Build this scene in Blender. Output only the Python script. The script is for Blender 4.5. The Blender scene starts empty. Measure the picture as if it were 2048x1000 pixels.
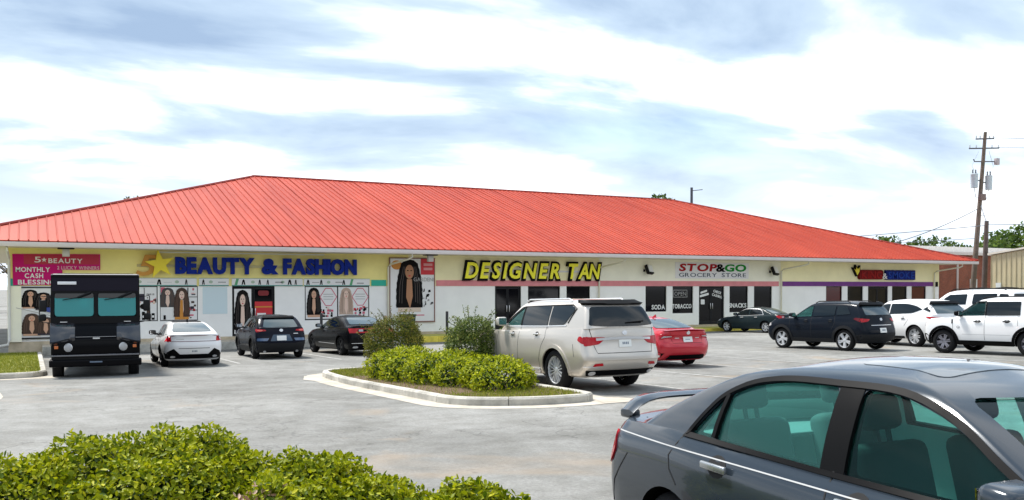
import bpy, bmesh, math, random
import numpy as np
from mathutils import Vector, Matrix
from mathutils.bvhtree import BVHTree
from mathutils.geometry import delaunay_2d_cdt

SC = bpy.context.scene
COL = SC.collection
R = math.radians
PI = math.pi

# ------------------------------------------------------------------ camera
cam = bpy.data.cameras.new('camera')
cam.sensor_width = 36.0
cam.lens = 31.64
cam.shift_y = 0.0512
cam.clip_end = 3000
cam_ob = bpy.data.objects.new('camera', cam)
COL.objects.link(cam_ob)
cam_ob.location = (0, 0, 1.9)
cam_ob.rotation_euler = (R(89.0), 0, R(-28.2))
SC.camera = cam_ob

# ------------------------------------------------------------------ sky and sun
SUN_EL, SUN_AZ = R(60), R(335)       # azimuth measured from +Y clockwise
w = bpy.data.worlds.new('World')
SC.world = w
w.use_nodes = True
nt = w.node_tree
nt.nodes.clear()
def N(t, **k):
    n = nt.nodes.new(t)
    for a, b in k.items():
        if a.startswith('i_'):
            n.inputs[a[2:]].default_value = b
        else:
            setattr(n, a, b)
    return n
def LK(a, b): nt.links.new(a, b)
out = N('ShaderNodeOutputWorld')
bg = N('ShaderNodeBackground'); bg.inputs['Strength'].default_value = 0.118
LK(bg.outputs[0], out.inputs[0])
sky = N('ShaderNodeTexSky', sky_type='NISHITA', sun_disc=False, sun_elevation=SUN_EL, sun_rotation=SUN_AZ, air_density=1.0, dust_density=1.5)
tc = N('ShaderNodeTexCoord')
sep = N('ShaderNodeSeparateXYZ'); LK(tc.outputs['Generated'], sep.inputs[0])
zc = N('ShaderNodeMath', operation='MAXIMUM'); LK(sep.outputs[2], zc.inputs[0]); zc.inputs[1].default_value = 0.0
za = N('ShaderNodeMath', operation='ADD'); LK(zc.outputs[0], za.inputs[0]); za.inputs[1].default_value = 0.16
dx = N('ShaderNodeMath', operation='DIVIDE'); LK(sep.outputs[0], dx.inputs[0]); LK(za.outputs[0], dx.inputs[1])
dy = N('ShaderNodeMath', operation='DIVIDE'); LK(sep.outputs[1], dy.inputs[0]); LK(za.outputs[0], dy.inputs[1])
cb = N('ShaderNodeCombineXYZ'); LK(dx.outputs[0], cb.inputs[0]); LK(dy.outputs[0], cb.inputs[1])
mp = N('ShaderNodeMapping'); LK(cb.outputs[0], mp.inputs[0])
mp.inputs['Rotation'].default_value = (0, 0, R(28)); mp.inputs['Scale'].default_value = (0.62, 1.0, 1.0)
mp.inputs['Location'].default_value = (3.1, 1.7, 0)
n1 = N('ShaderNodeTexNoise'); LK(mp.outputs[0], n1.inputs['Vector'])
n1.inputs['Scale'].default_value = 1.45; n1.inputs['Detail'].default_value = 9; n1.inputs['Roughness'].default_value = 0.52; n1.inputs['Distortion'].default_value = 0.35
n2 = N('ShaderNodeTexNoise'); LK(mp.outputs[0], n2.inputs['Vector'])
n2.inputs['Scale'].default_value = 0.8; n2.inputs['Detail'].default_value = 5; n2.inputs['Roughness'].default_value = 0.45
r1 = N('ShaderNodeValToRGB'); LK(n1.outputs['Fac'], r1.inputs[0])
r1.color_ramp.elements[0].position = 0.36; r1.color_ramp.elements[0].color = (1.1, 1.5, 2.1, 1)
r1.color_ramp.elements[1].position = 0.62; r1.color_ramp.elements[1].color = (4.4, 4.5, 4.6, 1)
e = r1.color_ramp.elements.new(0.49); e.color = (1.85, 2.3, 2.8, 1)
r2 = N('ShaderNodeValToRGB'); LK(n2.outputs['Fac'], r2.inputs[0])
r2.color_ramp.elements[0].position = 0.27; r2.color_ramp.elements[0].color = (0.72, 0.72, 0.72, 1)
r2.color_ramp.elements[1].position = 0.36; r2.color_ramp.elements[1].color = (1, 1, 1, 1)
mx = N('ShaderNodeMix', data_type='RGBA')
LK(r2.outputs[0], mx.inputs['Factor']); LK(sky.outputs[0], mx.inputs['A']); LK(r1.outputs[0], mx.inputs['B'])
hz_ = N('ShaderNodeMapRange', interpolation_type='SMOOTHSTEP'); LK(sep.outputs[2], hz_.inputs['Value'])
hz_.inputs['From Min'].default_value = 0.0; hz_.inputs['From Max'].default_value = 0.2; hz_.inputs['To Min'].default_value = 0.62; hz_.inputs['To Max'].default_value = 0.0
mh = N('ShaderNodeMix', data_type='RGBA'); LK(hz_.outputs[0], mh.inputs['Factor']); LK(mx.outputs['Result'], mh.inputs['A']); mh.inputs['B'].default_value = (3.7, 4.0, 4.3, 1)
LK(mh.outputs['Result'], bg.inputs[0])

sl = bpy.data.lights.new('sun', 'SUN'); sl.energy = 2.1; sl.angle = R(10); sl.color = (1.0, 0.96, 0.9)
so = bpy.data.objects.new('sun', sl); COL.objects.link(so)
so.rotation_euler = (PI/2 - SUN_EL, 0, -SUN_AZ + PI)
so.location = (0, -20, 40)

SC.view_settings.view_transform = 'Standard'
SC.view_settings.look = 'None'
SC.view_settings.gamma = 1.0
SC.view_settings.exposure = 1.7

# ------------------------------------------------------------------ materials
MATS = {}
def mat(name, col, rough=0.6, metal=0.0, spec=0.5, coat=0.0, var=0.0, vscale=6.0, bump=0.0, bscale=40.0, col2=None, emit=0.0, vdet=4.0, stretch=None, trans=0.0):
    if name in MATS: return MATS[name]
    m = bpy.data.materials.new(name); m.use_nodes = True
    t = m.node_tree; b = t.nodes['Principled BSDF']
    b.inputs['Base Color'].default_value = (*col, 1)
    b.inputs['Roughness'].default_value = rough
    b.inputs['Metallic'].default_value = metal
    b.inputs['Specular IOR Level'].default_value = spec
    b.inputs['Coat Weight'].default_value = coat
    b.inputs['Coat Roughness'].default_value = 0.04
    if emit:
        b.inputs['Emission Color'].default_value = (*col, 1); b.inputs['Emission Strength'].default_value = emit
    src = None
    def coords():
        nonlocal src
        if src is None:
            c = t.nodes.new('ShaderNodeTexCoord'); src = c.outputs['Object']
            if stretch:
                mp_ = t.nodes.new('ShaderNodeMapping'); mp_.inputs['Scale'].default_value = stretch
                t.links.new(src, mp_.inputs[0]); src = mp_.outputs[0]
        return src
    if var or col2:
        nz = t.nodes.new('ShaderNodeTexNoise'); nz.inputs['Scale'].default_value = vscale; nz.inputs['Detail'].default_value = vdet; nz.inputs['Roughness'].default_value = 0.6
        t.links.new(coords(), nz.inputs['Vector'])
        rp = t.nodes.new('ShaderNodeValToRGB'); t.links.new(nz.outputs['Fac'], rp.inputs[0])
        c2 = col2 or tuple(c*(1-var) for c in col)
        c1 = col if col2 else tuple(min(1, c*(1+var*0.6)) for c in col)
        rp.color_ramp.elements[0].position = 0.32; rp.color_ramp.elements[0].color = (*c2, 1)
        rp.color_ramp.elements[1].position = 0.68; rp.color_ramp.elements[1].color = (*c1, 1)
        t.links.new(rp.outputs[0], b.inputs['Base Color'])
    if bump:
        nb = t.nodes.new('ShaderNodeTexNoise'); nb.inputs['Scale'].default_value = bscale; nb.inputs['Detail'].default_value = 5
        t.links.new(coords(), nb.inputs['Vector'])
        bn = t.nodes.new('ShaderNodeBump'); bn.inputs['Strength'].default_value = bump; bn.inputs['Distance'].default_value = 0.02
        t.links.new(nb.outputs['Fac'], bn.inputs['Height']); t.links.new(bn.outputs[0], b.inputs['Normal'])
    MATS[name] = m
    return m

def leafmat(name, c1, c2, trans=0.35, c3=None):
    if name in MATS: return MATS[name]
    m = bpy.data.materials.new(name); m.use_nodes = True
    t = m.node_tree; b = t.nodes['Principled BSDF']
    g = t.nodes.new('ShaderNodeNewGeometry'); rp = t.nodes.new('ShaderNodeValToRGB')
    t.links.new(g.outputs['Random Per Island'], rp.inputs[0])
    rp.color_ramp.elements[0].color = (*c1, 1); rp.color_ramp.elements[1].color = (*c2, 1)
    if c3:
        e_ = rp.color_ramp.elements.new(0.93); e_.color = (*c2, 1); rp.color_ramp.elements[2].color = (*c3, 1)
    t.links.new(rp.outputs[0], b.inputs['Base Color'])
    b.inputs['Roughness'].default_value = 0.55; b.inputs['Specular IOR Level'].default_value = 0.2
    tr = t.nodes.new('ShaderNodeBsdfTranslucent'); t.links.new(rp.outputs[0], tr.inputs[0])
    ms = t.nodes.new('ShaderNodeMixShader'); ms.inputs[0].default_value = trans
    o = t.nodes['Material Output']
    t.links.new(b.outputs[0], ms.inputs[1]); t.links.new(tr.outputs[0], ms.inputs[2]); t.links.new(ms.outputs[0], o.inputs[0])
    MATS[name] = m
    return m

def glassmat(name, tint, refl=0.0, rough=0.02, painted_refl=0.0, painted_refl_col=(.2, .6, .55)):
    """see-through tinted glass: fresnel mirror over a tinted transparent pane"""
    if name in MATS: return MATS[name]
    m = bpy.data.materials.new(name); m.use_nodes = True
    t = m.node_tree; t.nodes.remove(t.nodes['Principled BSDF']); o = t.nodes['Material Output']
    tr = t.nodes.new('ShaderNodeBsdfTransparent'); tr.inputs[0].default_value = (*tint, 1)
    gl = t.nodes.new('ShaderNodeBsdfGlossy'); gl.inputs['Roughness'].default_value = rough
    fr = t.nodes.new('ShaderNodeFresnel'); fr.inputs[0].default_value = 1.28
    ad = t.nodes.new('ShaderNodeMath'); ad.operation = 'ADD'; ad.inputs[1].default_value = refl; ad.use_clamp = True
    t.links.new(fr.outputs[0], ad.inputs[0])
    ms = t.nodes.new('ShaderNodeMixShader')
    t.links.new(ad.outputs[0], ms.inputs[0]); t.links.new(tr.outputs[0], ms.inputs[1]); t.links.new(gl.outputs[0], ms.inputs[2])
    if painted_refl:
        df = t.nodes.new('ShaderNodeBsdfDiffuse'); df.inputs[0].default_value = (*painted_refl_col, 1)  # diffuse colour mixed in as the painted brightness of a reflecting pane
        m2 = t.nodes.new('ShaderNodeMixShader'); m2.inputs[0].default_value = painted_refl
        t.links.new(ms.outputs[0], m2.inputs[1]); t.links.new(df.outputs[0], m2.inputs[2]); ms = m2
    t.links.new(ms.outputs[0], o.inputs[0])
    MATS[name] = m
    return m

# ------------------------------------------------------------------ object helpers
def mesh_from(name, verts, faces, mats, smooth=False, fm=None):
    me = bpy.data.meshes.new(name)
    me.from_pydata([tuple(v) for v in verts], [], faces)
    for m in (mats if isinstance(mats, (list, tuple)) else [mats]): me.materials.append(m)
    if fm is not None: me.polygons.foreach_set('material_index', fm)
    if smooth: me.polygons.foreach_set('use_smooth', [True]*len(me.polygons))
    me.update()
    return me
def ob(name, me, parent=None, loc=(0,0,0), rot=(0,0,0)):
    o = bpy.data.objects.new(name, me); COL.objects.link(o)
    o.location = loc; o.rotation_euler = rot
    if parent is not None: o.parent = parent
    return o
def tag(o, label, cat, group=None, kind=None):
    o['label'] = label
    if cat: o['category'] = cat
    if group: o['group'] = group
    if kind: o['kind'] = kind
    return o
def empty(name, loc=(0,0,0), rot=(0,0,0), parent=None):
    o = ob(name, None, parent, loc, rot); o.empty_display_size = 0.3
    return o
def struct(o): o['kind'] = 'structure'; return o
def bm_mesh(bm, name, mats, smooth=False, sharp=None):
    me = bpy.data.meshes.new(name); bm.normal_update(); bm.to_mesh(me); bm.free()
    for m in (mats if isinstance(mats, (list, tuple)) else [mats]): me.materials.append(m)
    if smooth or sharp:
        me.polygons.foreach_set('use_smooth', [True]*len(me.polygons))
        if sharp: me.set_sharp_from_angle(angle=R(sharp))
    return me
def bx(bm, x0, x1, y0, y1, z0, z1, bev=0.0, seg=2, mi=0, M=None):
    m = Matrix.Translation(((x0+x1)/2, (y0+y1)/2, (z0+z1)/2)) @ Matrix.Diagonal((abs(x1-x0), abs(y1-y0), abs(z1-z0), 1))
    r = bmesh.ops.create_cube(bm, size=1.0, matrix=m)
    vs = r['verts']
    if bev > 0:
        es = list({e for v in vs for e in v.link_edges})
        b = bmesh.ops.bevel(bm, geom=es, offset=bev, segments=seg, profile=0.5, affect='EDGES')
        vs = [v for v in b['verts']]
        vs = list({v for f in b['faces'] for v in f.verts} | {v for v in r['verts'] if v.is_valid})
    fs = {f for v in vs for f in v.link_faces}
    for f in fs: f.material_index = mi
    if M is not None: bmesh.ops.transform(bm, matrix=M, verts=vs)
    return vs
def box(name, x0, x1, y0, y1, z0, z1, m, parent=None, bev=0.0, seg=2):
    bm = bmesh.new(); bx(bm, x0, x1, y0, y1, z0, z1, bev, seg)
    return ob(name, bm_mesh(bm, name, m, sharp=35 if bev else None), parent)
def prism(bm, poly, axis, d0, d1, mi=0):
    """extrude a 2-D polygon along an axis ('x': poly=(y,z), 'y': poly=(x,z), 'z': poly=(x,y))"""
    def p(a, b, d): return {'x': (d, a, b), 'y': (a, d, b), 'z': (a, b, d)}[axis]
    v0 = [bm.verts.new(p(a, b, d0)) for a, b in poly]; v1 = [bm.verts.new(p(a, b, d1)) for a, b in poly]
    fs = [bm.faces.new(v0[::-1]), bm.faces.new(v1)]
    for i in range(len(poly)):
        j = (i+1) % len(poly); fs.append(bm.faces.new((v0[i], v0[j], v1[j], v1[i])))
    for f in fs: f.material_index = mi
    bmesh.ops.recalc_face_normals(bm, faces=fs)
    return v0+v1
def tube(bm, pts, r, seg=8, mi=0, cap=True):
    pts = [Vector(p) for p in pts]; rings = []
    rr = r if isinstance(r, (list, tuple)) else [r]*len(pts)
    for i, p in enumerate(pts):
        d = (pts[min(i+1, len(pts)-1)] - pts[max(i-1, 0)]).normalized()
        a = Vector((0, 0, 1)) if abs(d.z) < 0.9 else Vector((1, 0, 0))
        e1 = d.cross(a).normalized(); e2 = d.cross(e1)
        rings.append([bm.verts.new(p + (e1*math.cos(2*PI*k/seg) + e2*math.sin(2*PI*k/seg))*rr[i]) for k in range(seg)])
    for a, b in zip(rings, rings[1:]):
        for k in range(seg):
            f = bm.faces.new((a[k], a[(k+1) % seg], b[(k+1) % seg], b[k])); f.material_index = mi
    if cap:
        f = bm.faces.new(rings[0]); f.material_index = mi; f = bm.faces.new(rings[-1][::-1]); f.material_index = mi
def lathe(bm, prof, seg=32, axis='y', mi=0, c=(0, 0, 0), close=False):
    """prof: list of (offset along axis, radius)"""
    rings = []
    for o_, r in prof:
        ring = []
        for k in range(seg):
            a = 2*PI*k/seg; q = (r*math.cos(a), r*math.sin(a))
            ring.append(bm.verts.new({'y': (c[0]+q[0], c[1]+o_, c[2]+q[1]), 'z': (c[0]+q[0], c[1]+q[1], c[2]+o_), 'x': (c[0]+o_, c[1]+q[0], c[2]+q[1])}[axis]))
        rings.append(ring)
    prs = list(zip(rings, rings[1:]))
    if close: prs.append((rings[-1], rings[0]))
    fs = []
    for a, b in prs:
        for k in range(seg):
            f = bm.faces.new((a[k], a[(k+1) % seg], b[(k+1) % seg], b[k])); f.material_index = mi; fs.append(f)
    if not close:
        for rg in (rings[0], rings[-1]):
            f = bm.faces.new(rg); f.material_index = mi; fs.append(f)
    bmesh.ops.recalc_face_normals(bm, faces=fs)
def rpoly(poly, r=0.05, n=4):
    """round the corners of a polygon; r may be a list"""
    out = []; k = len(poly)
    for i in range(k):
        p = Vector(poly[i]); a = Vector(poly[i-1]); b = Vector(poly[(i+1) % k])
        rr = r[i] if isinstance(r, (list, tuple)) else r
        da, db = (a-p), (b-p); l = min(rr, da.length*0.45, db.length*0.45)
        if l < 1e-4: out.append(tuple(p)); continue
        pa, pb = p+da.normalized()*l, p+db.normalized()*l
        for j in range(n+1):
            t_ = j/n; q = pa*(1-t_)**2 + p*2*t_*(1-t_) + pb*t_**2; out.append((q.x, q.y))
    return out
def ell(cx, cy, rx, ry, n=20, a0=0.0): return [(cx+rx*math.cos(a0+2*PI*i/n), cy+ry*math.sin(a0+2*PI*i/n)) for i in range(n)]
def strip2(pts, w_):
    """polyline -> thin polygon"""
    L_, R_ = [], []
    for i, p in enumerate(pts):
        p = Vector(p); d = (Vector(pts[min(i+1, len(pts)-1)]) - Vector(pts[max(i-1, 0)])).normalized(); nn = Vector((-d.y, d.x))*w_/2
        L_.append(tuple(p+nn)); R_.append(tuple(p-nn))
    return L_ + R_[::-1]
def spl(pts, n=6):
    """Catmull-Rom through points"""
    P = [Vector(p) for p in pts]; out = []
    for i in range(len(P)-1):
        a, b, c_, d = P[max(i-1, 0)], P[i], P[i+1], P[min(i+2, len(P)-1)]
        for k in range(n):
            t_ = k/n; q = 0.5*((2*b)+(c_-a)*t_+(2*a-5*b+4*c_-d)*t_*t_+(3*b-a-3*c_+d)*t_**3); out.append((q.x, q.y))
    out.append(tuple(P[-1])); return out
def pchip(tab):
    xs = np.array([a for a, b in tab], float); ys = np.array([b for a, b in tab], float)
    h = np.diff(xs); d = np.diff(ys)/h; m = np.zeros(len(xs))
    for i in range(1, len(xs)-1):
        if d[i-1]*d[i] > 0: m[i] = 2*d[i-1]*d[i]/(d[i-1]+d[i])
    m[0], m[-1] = d[0], d[-1]
    def f(x):
        x = np.clip(np.asarray(x, float), xs[0], xs[-1]); i = np.clip(np.searchsorted(xs, x)-1, 0, len(xs)-2)
        t_ = (x-xs[i])/h[i]; t2, t3 = t_*t_, t_**3
        return (2*t3-3*t2+1)*ys[i] + (t3-2*t2+t_)*h[i]*m[i] + (-2*t3+3*t2)*ys[i+1] + (t3-t2)*h[i]*m[i+1]
    return f
def sstep(a, b, x):
    x = min(max((x-a)/(b-a), 0), 1); return x*x*(3-2*x)
def gz(s, t):
    """height of the parking lot at (s,t); the lot falls gently towards the shops"""
    tt = min(max(t, -20), 43)
    return -.017*tt - .0075*max(0, tt-16)*(1-.8*sstep(10, 34, s))
def boolean(o, cutter, op='DIFFERENCE'):
    md = o.modifiers.new('b', 'BOOLEAN'); md.operation = op; md.object = cutter; md.solver = 'EXACT'
    dg = bpy.context.evaluated_depsgraph_get()
    me = bpy.data.meshes.new_from_object(o.evaluated_get(dg), depsgraph=dg)
    o.modifiers.clear(); o.data = me
    bpy.data.objects.remove(cutter)
FONTC = {}
def glyph(ch, extrude, offset, shear=0.0, bevel=0.0):
    """one character as a mesh in the XZ plane, facing -Y; returns (mesh, x0, x1)"""
    key = (ch, round(extrude, 4), round(offset, 4), shear)
    if key in FONTC: return FONTC[key]
    cu = bpy.data.curves.new('glyph', 'FONT'); cu.body = ch; cu.size = 1.0; cu.extrude = extrude; cu.offset = offset; cu.shear = shear; cu.resolution_u = 3
    o = bpy.data.objects.new('glyph', cu); COL.objects.link(o)
    dg = bpy.context.evaluated_depsgraph_get(); dg.update()
    me = bpy.data.meshes.new_from_object(o.evaluated_get(dg), depsgraph=dg)
    bpy.data.objects.remove(o)
    me.transform(Matrix.Rotation(PI/2, 4, 'X'))
    xs = [v.co.x for v in me.vertices] or [0, 0.3]
    FONTC[key] = (me, min(xs), max(xs))
    return FONTC[key]
def letters(text, x0, x1, z0, height, y, m, parent, depth=0.01, offset=0.0, shear=0.0, gap=0.09, space=0.32, name='letter', one=False, tilt=0.0):
    """lettering fitted between x0..x1, cap height 'height', front face at y (facing -Y); each letter its own object unless one=True"""
    cap = 0.73
    gl, cur = [], 0.0
    for ch in text:
        if ch == ' ': cur += space; continue
        me, a, b = glyph(ch, depth/height*cap*0.5, offset, shear); gl.append((me, cur-a)); cur += b-a+gap
    cur -= gap
    sx = (x1-x0)/cur; sz = height/cap
    bmj = bmesh.new()
    for me, off in gl:
        M_ = Matrix.Translation((x0+off*sx, y+depth/2, z0)) @ Matrix.Diagonal((sx, sz, sz, 1))
        if tilt: M_ = Matrix.Translation((x0, 0, z0)) @ Matrix.Rotation(tilt, 4, 'Y') @ Matrix.Translation((-x0, 0, -z0)) @ M_
        m2 = me.copy(); m2.transform(M_)
        if one:
            bmj.from_mesh(m2); bpy.data.meshes.remove(m2)
        else:
            m2.materials.clear(); m2.materials.append(m); ob(name, m2, parent)
    if one:
        return ob(name, bm_mesh(bmj, name, m), parent)
    bmj.free()

# ================================================================== GROUND
def asphalt_mat():
    m = bpy.data.materials.new('asphalt'); m.use_nodes = True
    t = m.node_tree; b = t.nodes['Principled BSDF']; b.inputs['Roughness'].default_value = 0.85; b.inputs['Specular IOR Level'].default_value = 0.25
    g = t.nodes.new('ShaderNodeTexCoord')
    def nz(scale, det=6, ro=0.6, dist=0.0, vec=None):
        n = t.nodes.new('ShaderNodeTexNoise'); n.inputs['Scale'].default_value = scale; n.inputs['Detail'].default_value = det; n.inputs['Roughness'].default_value = ro; n.inputs['Distortion'].default_value = dist
        t.links.new(vec or g.outputs['Object'], n.inputs['Vector']); return n.outputs['Fac']
    def ramp(src, *st):
        r = t.nodes.new('ShaderNodeValToRGB'); t.links.new(src, r.inputs[0])
        r.color_ramp.elements[0].position, r.color_ramp.elements[0].color = st[0][0], (*st[0][1], 1)
        r.color_ramp.elements[1].position, r.color_ramp.elements[1].color = st[-1][0], (*st[-1][1], 1)
        for p, c in st[1:-1]:
            e_ = r.color_ramp.elements.new(p); e_.color = (*c, 1)
        return r.outputs[0]
    def mixc(fac, a, bb, mode='MIX'):
        x = t.nodes.new('ShaderNodeMix'); x.data_type = 'RGBA'; x.blend_type = mode
        if isinstance(fac, float): x.inputs['Factor'].default_value = fac
        else: t.links.new(fac, x.inputs['Factor'])
        t.links.new(a, x.inputs['A']); t.links.new(bb, x.inputs['B']); return x.outputs['Result']
    base = ramp(nz(0.16, 5, 0.55, 0.6), (0.3, (.145, .144, .136)), (0.5, (.222, .221, .211)), (0.7, (.275, .274, .262)))
    blot = ramp(nz(1.7, 8, 0.72, 0.2), (0.33, (.70, .69, .66)), (0.66, (1.12, 1.12, 1.12)))
    fine = ramp(nz(24, 8, 0.85), (0.30, (.55, .55, .55)), (0.70, (1.38, 1.38, 1.38)))
    c = mixc(0.9, base, blot, 'MULTIPLY'); c = mixc(0.85, c, fine, 'MULTIPLY')
    # brown stains
    st = ramp(nz(0.33, 4, 0.5, 1.2), (0.60, (0, 0, 0)), (0.70, (.55, .55, .55)))
    rgb = t.nodes.new('ShaderNodeRGB'); rgb.outputs[0].default_value = (.26, .205, .15, 1)
    c = mixc(st, c, rgb.outputs[0])
    # oil spots and tyre scuffs
    sp_ = ramp(nz(2.6, 3, 0.5), (0.70, (1, 1, 1)), (0.78, (.55, .54, .52))); c = mixc(1.0, c, sp_, 'MULTIPLY')
    mpt = t.nodes.new('ShaderNodeMapping'); mpt.inputs['Scale'].default_value = (.14, 1.9, 1); t.links.new(g.outputs['Object'], mpt.inputs[0])
    tyr = ramp(nz(1.0, 5, 0.6, 0.3, mpt.outputs[0]), (0.56, (1, 1, 1)), (0.75, (.82, .81, .80))); c = mixc(1.0, c, tyr, 'MULTIPLY')
    # cracks
    dn = t.nodes.new('ShaderNodeMix'); dn.data_type = 'VECTOR'; dn.inputs['Factor'].default_value = 0.16
    nn = t.nodes.new('ShaderNodeTexNoise'); nn.inputs['Scale'].default_value = 1.6; nn.inputs['Detail'].default_value = 5; t.links.new(g.outputs['Object'], nn.inputs['Vector'])
    ad = t.nodes.new('ShaderNodeVectorMath'); ad.operation = 'SCALE'; ad.inputs['Scale'].default_value = 2.4; t.links.new(nn.outputs['Color'], ad.inputs[0])
    a2 = t.nodes.new('ShaderNodeVectorMath'); a2.operation = 'ADD'; t.links.new(g.outputs['Object'], a2.inputs[0]); t.links.new(ad.outputs[0], a2.inputs[1])
    vo = t.nodes.new('ShaderNodeTexVoronoi'); vo.feature = 'DISTANCE_TO_EDGE'; vo.inputs['Scale'].default_value = 0.21; t.links.new(a2.outputs[0], vo.inputs['Vector'])
    ck = ramp(vo.outputs['Distance'], (0.0, (.62, .62, .62)), (0.008, (1, 1, 1)))
    c = mixc(1.0, c, ck, 'MULTIPLY')
    t.links.new(c, b.inputs['Base Color'])
    bn = t.nodes.new('ShaderNodeBump'); bn.inputs['Strength'].default_value = 0.5; bn.inputs['Distance'].default_value = 0.008
    t.links.new(nz(60, 5, 0.75), bn.inputs['Height']); t.links.new(bn.outputs[0], b.inputs['Normal'])
    return m
ASPH = asphalt_mat()
xs = [-700, -200, -90] + [-40+2*i for i in range(66)] + [130, 200, 300, 700]
ys = [-400, -120, -50, -30] + [-20+2*i for i in range(33)] + [60, 90, 150, 300, 900]
V = [(x, y, gz(x, y)) for y in ys for x in xs]; nx = len(xs)
Fc = [(j*nx+i, j*nx+i+1, (j+1)*nx+i+1, (j+1)*nx+i) for j in range(len(ys)-1) for i in range(nx-1)]
ground = struct(ob('parking_lot', mesh_from('parking_lot', V, Fc, ASPH, smooth=True)))

PAINT_W = mat('worn_line_paint', (.44, .44, .42), 0.8, col2=(.25, .248, .235), vscale=5, bump=0.2, bscale=60)
def sheet(name, poly, m, lift, parent=None, step=1.5):
    """flat polygon (convex) draped on the lot"""
    bm = bmesh.new(); vs = [bm.verts.new((x, y, 0)) for x, y in poly]; bm.faces.new(vs)
    for k in range(5):
        es = [e for e in bm.edges if e.calc_length() > step]
        if not es: break
        bmesh.ops.subdivide_edges(bm, edges=es, cuts=1); bmesh.ops.triangulate(bm, faces=bm.faces[:])
    for v in bm.verts: v.co.z = gz(v.co.x, v.co.y)+lift
    bmesh.ops.recalc_face_normals(bm, faces=bm.faces[:])
    for f in bm.faces:
        if f.normal.z < 0: f.normal_flip()
    return ob(name, bm_mesh(bm, name, m), parent)
def stall_line(s0, t0, s1, t1, wd=0.10):
    d = Vector((s1-s0, t1-t0)).normalized(); q = Vector((-d.y, d.x))*wd/2
    o = sheet('parking_line', [(s0+q.x, t0+q.y), (s0-q.x, t0-q.y), (s1-q.x, t1-q.y), (s1+q.x, t1+q.y)], PAINT_W, 0.006, ground)
    return o
for k in range(1, 12): stall_line(9.35+2.7*k, 14.3, 9.35+2.7*k, 25.6)
for s in (2.75, 6.05, 9.5, 13.1): stall_line(s, 30.2, s, 36.2)
for s in (33.4, 36.3, 39.2, 42.1, 45.0): stall_line(s, 35.2, s, 40.6)

CONC = mat('old_concrete', (.55, .49, .40), 0.9, var=0.35, vscale=5, bump=0.4, bscale=35)
CONC2 = mat('gutter_concrete', (.50, .46, .40), 0.9, col2=(.33, .29, .23), vscale=2.2, vdet=7, bump=0.3, bscale=30)
STAINC = mat('kerb_concrete', (.56, .53, .47), 0.9, col2=(.26, .25, .22), vscale=2.2, vdet=7, bump=0.5, bscale=30)
MULCH = mat('mulch', (.16, .10, .055), 0.95, col2=(.07, .045, .025), vscale=30, bump=0.9, bscale=70)
LAWN = mat('turf', (.20, .23, .035), 0.95, col2=(.27, .25, .06), vscale=3, bump=0.8, bscale=90)
YEL = mat('yellow_kerb_paint', (.72, .58, .07), 0.75, var=0.3, vscale=4, bump=0.3, bscale=40)

def kerb_ring(parent, path, closed, wd=0.16, h=0.15, seg_len=1.6, mt=STAINC, inner=1):
    """kerb stones laid along a path; 'inner' +1 puts the width on the left of the path"""
    P = [Vector(p) for p in path]
    if closed: P.append(P[0])
    # resample
    L = [0]
    for a, b in zip(P, P[1:]): L.append(L[-1]+(b-a).length)
    def at(d):
        d = min(max(d, 0), L[-1]-1e-6)
        for i in range(len(P)-1):
            if L[i+1] >= d: return P[i].lerp(P[i+1], (d-L[i])/max(1e-9, L[i+1]-L[i])), (P[i+1]-P[i]).normalized()
    n_ = max(1, round(L[-1]/seg_len)); g = 0.006
    for k in range(n_):
        d0, d1 = L[-1]*k/n_+g, L[-1]*(k+1)/n_-g
        bm = bmesh.new(); rows = []
        m_ = 4
        for j in range(m_+1):
            p, d = at(d0+(d1-d0)*j/m_); q = Vector((-d.y, d.x))*inner
            z = gz(p.x, p.y)
            pr = [(0, -0.12), (0.004, h-0.035), (0.035, h), (wd-0.02, h), (wd, h-0.02), (wd, -0.12)]
            rows.append([bm.verts.new((p.x+q.x*a, p.y+q.y*a, z+b)) for a, b in pr])
        for a, b in zip(rows, rows[1:]):
            for i in range(len(a)-1): bm.faces.new((a[i], a[i+1], b[i+1], b[i]))
        bm.faces.new(rows[0]); bm.faces.new(rows[-1][::-1])
        bmesh.ops.recalc_face_normals(bm, faces=bm.faces[:])
        ob('kerb_stone', bm_mesh(bm, 'kerb_stone', mt), parent)
def round_path(poly, r): return rpoly(poly, r, 6)
def offset_poly(poly, d):
    out = []
    for i in range(len(poly)):
        p = Vector(poly[i]); a = (p-Vector(poly[i-1])); b = (Vector(poly[(i+1) % len(poly)])-p)
        na = Vector((a.y, -a.x)).normalized() if a.length > 1e-6 else Vector((0, 0)); nb = Vector((b.y, -b.x)).normalized() if b.length > 1e-6 else na
        q = (na+nb); q = q.normalized()/max(0.5, math.sqrt(max(0.01, (1+na.dot(nb))/2))) if q.length > 1e-6 else na
        out.append((p.x+q.x*d, p.y+q.y*d))
    return out
# planted island (path runs counter-clockwise)
ISL = round_path([(6.70, 14.75), (8.0, 13.98), (9.42, 13.98), (9.50, 24.0), (6.75, 23.8), (6.45, 20.5)], [1.3, .7, .5, 1.1, 1.1, 1.5])
island = struct(sheet('island_bed', offset_poly(ISL, -0.10), MULCH, 0.11))
kerb_ring(island, ISL, True, inner=1)
apron = sheet('gutter_apron', offset_poly(ISL, 0.42), CONC2, 0.005, ground)
tip1 = sheet('gutter_apron', [(9.2, 13.58), (10.3, 13.62), (10.0, 14.3), (9.6, 14.7)], CONC2, 0.0085, ground)
tip2 = sheet('gutter_apron', [(6.0, 22.2), (6.4, 20.6), (6.35, 23.4)], CONC2, 0.0085, ground)
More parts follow.
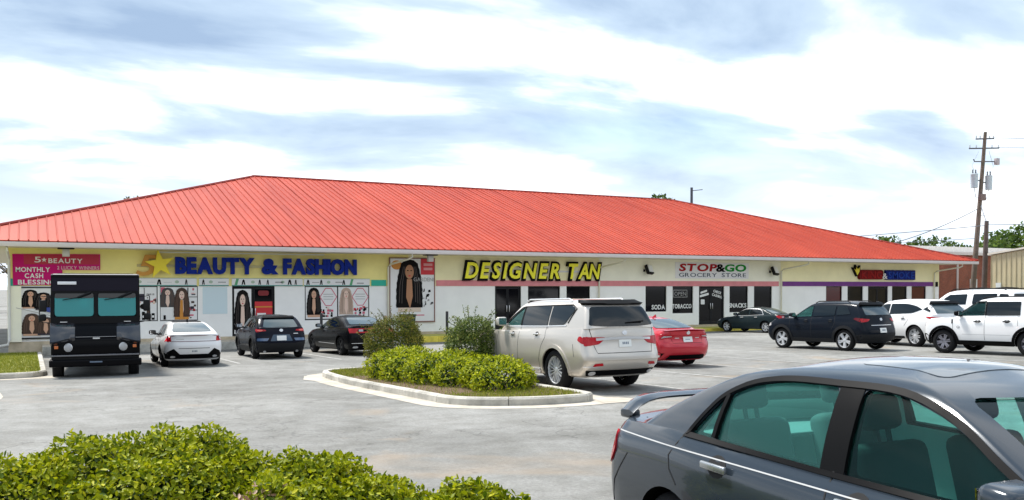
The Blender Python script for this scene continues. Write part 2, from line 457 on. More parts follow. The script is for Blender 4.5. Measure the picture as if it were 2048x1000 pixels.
# lawn at the left end of the shops
LAWNP = round_path([(-30, 27.35), (0.0, 27.35), (0.42, 28.3), (0.42, 41.5), (-30, 41.5)], [0, .6, .6, 0, 0])
lawn = struct(sheet('lawn_bed', offset_poly(LAWNP, -0.1), LAWN, 0.12))
kerb_ring(lawn, [(-12, 27.35), (-0.35, 27.35), (0.0, 27.45), (.27, 27.7), (.39, 28.1), (.42, 28.6), (.42, 34.5), (.42, 41.1)], False, inner=1)
sheet('gutter_apron', [(-14, 26.9), (.5, 26.9), (.9, 27.4), (.95, 41), (.40, 41), (.40, 28.2), (.2, 27.5), (-.3, 27.3), (-14, 27.3)][:3]+[(.9, 28.2), (.2, 27.7), (-14, 27.4)], CONC2, 0.005, ground)
sheet('gutter_apron', [(-3.2, 18.5), (-.62, 19.6), (-.50, 21.6), (-.72, 24.5), (-3.2, 24.5)], CONC2, 0.005, ground)

# walkway in front of the shops
walk = empty('walkway', (0, 0, 0)); struct(walk)
WZ = -0.55
for k in range(34):
    s0 = 0.45+k*1.75; s1 = s0+1.742
    conc = (s0 < 15.2) or (s0 > 43)
    box('paving_slab', s0, s1, 41.36, 43.1, WZ-0.35, WZ+random.Random(k).uniform(-.004, .004), CONC if conc else mat('yellow_walk_paint', (.60, .54, .12), .85, col2=(.36, .38, .09), vscale=2.5, bump=.3, bscale=30), walk)
    box('kerb_stone', s0, s1, 41.2, 41.352, -1.1, WZ-0.004, STAINC if s0 < 15.2 else YEL, walk, bev=0.02)

# ================================================================== SHOP BUILDING
WHITE = mat('white_wall_paint', (.92, .91, .885), 0.75, var=0.05, vscale=0.9, bump=0.25, bscale=25)
YELW = mat('yellow_wall_paint', (.95, .83, .31), 0.75, var=0.10, vscale=0.8, bump=0.15, bscale=25)
CREAMY = mat('cream_wall_paint', (.95, .87, .53), 0.75, var=0.08, vscale=0.8, bump=0.15, bscale=25)
CREAMP = mat('pale_cream_paint', (.93, .90, .74), 0.75, var=0.07, vscale=0.8, bump=0.15, bscale=25)
BEIGE = mat('beige_foundation', (.55, .46, .33), 0.85, var=0.2, vscale=3, bump=0.3)
def roof_mat():
    m = bpy.data.materials.new('red_metal_roof'); m.use_nodes = True; t = m.node_tree; bs = t.nodes['Principled BSDF']; bs.inputs['Roughness'].default_value = .5; bs.inputs['Specular IOR Level'].default_value = .25
    g = t.nodes.new('ShaderNodeNewGeometry'); oi = t.nodes.new('ShaderNodeObjectInfo')
    mp_ = t.nodes.new('ShaderNodeMapping'); mp_.inputs['Scale'].default_value = (1.0, .16, .16); t.links.new(g.outputs['Position'], mp_.inputs[0])
    n_ = t.nodes.new('ShaderNodeTexNoise'); n_.inputs['Scale'].default_value = 1.3; n_.inputs['Detail'].default_value = 7; n_.inputs['Roughness'].default_value = .65; t.links.new(mp_.outputs[0], n_.inputs['Vector'])
    n2_ = t.nodes.new('ShaderNodeTexNoise'); n2_.inputs['Scale'].default_value = .12; n2_.inputs['Detail'].default_value = 3; t.links.new(g.outputs['Position'], n2_.inputs['Vector'])
    ad = t.nodes.new('ShaderNodeMath'); ad.operation = 'MULTIPLY_ADD'; ad.inputs[1].default_value = .10; t.links.new(oi.outputs['Random'], ad.inputs[0]); t.links.new(n_.outputs['Fac'], ad.inputs[2])
    a2 = t.nodes.new('ShaderNodeMath'); a2.operation = 'MULTIPLY_ADD'; a2.inputs[1].default_value = .5; t.links.new(n2_.outputs['Fac'], a2.inputs[0]); t.links.new(ad.outputs[0], a2.inputs[2])
    r = t.nodes.new('ShaderNodeValToRGB'); t.links.new(a2.outputs[0], r.inputs[0]); r.color_ramp.elements[0].position = .55; r.color_ramp.elements[0].color = (.31, .031, .014, 1); r.color_ramp.elements[1].position = 1.0; r.color_ramp.elements[1].color = (.43, .056, .025, 1)
    t.links.new(r.outputs[0], bs.inputs['Base Color']); return m
REDR = roof_mat()
REDCAP = mat('red_roof_trim', (.30, .034, .02), 0.55)
FASC = mat('white_fascia', (.62, .56, .53), 0.6, var=0.06, vscale=1.5)
SOFF = mat('soffit_paint', (.72, .66, .50), 0.8)
DARKG = mat('dark_shop_glass', (.004, .004, .006), 0.06, spec=0.25)
FRAMEW = mat('white_frame_paint', (.72, .70, .68), 0.5)
FRAMED = mat('dark_aluminium', (.012, .012, .014), 0.45, spec=.2)
BLACK = mat('black_plastic', (.007, .007, .008), 0.5, spec=.2)

bld = empty('shop_building', (28.7, 43, -0.9))
tag(bld, 'long single-storey row of shops with red metal hip roof', 'building')
bld_inv = Matrix.Translation((-28.7, -43, 0.9))
def adopt(o, p):
    o.parent = p
    o.matrix_parent_inverse = Matrix.Translation(p.location).inverted() if p is bld else Matrix.Identity(4)
    return o
SL_, SR_ = -0.77, 58.26
openings = [(8.30, 10.27, -.41, 1.93), (3.0, 5.06, .36, 1.93), (5.15, 6.78, .36, 1.93), (11.71, 14.97, .28, 1.93), (22.02, 23.62, -.41, 1.93), (24.05, 26.1, .3, 1.93), (26.52, 28.09, .3, 1.93),
            (31.98, 33.53, .42, 1.93), (33.98, 35.55, .30, 1.93), (36.0, 38.0, -.41, 1.93), (38.43, 39.95, .30, 1.93), (40.45, 41.98, .30, 1.93),
            (46.82, 48.33, .3, 1.93), (48.85, 50.36, .3, 1.93), (50.85, 52.86, -.41, 1.93), (53.27, 54.83, .3, 1.93), (55.31, 56.86, .3, 1.93)]
openings.sort()
bm = bmesh.new(); cur = SL_
for a, b, z0, z1 in openings:
    bx(bm, cur, a, 43, 43.3, -.41, 1.93)
    if z0 > -.4: bx(bm, a, b, 43.002, 43.3, -.41, z0)
    cur = b
bx(bm, cur, SR_, 43, 43.3, -.41, 1.93)
bx(bm, SL_, SL_+.25, 43.301, 70, -1.2, 3.5); bx(bm, SR_-.25, SR_, 43.301, 70, -1.2, 3.5); bx(bm, SL_, SR_, 70, 70.3, -1.2, 3.5)
adopt(ob('wall', bm_mesh(bm, 'wall', WHITE)), bld)
adopt(box('foundation', SL_-.02, SR_+.02, 42.97, 43.29, -1.3, -.412, BEIGE), bld)
adopt(box('interior_wall', SL_+.3, SR_-.3, 46.5, 46.6, -.41, 3.4, mat('dark_interior', (.03, .028, .025), .9)), bld)
for a, b, m_, nm in ((SL_, 17.05, YELW, 'yellow'), (17.052, 28.70, CREAMY, 'cream'), (28.702, 42.70, CREAMP, 'pale'), (42.702, SR_, CREAMY, 'yellow2')):
    adopt(box('upper_wall', a, b, 42.985, 43.3, 1.932, 3.55, m_), bld)
GREEN = mat('green_stripe', (.02, .42, .30), .6); PINK = mat('pink_stripe', (.72, .24, .26), .6, var=.1, vscale=2); PURP = mat('purple_stripe', (.16, .025, .22), .6, var=.15, vscale=2)
for a, b, m_ in ((SL_+.02, -.36, GREEN), (15.06, 15.84, GREEN), (18.58, 42.52, PINK), (42.86, 57.58, PURP)):
    adopt(box('stripe', a, b, 42.95, 42.984, 1.94, 2.24, m_), bld)
# corner pier
adopt(box('corner_pier', SL_-.04, -.30, 42.86, 42.949, -.41, 1.93, CREAMP), bld)
# windows and doors
def window(a, b, z0, z1, glass=DARKG, frame=FRAMED, mull=0):
    o = empty('window', ((a+b)/2, 43.12, z0)); adopt(o, bld)
    f = 0.05
    bm = bmesh.new()
    bx(bm, a, b, 43.06, 43.15, z0, z0+f); bx(bm, a, b, 43.06, 43.15, z1-f, z1); bx(bm, a, a+f, 43.06, 43.15, z0+f, z1-f); bx(bm, b-f, b, 43.06, 43.15, z0+f, z1-f)
    for i in range(mull):
        c = a+(b-a)*(i+1)/(mull+1); bx(bm, c-.025, c+.025, 43.06, 43.15, z0+f, z1-f)
    fo = ob('frame', bm_mesh(bm, 'frame', frame), o); fo.matrix_parent_inverse = Matrix.Translation(((a+b)/2, 43.12, z0)).inverted()
    for i in range(mull+1):
        p0 = a+(b-a)*i/(mull+1)+f*.5; p1 = a+(b-a)*(i+1)/(mull+1)-f*.5
        g = box('pane', p0, p1, 43.10, 43.11, z0+f, z1-f, glass, o); g.matrix_parent_inverse = Matrix.Translation(((a+b)/2, 43.12, z0)).inverted()
    return o
def door(a, b, z0, z1, leaves=2):
    o = empty('shop_door', ((a+b)/2, 43.12, z0)); adopt(o, bld); inv = Matrix.Translation(((a+b)/2, 43.12, z0)).inverted()
    bm = bmesh.new(); f = .06
    bx(bm, a, a+f, 43.05, 43.16, z0, z1); bx(bm, b-f, b, 43.05, 43.16, z0, z1); bx(bm, a+f, b-f, 43.05, 43.16, z1-f, z1)
    w_ = (b-a-2*f)/leaves
    for i in range(leaves):
        c0 = a+f+w_*i+.008; c1 = c0+w_-.016
        bx(bm, c0, c0+.06, 43.08, 43.13, z0+.01, z1-f-.01); bx(bm, c1-.06, c1, 43.08, 43.13, z0+.01, z1-f-.01)
        bx(bm, c0+.06, c1-.06, 43.08, 43.13, z0+.01, z0+.22); bx(bm, c0+.06, c1-.06, 43.08, 43.13, z1-f-.09, z1-f-.01)
    fo = ob('frame', bm_mesh(bm, 'frame', FRAMED), o); fo.matrix_parent_inverse = inv
    for i in range(leaves):
        c0 = a+f+w_*i+.06; c1 = c0+w_-.12
        g = box('pane', c0, c1, 43.10, 43.11, z0+.2, z1-f-.08, DARKG, o); g.matrix_parent_inverse = inv
        hx = c1-.02 if i == 0 else c0+.02
        h = box('handle', hx-.018, hx+.018, 43.0, 43.03, z0+.95, z0+1.3, mat('steel', (.6, .6, .6), .3, metal=1.0), o, bev=.008); h.matrix_parent_inverse = inv
    return o
DARKR = mat('dark_red_shop_glass', (.075, .006, .006), 0.1, spec=0.45)
for a, b, z0, z1 in openings:
    if (b-a) > 1.9 and z0 < -.4 or abs(a-8.30) < .01 or abs(a-22.02) < .01: door(a, b, z0, z1, 2)
    else: window(a, b, z0, z1, DARKR if abs(a-46.82) < .01 or abs(a-55.31) < .01 else DARKG, FRAMED, 1 if b-a > 2.5 else 0)
# ---- roof
EL, ER, ET, EB, EZ, RW, RZ = -3.2, 60.1, 41.2, 72.2, 3.78, 15.5, 8.72
sl = (RZ-EZ)/RW
bm = bmesh.new()
c = [bm.verts.new(p) for p in ((EL, ET, EZ-.03), (ER, ET, EZ-.03), (ER, EB, EZ-.03), (EL, EB, EZ-.03))]
r_ = [bm.verts.new((EL+RW, ET+RW, RZ-.03)), bm.verts.new((ER-RW, ET+RW, RZ-.03))]
b_ = [bm.verts.new((v.co.x, v.co.y, EZ-.06)) for v in c]
bm.faces.new((c[0], c[1], r_[1], r_[0])); bm.faces.new((c[1], c[2], r_[1])); bm.faces.new((c[2], c[3], r_[0], r_[1])); bm.faces.new((c[3], c[0], r_[0]))
bm.faces.new(b_[::-1])
for i in range(4): bm.faces.new((c[i], b_[i], b_[(i+1) % 4], c[(i+1) % 4]))
bmesh.ops.recalc_face_normals(bm, faces=bm.faces[:])
roof = adopt(ob('roof', bm_mesh(bm, 'roof', REDR)), bld)
PW = (ER-EL)/180
rng = random.Random(5)
def tm(s): return max(0.0, min(RW, s-EL, ER-s))
PANM = {}
for k in range(180):
    s0 = EL+k*PW; s1 = s0+PW
    h0, h1 = tm(s0), tm(s1)
    key = round(h0, 3) if h0 == h1 == RW else None
    if key and key in PANM: me = PANM[key]
    else:
        bm = bmesh.new()
        def P(ds, d, up): return (ds, d, d*sl+up)
        g = 0.004; rw, rh = 0.05, 0.045
        def top(ds): return tm(s0+ds)
        # pan
        v = [bm.verts.new(P(rw, -.06, .0)), bm.verts.new(P(PW-g, -.06, .0)), bm.verts.new(P(PW-g, top(PW-g), .0)), bm.verts.new(P(rw, top(rw), .0))]
        if v[2].co.y > -.05 or v[3].co.y > -.05: bm.faces.new(v)
        # rib
        a_ = [(0, 0), (.012, rh), (rw-.012, rh), (rw, 0)]
        lo = [bm.verts.new(P(x, -.06, z)) for x, z in a_]; hi = [bm.verts.new(P(x, top(x), z)) for x, z in a_]
        for i in range(3): bm.faces.new((lo[i], lo[i+1], hi[i+1], hi[i]))
        bm.faces.new(lo[::-1])
        # turned-down eave edge
        e0 = bm.verts.new(P(rw, -.06, -.035)); e1 = bm.verts.new(P(PW-g, -.06, -.035)); bm.faces.new((v[0], e0, e1, v[1]))
        bmesh.ops.recalc_face_normals(bm, faces=bm.faces[:])
        for f in bm.faces:
            if f.normal.z < -0.2: f.normal_flip()
        me = bm_mesh(bm, 'roof_panel', REDR)
        if key: PANM[key] = me
    o = ob('roof_panel', me, roof, loc=(s0, ET, EZ)); o.rotation_euler = (rng.uniform(-.0008, .0008), rng.uniform(-.002, .002), 0)
def cap(p0, p1, wd=.16):
    bm = bmesh.new(); p0, p1 = Vector(p0), Vector(p1)
    tube(bm, [p0, p1], wd/2, 6); me = bm_mesh(bm, 'ridge_cap', REDCAP); return ob('ridge_cap', me, roof)
cap((EL+RW-.1, ET+RW, RZ+.02), (ER-RW+.1, ET+RW, RZ+.02)); cap((EL, ET, EZ+.03), (EL+RW, ET+RW, RZ+.02)); cap((ER, ET, EZ+.03), (ER-RW, ET+RW, RZ+.02))
# fascia, gutter, soffit
adopt(box('gutter', EL+.05, ER-.05, ET-.10, ET+.05, EZ-.27, EZ-.075, FASC, bev=.015), bld)
for a, b in ((EL+.05, EL+.2), (ER-.2, ER-.05)): adopt(box('fascia', a, b, ET+.055, EB, EZ-.25, EZ-.075, FASC), bld)
adopt(box('soffit', EL+.25, ER-.25, ET+.055, 43.28, EZ-.255, EZ-.235, SOFF), bld)
adopt(box('soffit', EL+.205, SL_-.003, 43.285, EB-.1, EZ-.255, EZ-.235, SOFF), bld); adopt(box('soffit', SR_+.003, ER-.205, 43.285, EB-.1, EZ-.255, EZ-.235, SOFF), bld)
DSP = mat('downspout_paint', (.70, .66, .52), .5)
for s, dx_ in ((15.93, .62), (28.63, .62), (42.67, .66), (57.61, .75)):
    bm = bmesh.new()
    tube(bm, [(s+dx_, 41.2, 3.50), (s+dx_, 41.2, 3.36), (s+dx_-.06, 41.35, 3.28), (s+.05, 42.75, 3.02), (s, 42.88, 2.9), (s, 42.88, -.3), (s, 42.75, -.48)], .05, 8)
    adopt(ob('downspout', bm_mesh(bm, 'downspout', DSP, sharp=50)), bld)
bm = bmesh.new(); tube(bm, [(-.78, 41.25, 3.5), (-.78, 41.3, 3.36), (-.74, 42.72, 3.1), (-.74, 42.78, 2.9), (-.74, 42.78, -.3), (-.8, 42.6, -.5), (-1.2, 42.2, -.56)], .055, 8)
adopt(ob('downspout', bm_mesh(bm, 'downspout', mat('white_downspout', (.74, .73, .7), .5), sharp=50)), bld)
adopt(box('meter_box', 57.85, 58.05, 42.9, 42.98, 1.9, 2.25, BLACK, bev=.01), bld)
for s in (1.36, 17.84):
    l = empty('soffit_lamp', (s, 42.0, 3.52)); tag(l, 'square soffit lamp with black plate above ' + ('pink cash prize banner' if s < 5 else 'tall hair model poster'), 'lamp')
    for nm, a in (('mounting_plate', (-.32, .32, -.25, .25, -.05, 0)), ('lamp_body', (-.14, .14, -.12, .12, -.36, -.052))):
        o = box(nm, *a, BLACK if nm[0] == 'm' else mat('lamp_grey', (.6, .58, .55), .4), l, bev=.02)
for s, nm in ((32.0, 'SODA window'), (41.9, 'purple stripe')):
    l = empty('flood_light', (s, 42.9, 2.9)); tag(l, 'black wall flood light with white lens ' + ('above the SODA window' if s < 35 else 'beside the downspout next to the purple stripe'), 'flood light')
    box('bracket', -.2, -.12, 0, .08, -.12, .02, BLACK, l); bm = bmesh.new()
    Mt = Matrix.Translation((0, -.22, .02)) @ Matrix.Rotation(R(-28), 4, 'X') @ Matrix.Rotation(R(12), 4, 'Z')
    bx(bm, -.24, .24, -.10, .10, -.30, .26, .03, 2, 0, Mt); ob('housing', bm_mesh(bm, 'housing', BLACK, sharp=35), l)
    bm = bmesh.new(); bx(bm, -.17, .19, -.125, -.102, -.22, .22, 0, 1, 0, Mt); ob('lens', bm_mesh(bm, 'lens', mat('lamp_lens', (.8, .8, .78), .3)), l)
    bm = bmesh.new(); bx(bm, -.04, .04, 0, .20, -.06, .06, 0, 1, 0, Matrix.Translation((0, -.17, 0))); ob('arm', bm_mesh(bm, 'arm', BLACK), l)
lt = box('light_batten', 5.05, 12.6, 42.70, 42.78, 3.41, 3.47, mat('batten_white', (.7, .68, .6), .5)); tag(lt, 'long slim light batten under the soffit above blue shop letters', 'light')

# ================================================================== SIGNS AND POSTERS ON THE SHOPS
BLUE = mat('blue_sign_plastic', (.003, .020, .23), .45, spec=.12); BLUE2 = mat('pale_blue_edge', (.10, .30, .52), .4)
TANM = mat('tan_sign_metal', (.62, .30, .07), .5, spec=.15); STARY = mat('star_yellow', (.85, .68, .02), .4)
sg = empty('shop_sign', (4.1, 42.98, 2.4)); tag(sg, 'blue BEAUTY & FASHION channel letters with tan five and yellow star', 'sign')
def inv(o): return Matrix.Translation(o.location).inverted()
def fix(o, p): o.parent = p; o.matrix_parent_inverse = inv(p); return o
def sign_letters(p, *a, **k):
    before = set(COL.objects)
    letters(*a, parent=p, **k)
    for o in set(COL.objects)-before: o.matrix_parent_inverse = inv(p)
fix(box('raceway', 4.2, 14.3, 42.92, 42.985, 2.78, 2.90, mat('raceway_cream', (.60, .53, .26), .6)), sg)
sign_letters(sg, 'BEAUTY', 5.78, 9.28, 2.53, .70, 42.72, BLUE, depth=.18, offset=.060, gap=.012)
sign_letters(sg, '&', 9.62, 10.4, 2.53, .70, 42.72, BLUE, depth=.18, offset=.055)
sign_letters(sg, 'FASHION', 10.62, 14.24, 2.53, .70, 42.72, BLUE, depth=.18, offset=.060, gap=.012)
sign_letters(sg, '5', 4.15, 5.1, 2.42, .93, 42.80, TANM, depth=.12, offset=.02, shear=.25, name='numeral')
bm = bmesh.new()
st = []
for i in range(10):
    a = PI/2+R(8)+i*PI/5; r = .66 if i % 2 == 0 else .26; st.append((5.12+r*math.cos(a)*.98, 2.90+r*math.sin(a)))
prism(bm, st, 'y', 42.62, 42.74)
fix(ob('star', bm_mesh(bm, 'star', STARY)), sg)

sg = empty('shop_sign', (20, 42.98, 2.3)); tag(sg, 'yellow italic DESIGNER TAN letters with thick black outline', 'sign')
BLK = mat('sign_black', (.004, .004, .004), .6, spec=.1); YELS = mat('sign_yellow', (.95, .88, .06), .5, spec=.15)
for txt, a, b, gp0, gp1 in (('DESIGNER', 20.1, 25.98, .0, .08), ('TAN', 26.50, 28.72, -.10, -.02)):
    sign_letters(sg, txt, a-.06, b+.06, 2.28, 1.02, 42.80, BLK, depth=.16, offset=.05, shear=.22, gap=gp0, name='letter_outline')
    sign_letters(sg, txt, a+.04, b-.04, 2.37, .84, 42.775, YELS, depth=.02, offset=.028, shear=.22, gap=gp1)
fix(box('raceway', 20.6, 28.2, 42.962, 42.983, 2.7, 2.8, FRAMEW), sg)

sg = empty('shop_sign', (34.3, 42.98, 2.4)); tag(sg, 'flat sign reading STOP&GO GROCERY STORE in red, black and green', 'sign')
fix(box('sign_panel', 34.15, 39.95, 42.955, 42.983, 2.40, 3.38, mat('sign_panel_white', (.78, .76, .76), .5)), sg)
REDL = mat('sign_red', (.36, .006, .010), .5, spec=.12); GRNL = mat('sign_green', (.012, .26, .03), .5, spec=.12); NAVY = mat('sign_navy', (.02, .04, .07), .4)
sign_letters(sg, 'STOP', 34.42, 37.38, 2.86, .44, 42.94, REDL, depth=.014, offset=.035, shear=.12, gap=.05)
sign_letters(sg, '&', 37.28, 38.05, 2.84, .47, 42.930, BLK, depth=.008, offset=.035)
sign_letters(sg, 'GO', 37.98, 39.75, 2.86, .44, 42.94, GRNL, depth=.014, offset=.035, shear=.05, gap=.05)
sign_letters(sg, 'GROCERY', 34.42, 37.35, 2.50, .25, 42.94, NAVY, depth=.014, offset=.004, gap=.13)
sign_letters(sg, 'STORE', 37.75, 39.72, 2.50, .25, 42.94, NAVY, depth=.014, offset=.004, gap=.13)

sg = empty('shop_sign', (49, 42.98, 2.4)); tag(sg, 'yellow crown, red KING and blue SMOKE channel letters on yellow wall', 'sign')
KR = mat('king_red', (.17, .004, .006), .5, spec=.12); KR2 = mat('king_red_face', (.30, .010, .010), .5, spec=.12); KB = mat('smoke_blue', (.004, .012, .15), .5, spec=.12); KB2 = mat('smoke_blue_face', (.010, .05, .32), .5, spec=.12)
bm = bmesh.new(); prism(bm, rpoly([(49.75, 2.40), (52.1, 2.40), (52.12, 3.06), (49.78, 3.06)], .22), 'y', 42.78, 42.98); fix(ob('backing', bm_mesh(bm, 'backing', KR)), sg)
wav = [(52.42+i*.1, 2.40+.03*math.sin(i*2.1)) for i in range(31)] + [(55.42-i*.1, 3.04+.035*math.sin(i*1.7)) for i in range(31)]
bm = bmesh.new(); prism(bm, wav, 'y', 42.78, 42.98); fix(ob('backing', bm_mesh(bm, 'backing', KB)), sg)
sign_letters(sg, 'KING', 49.98, 51.95, 2.48, .50, 42.755, KR2, depth=.025, offset=.02, gap=.1)
sign_letters(sg, 'SMOKE', 52.6, 55.3, 2.48, .48, 42.755, KB2, depth=.025, offset=.02, gap=.09)
sign_letters(sg, '&', 52.02, 52.5, 2.45, .40, 42.752, FRAMEW, depth=.02, offset=.01)
cr = [(49.55, 2.60), (49.12, 3.22), (49.36, 3.08), (49.42, 3.40), (49.60, 3.14), (49.86, 3.36), (49.84, 2.98)]
bm = bmesh.new(); prism(bm, cr, 'y', 42.80, 42.98); fix(ob('crown_outline', bm_mesh(bm, 'crown_outline', BLK)), sg)
bm = bmesh.new(); prism(bm, [(49.52+(x-49.5)*.68, 2.96+(z-3.0)*.7) for x, z in cr], 'y', 42.775, 42.80); fix(ob('crown', bm_mesh(bm, 'crown', STARY)), sg)

# ---- posters: a board with flat printed pieces on it
HAIR = mat('print_hair', (.008, .007, .007), .7, spec=.1); HAIRB = mat('print_brown_hair', (.05, .022, .012), .6)
SKIN = mat('print_skin', (.62, .36, .24), .6); SKINB = mat('print_brown_skin', (.42, .20, .10), .6); SKINL = mat('print_pale_skin', (.75, .55, .45), .6)
PWHITE = mat('print_white', (.80, .79, .78), .5); PRED = mat('print_red', (.58, .02, .03), .5); PGREY = mat('print_grey', (.35, .34, .33), .5); PPINK = mat('print_pink', (.62, .10, .16), .5)
PBLUE = mat('print_blue', (.03, .06, .30), .5); PYEL = mat('print_yellow', (.75, .55, .05), .5); PORG = mat('print_orange', (.60, .24, .03), .5); PPALE = mat('print_pale_blue', (.62, .74, .78), .4); PDRESS = mat('print_dark_cloth', (.02, .015, .03), .6); MAG = mat('magenta_print', (.58, .008, .17), .6, spec=.15)
def flat(p, name, poly, y, m, th=.002):
    """one printed piece, front face at y"""
    bm = bmesh.new(); prism(bm, poly, 'y', y, y+th)
    return fix(ob(name, bm_mesh(bm, name, m)), p)
def rect(a, b, c_, d): return [(a, c_), (b, c_), (b, d), (a, d)]
def figure(p, cx, z0, z1, wd, y, hair=HAIR, skin=SKIN, dress=None, seed=0):
    """a printed model: long hair, face, neck and shoulders between heights z0..z1"""
    r = random.Random(seed); h = z1-z0
    def X(a): return cx+a*wd
    def Z(b): return z0+b*h
    body = [(X(-.42), Z(0)), (X(.42), Z(0)), (X(.40), Z(.22)), (X(.16), Z(.40)), (X(-.16), Z(.40)), (X(-.40), Z(.22))]
    flat(p, 'printed_body', body, y, dress or skin)
    hr = []
    for i in range(25):
        t_ = i/24; zz = 1-(t_**1.15)*.92; hw = .24+.24*math.sin(min(1, t_*1.3)*PI/2)+.010*math.sin(i*1.9+seed)
        if t_ < .12: hw = .30*math.sqrt(t_/.12)*.95
        hr.append((hw, zz))
    pl = [(X(a), Z(b)) for a, b in hr] + [(X(-a), Z(b)) for a, b in hr[::-1][:-1]]
    flat(p, 'printed_hair', pl, y-.003, hair)
    hl = mat('print_hair_light', (.06, .045, .04), .6) if max(hair.node_tree.nodes['Principled BSDF'].inputs['Base Color'].default_value[:3]) < .04 else mat('print_hair_brown_light', (.12, .06, .035), .6)
    for k_ in range(5):
        a_ = (-.36, -.27, .22, .30, .38)[k_]; flat(p, 'printed_strand', strip2([(X(a_*.6), Z(.86)), (X(a_*.95), Z(.5+.04*r.random())), (X(a_*1.02), Z(.12+.08*r.random()))], wd*.022), y-.0045, hl, .001)
    neck = [(X(-.09), Z(.62)), (X(.09), Z(.62)), (X(.12), Z(.30)), (X(.02), Z(.06)), (X(-.12), Z(.28))]
    flat(p, 'printed_neck', neck, y-.006, skin)
    flat(p, 'printed_face', ell(X(0), Z(.76), wd*.155, h*.135, 18), y-.009, skin)
    flat(p, 'printed_mouth', ell(X(.0), Z(.685), wd*.05, h*.012, 10), y-.011, PRED)
    for sx in (-1, 1):
        flat(p, 'printed_eye', ell(X(.062*sx), Z(.785), wd*.033, h*.011, 8), y-.011, HAIR)
    flat(p, 'printed_nose', ell(X(.01), Z(.735), wd*.018, h*.022, 8), y-.011, mat('print_nose', (.42, .22, .14), .6))
# pink banner
bn_ = empty('banner', (1.0, 42.9, 1.97)); tag(bn_, 'magenta and red cash prize banner at the end of the yellow wall', 'banner')
flat(bn_, 'banner_sheet', [(-.6, 1.96), (1.25, 1.98), (1.25, 2.62), (2.72, 2.62), (2.72, 3.31), (-.62, 3.27)], 42.93, MAG, .012)
flat(bn_, 'printed_band', [(-.2, 2.84), (2.68, 2.86), (2.68, 3.28), (-.2, 3.26)], 42.927, mat('crimson_print', (.48, .012, .05), .5))
sign_letters(bn_, '5', .20, .44, 2.93, .25, 42.92, PWHITE, depth=.004, offset=.01, one=True)
flat(bn_, 'printed_star', [(.56+(.11 if i % 2 == 0 else .045)*math.cos(PI/2+i*PI/5), 3.04+(.11 if i % 2 == 0 else .045)*math.sin(PI/2+i*PI/5)) for i in range(10)], 42.922, PWHITE)
sign_letters(bn_, 'BEAUTY', .72, 2.03, 2.91, .20, 42.92, PWHITE, depth=.004, offset=.02, one=True)
sign_letters(bn_, '2 LUCKY WINNERS', 1.05, 2.68, 2.64, .15, 42.92, mat('print_blush', (.72, .45, .48), .5), depth=.004, offset=.02, one=True)
for tx, a, b, z in (('MONTHLY', -.50, .78, 2.53), ('CASH', -.17, .52, 2.27), ('BLESSING', -.42, .98, 2.0)):
    sign_letters(bn_, tx, a, b, z, .20, 42.92, PWHITE, depth=.004, offset=.025, one=True)
# poster of four women
ps = empty('poster', (.7, 42.93, -.3)); tag(ps, 'framed poster of four long-haired women below the magenta banner', 'poster')
flat(ps, 'poster_sheet', rect(-.56, 2.5, -.24, 1.84), 42.93, PWHITE, .02)
for a in (rect(-.62, 2.56, -.30, -.242), rect(-.62, 2.56, 1.842, 1.89), rect(-.62, -.562, -.242, 1.842), rect(2.502, 2.56, -.242, 1.842)): flat(ps, 'poster_frame', a, 42.90, FRAMED, .07)
figure(ps, -.06+.1, .98, 1.78, .72, 42.925, seed=1); figure(ps, .52, .92, 1.66, .72, 42.905, hair=HAIR, dress=PDRESS, seed=2)
figure(ps, .08, -.16, .78, .78, 42.885, hair=HAIRB, seed=3); figure(ps, .60, -.14, .62, .74, 42.865, hair=HAIRB, dress=PDRESS, seed=4)
flat(ps, 'printed_panel', [(.36, .92), (.86, .78), (.86, 1.02), (.40, 1.02)], 42.848, PBLUE); flat(ps, 'printed_panel', rect(1.05, 1.35, .75, 1.08), 42.9, PYEL); flat(ps, 'printed_panel', rect(1.12, 1.4, 1.18, 1.78), 42.9, PORG); flat(ps, 'printed_panel', rect(.84, 1.02, 1.25, 1.62), 42.9, PGREY)
flat(ps, 'printed_line', strip2([(-.5, 1.02), (.84, .66)], .02), 42.846, PGREY)
for i in range(6): flat(ps, 'printed_panel', ell(1.1+.05*(i % 2), .1+i*.09, .07, .03, 8), 42.9, PDRESS)
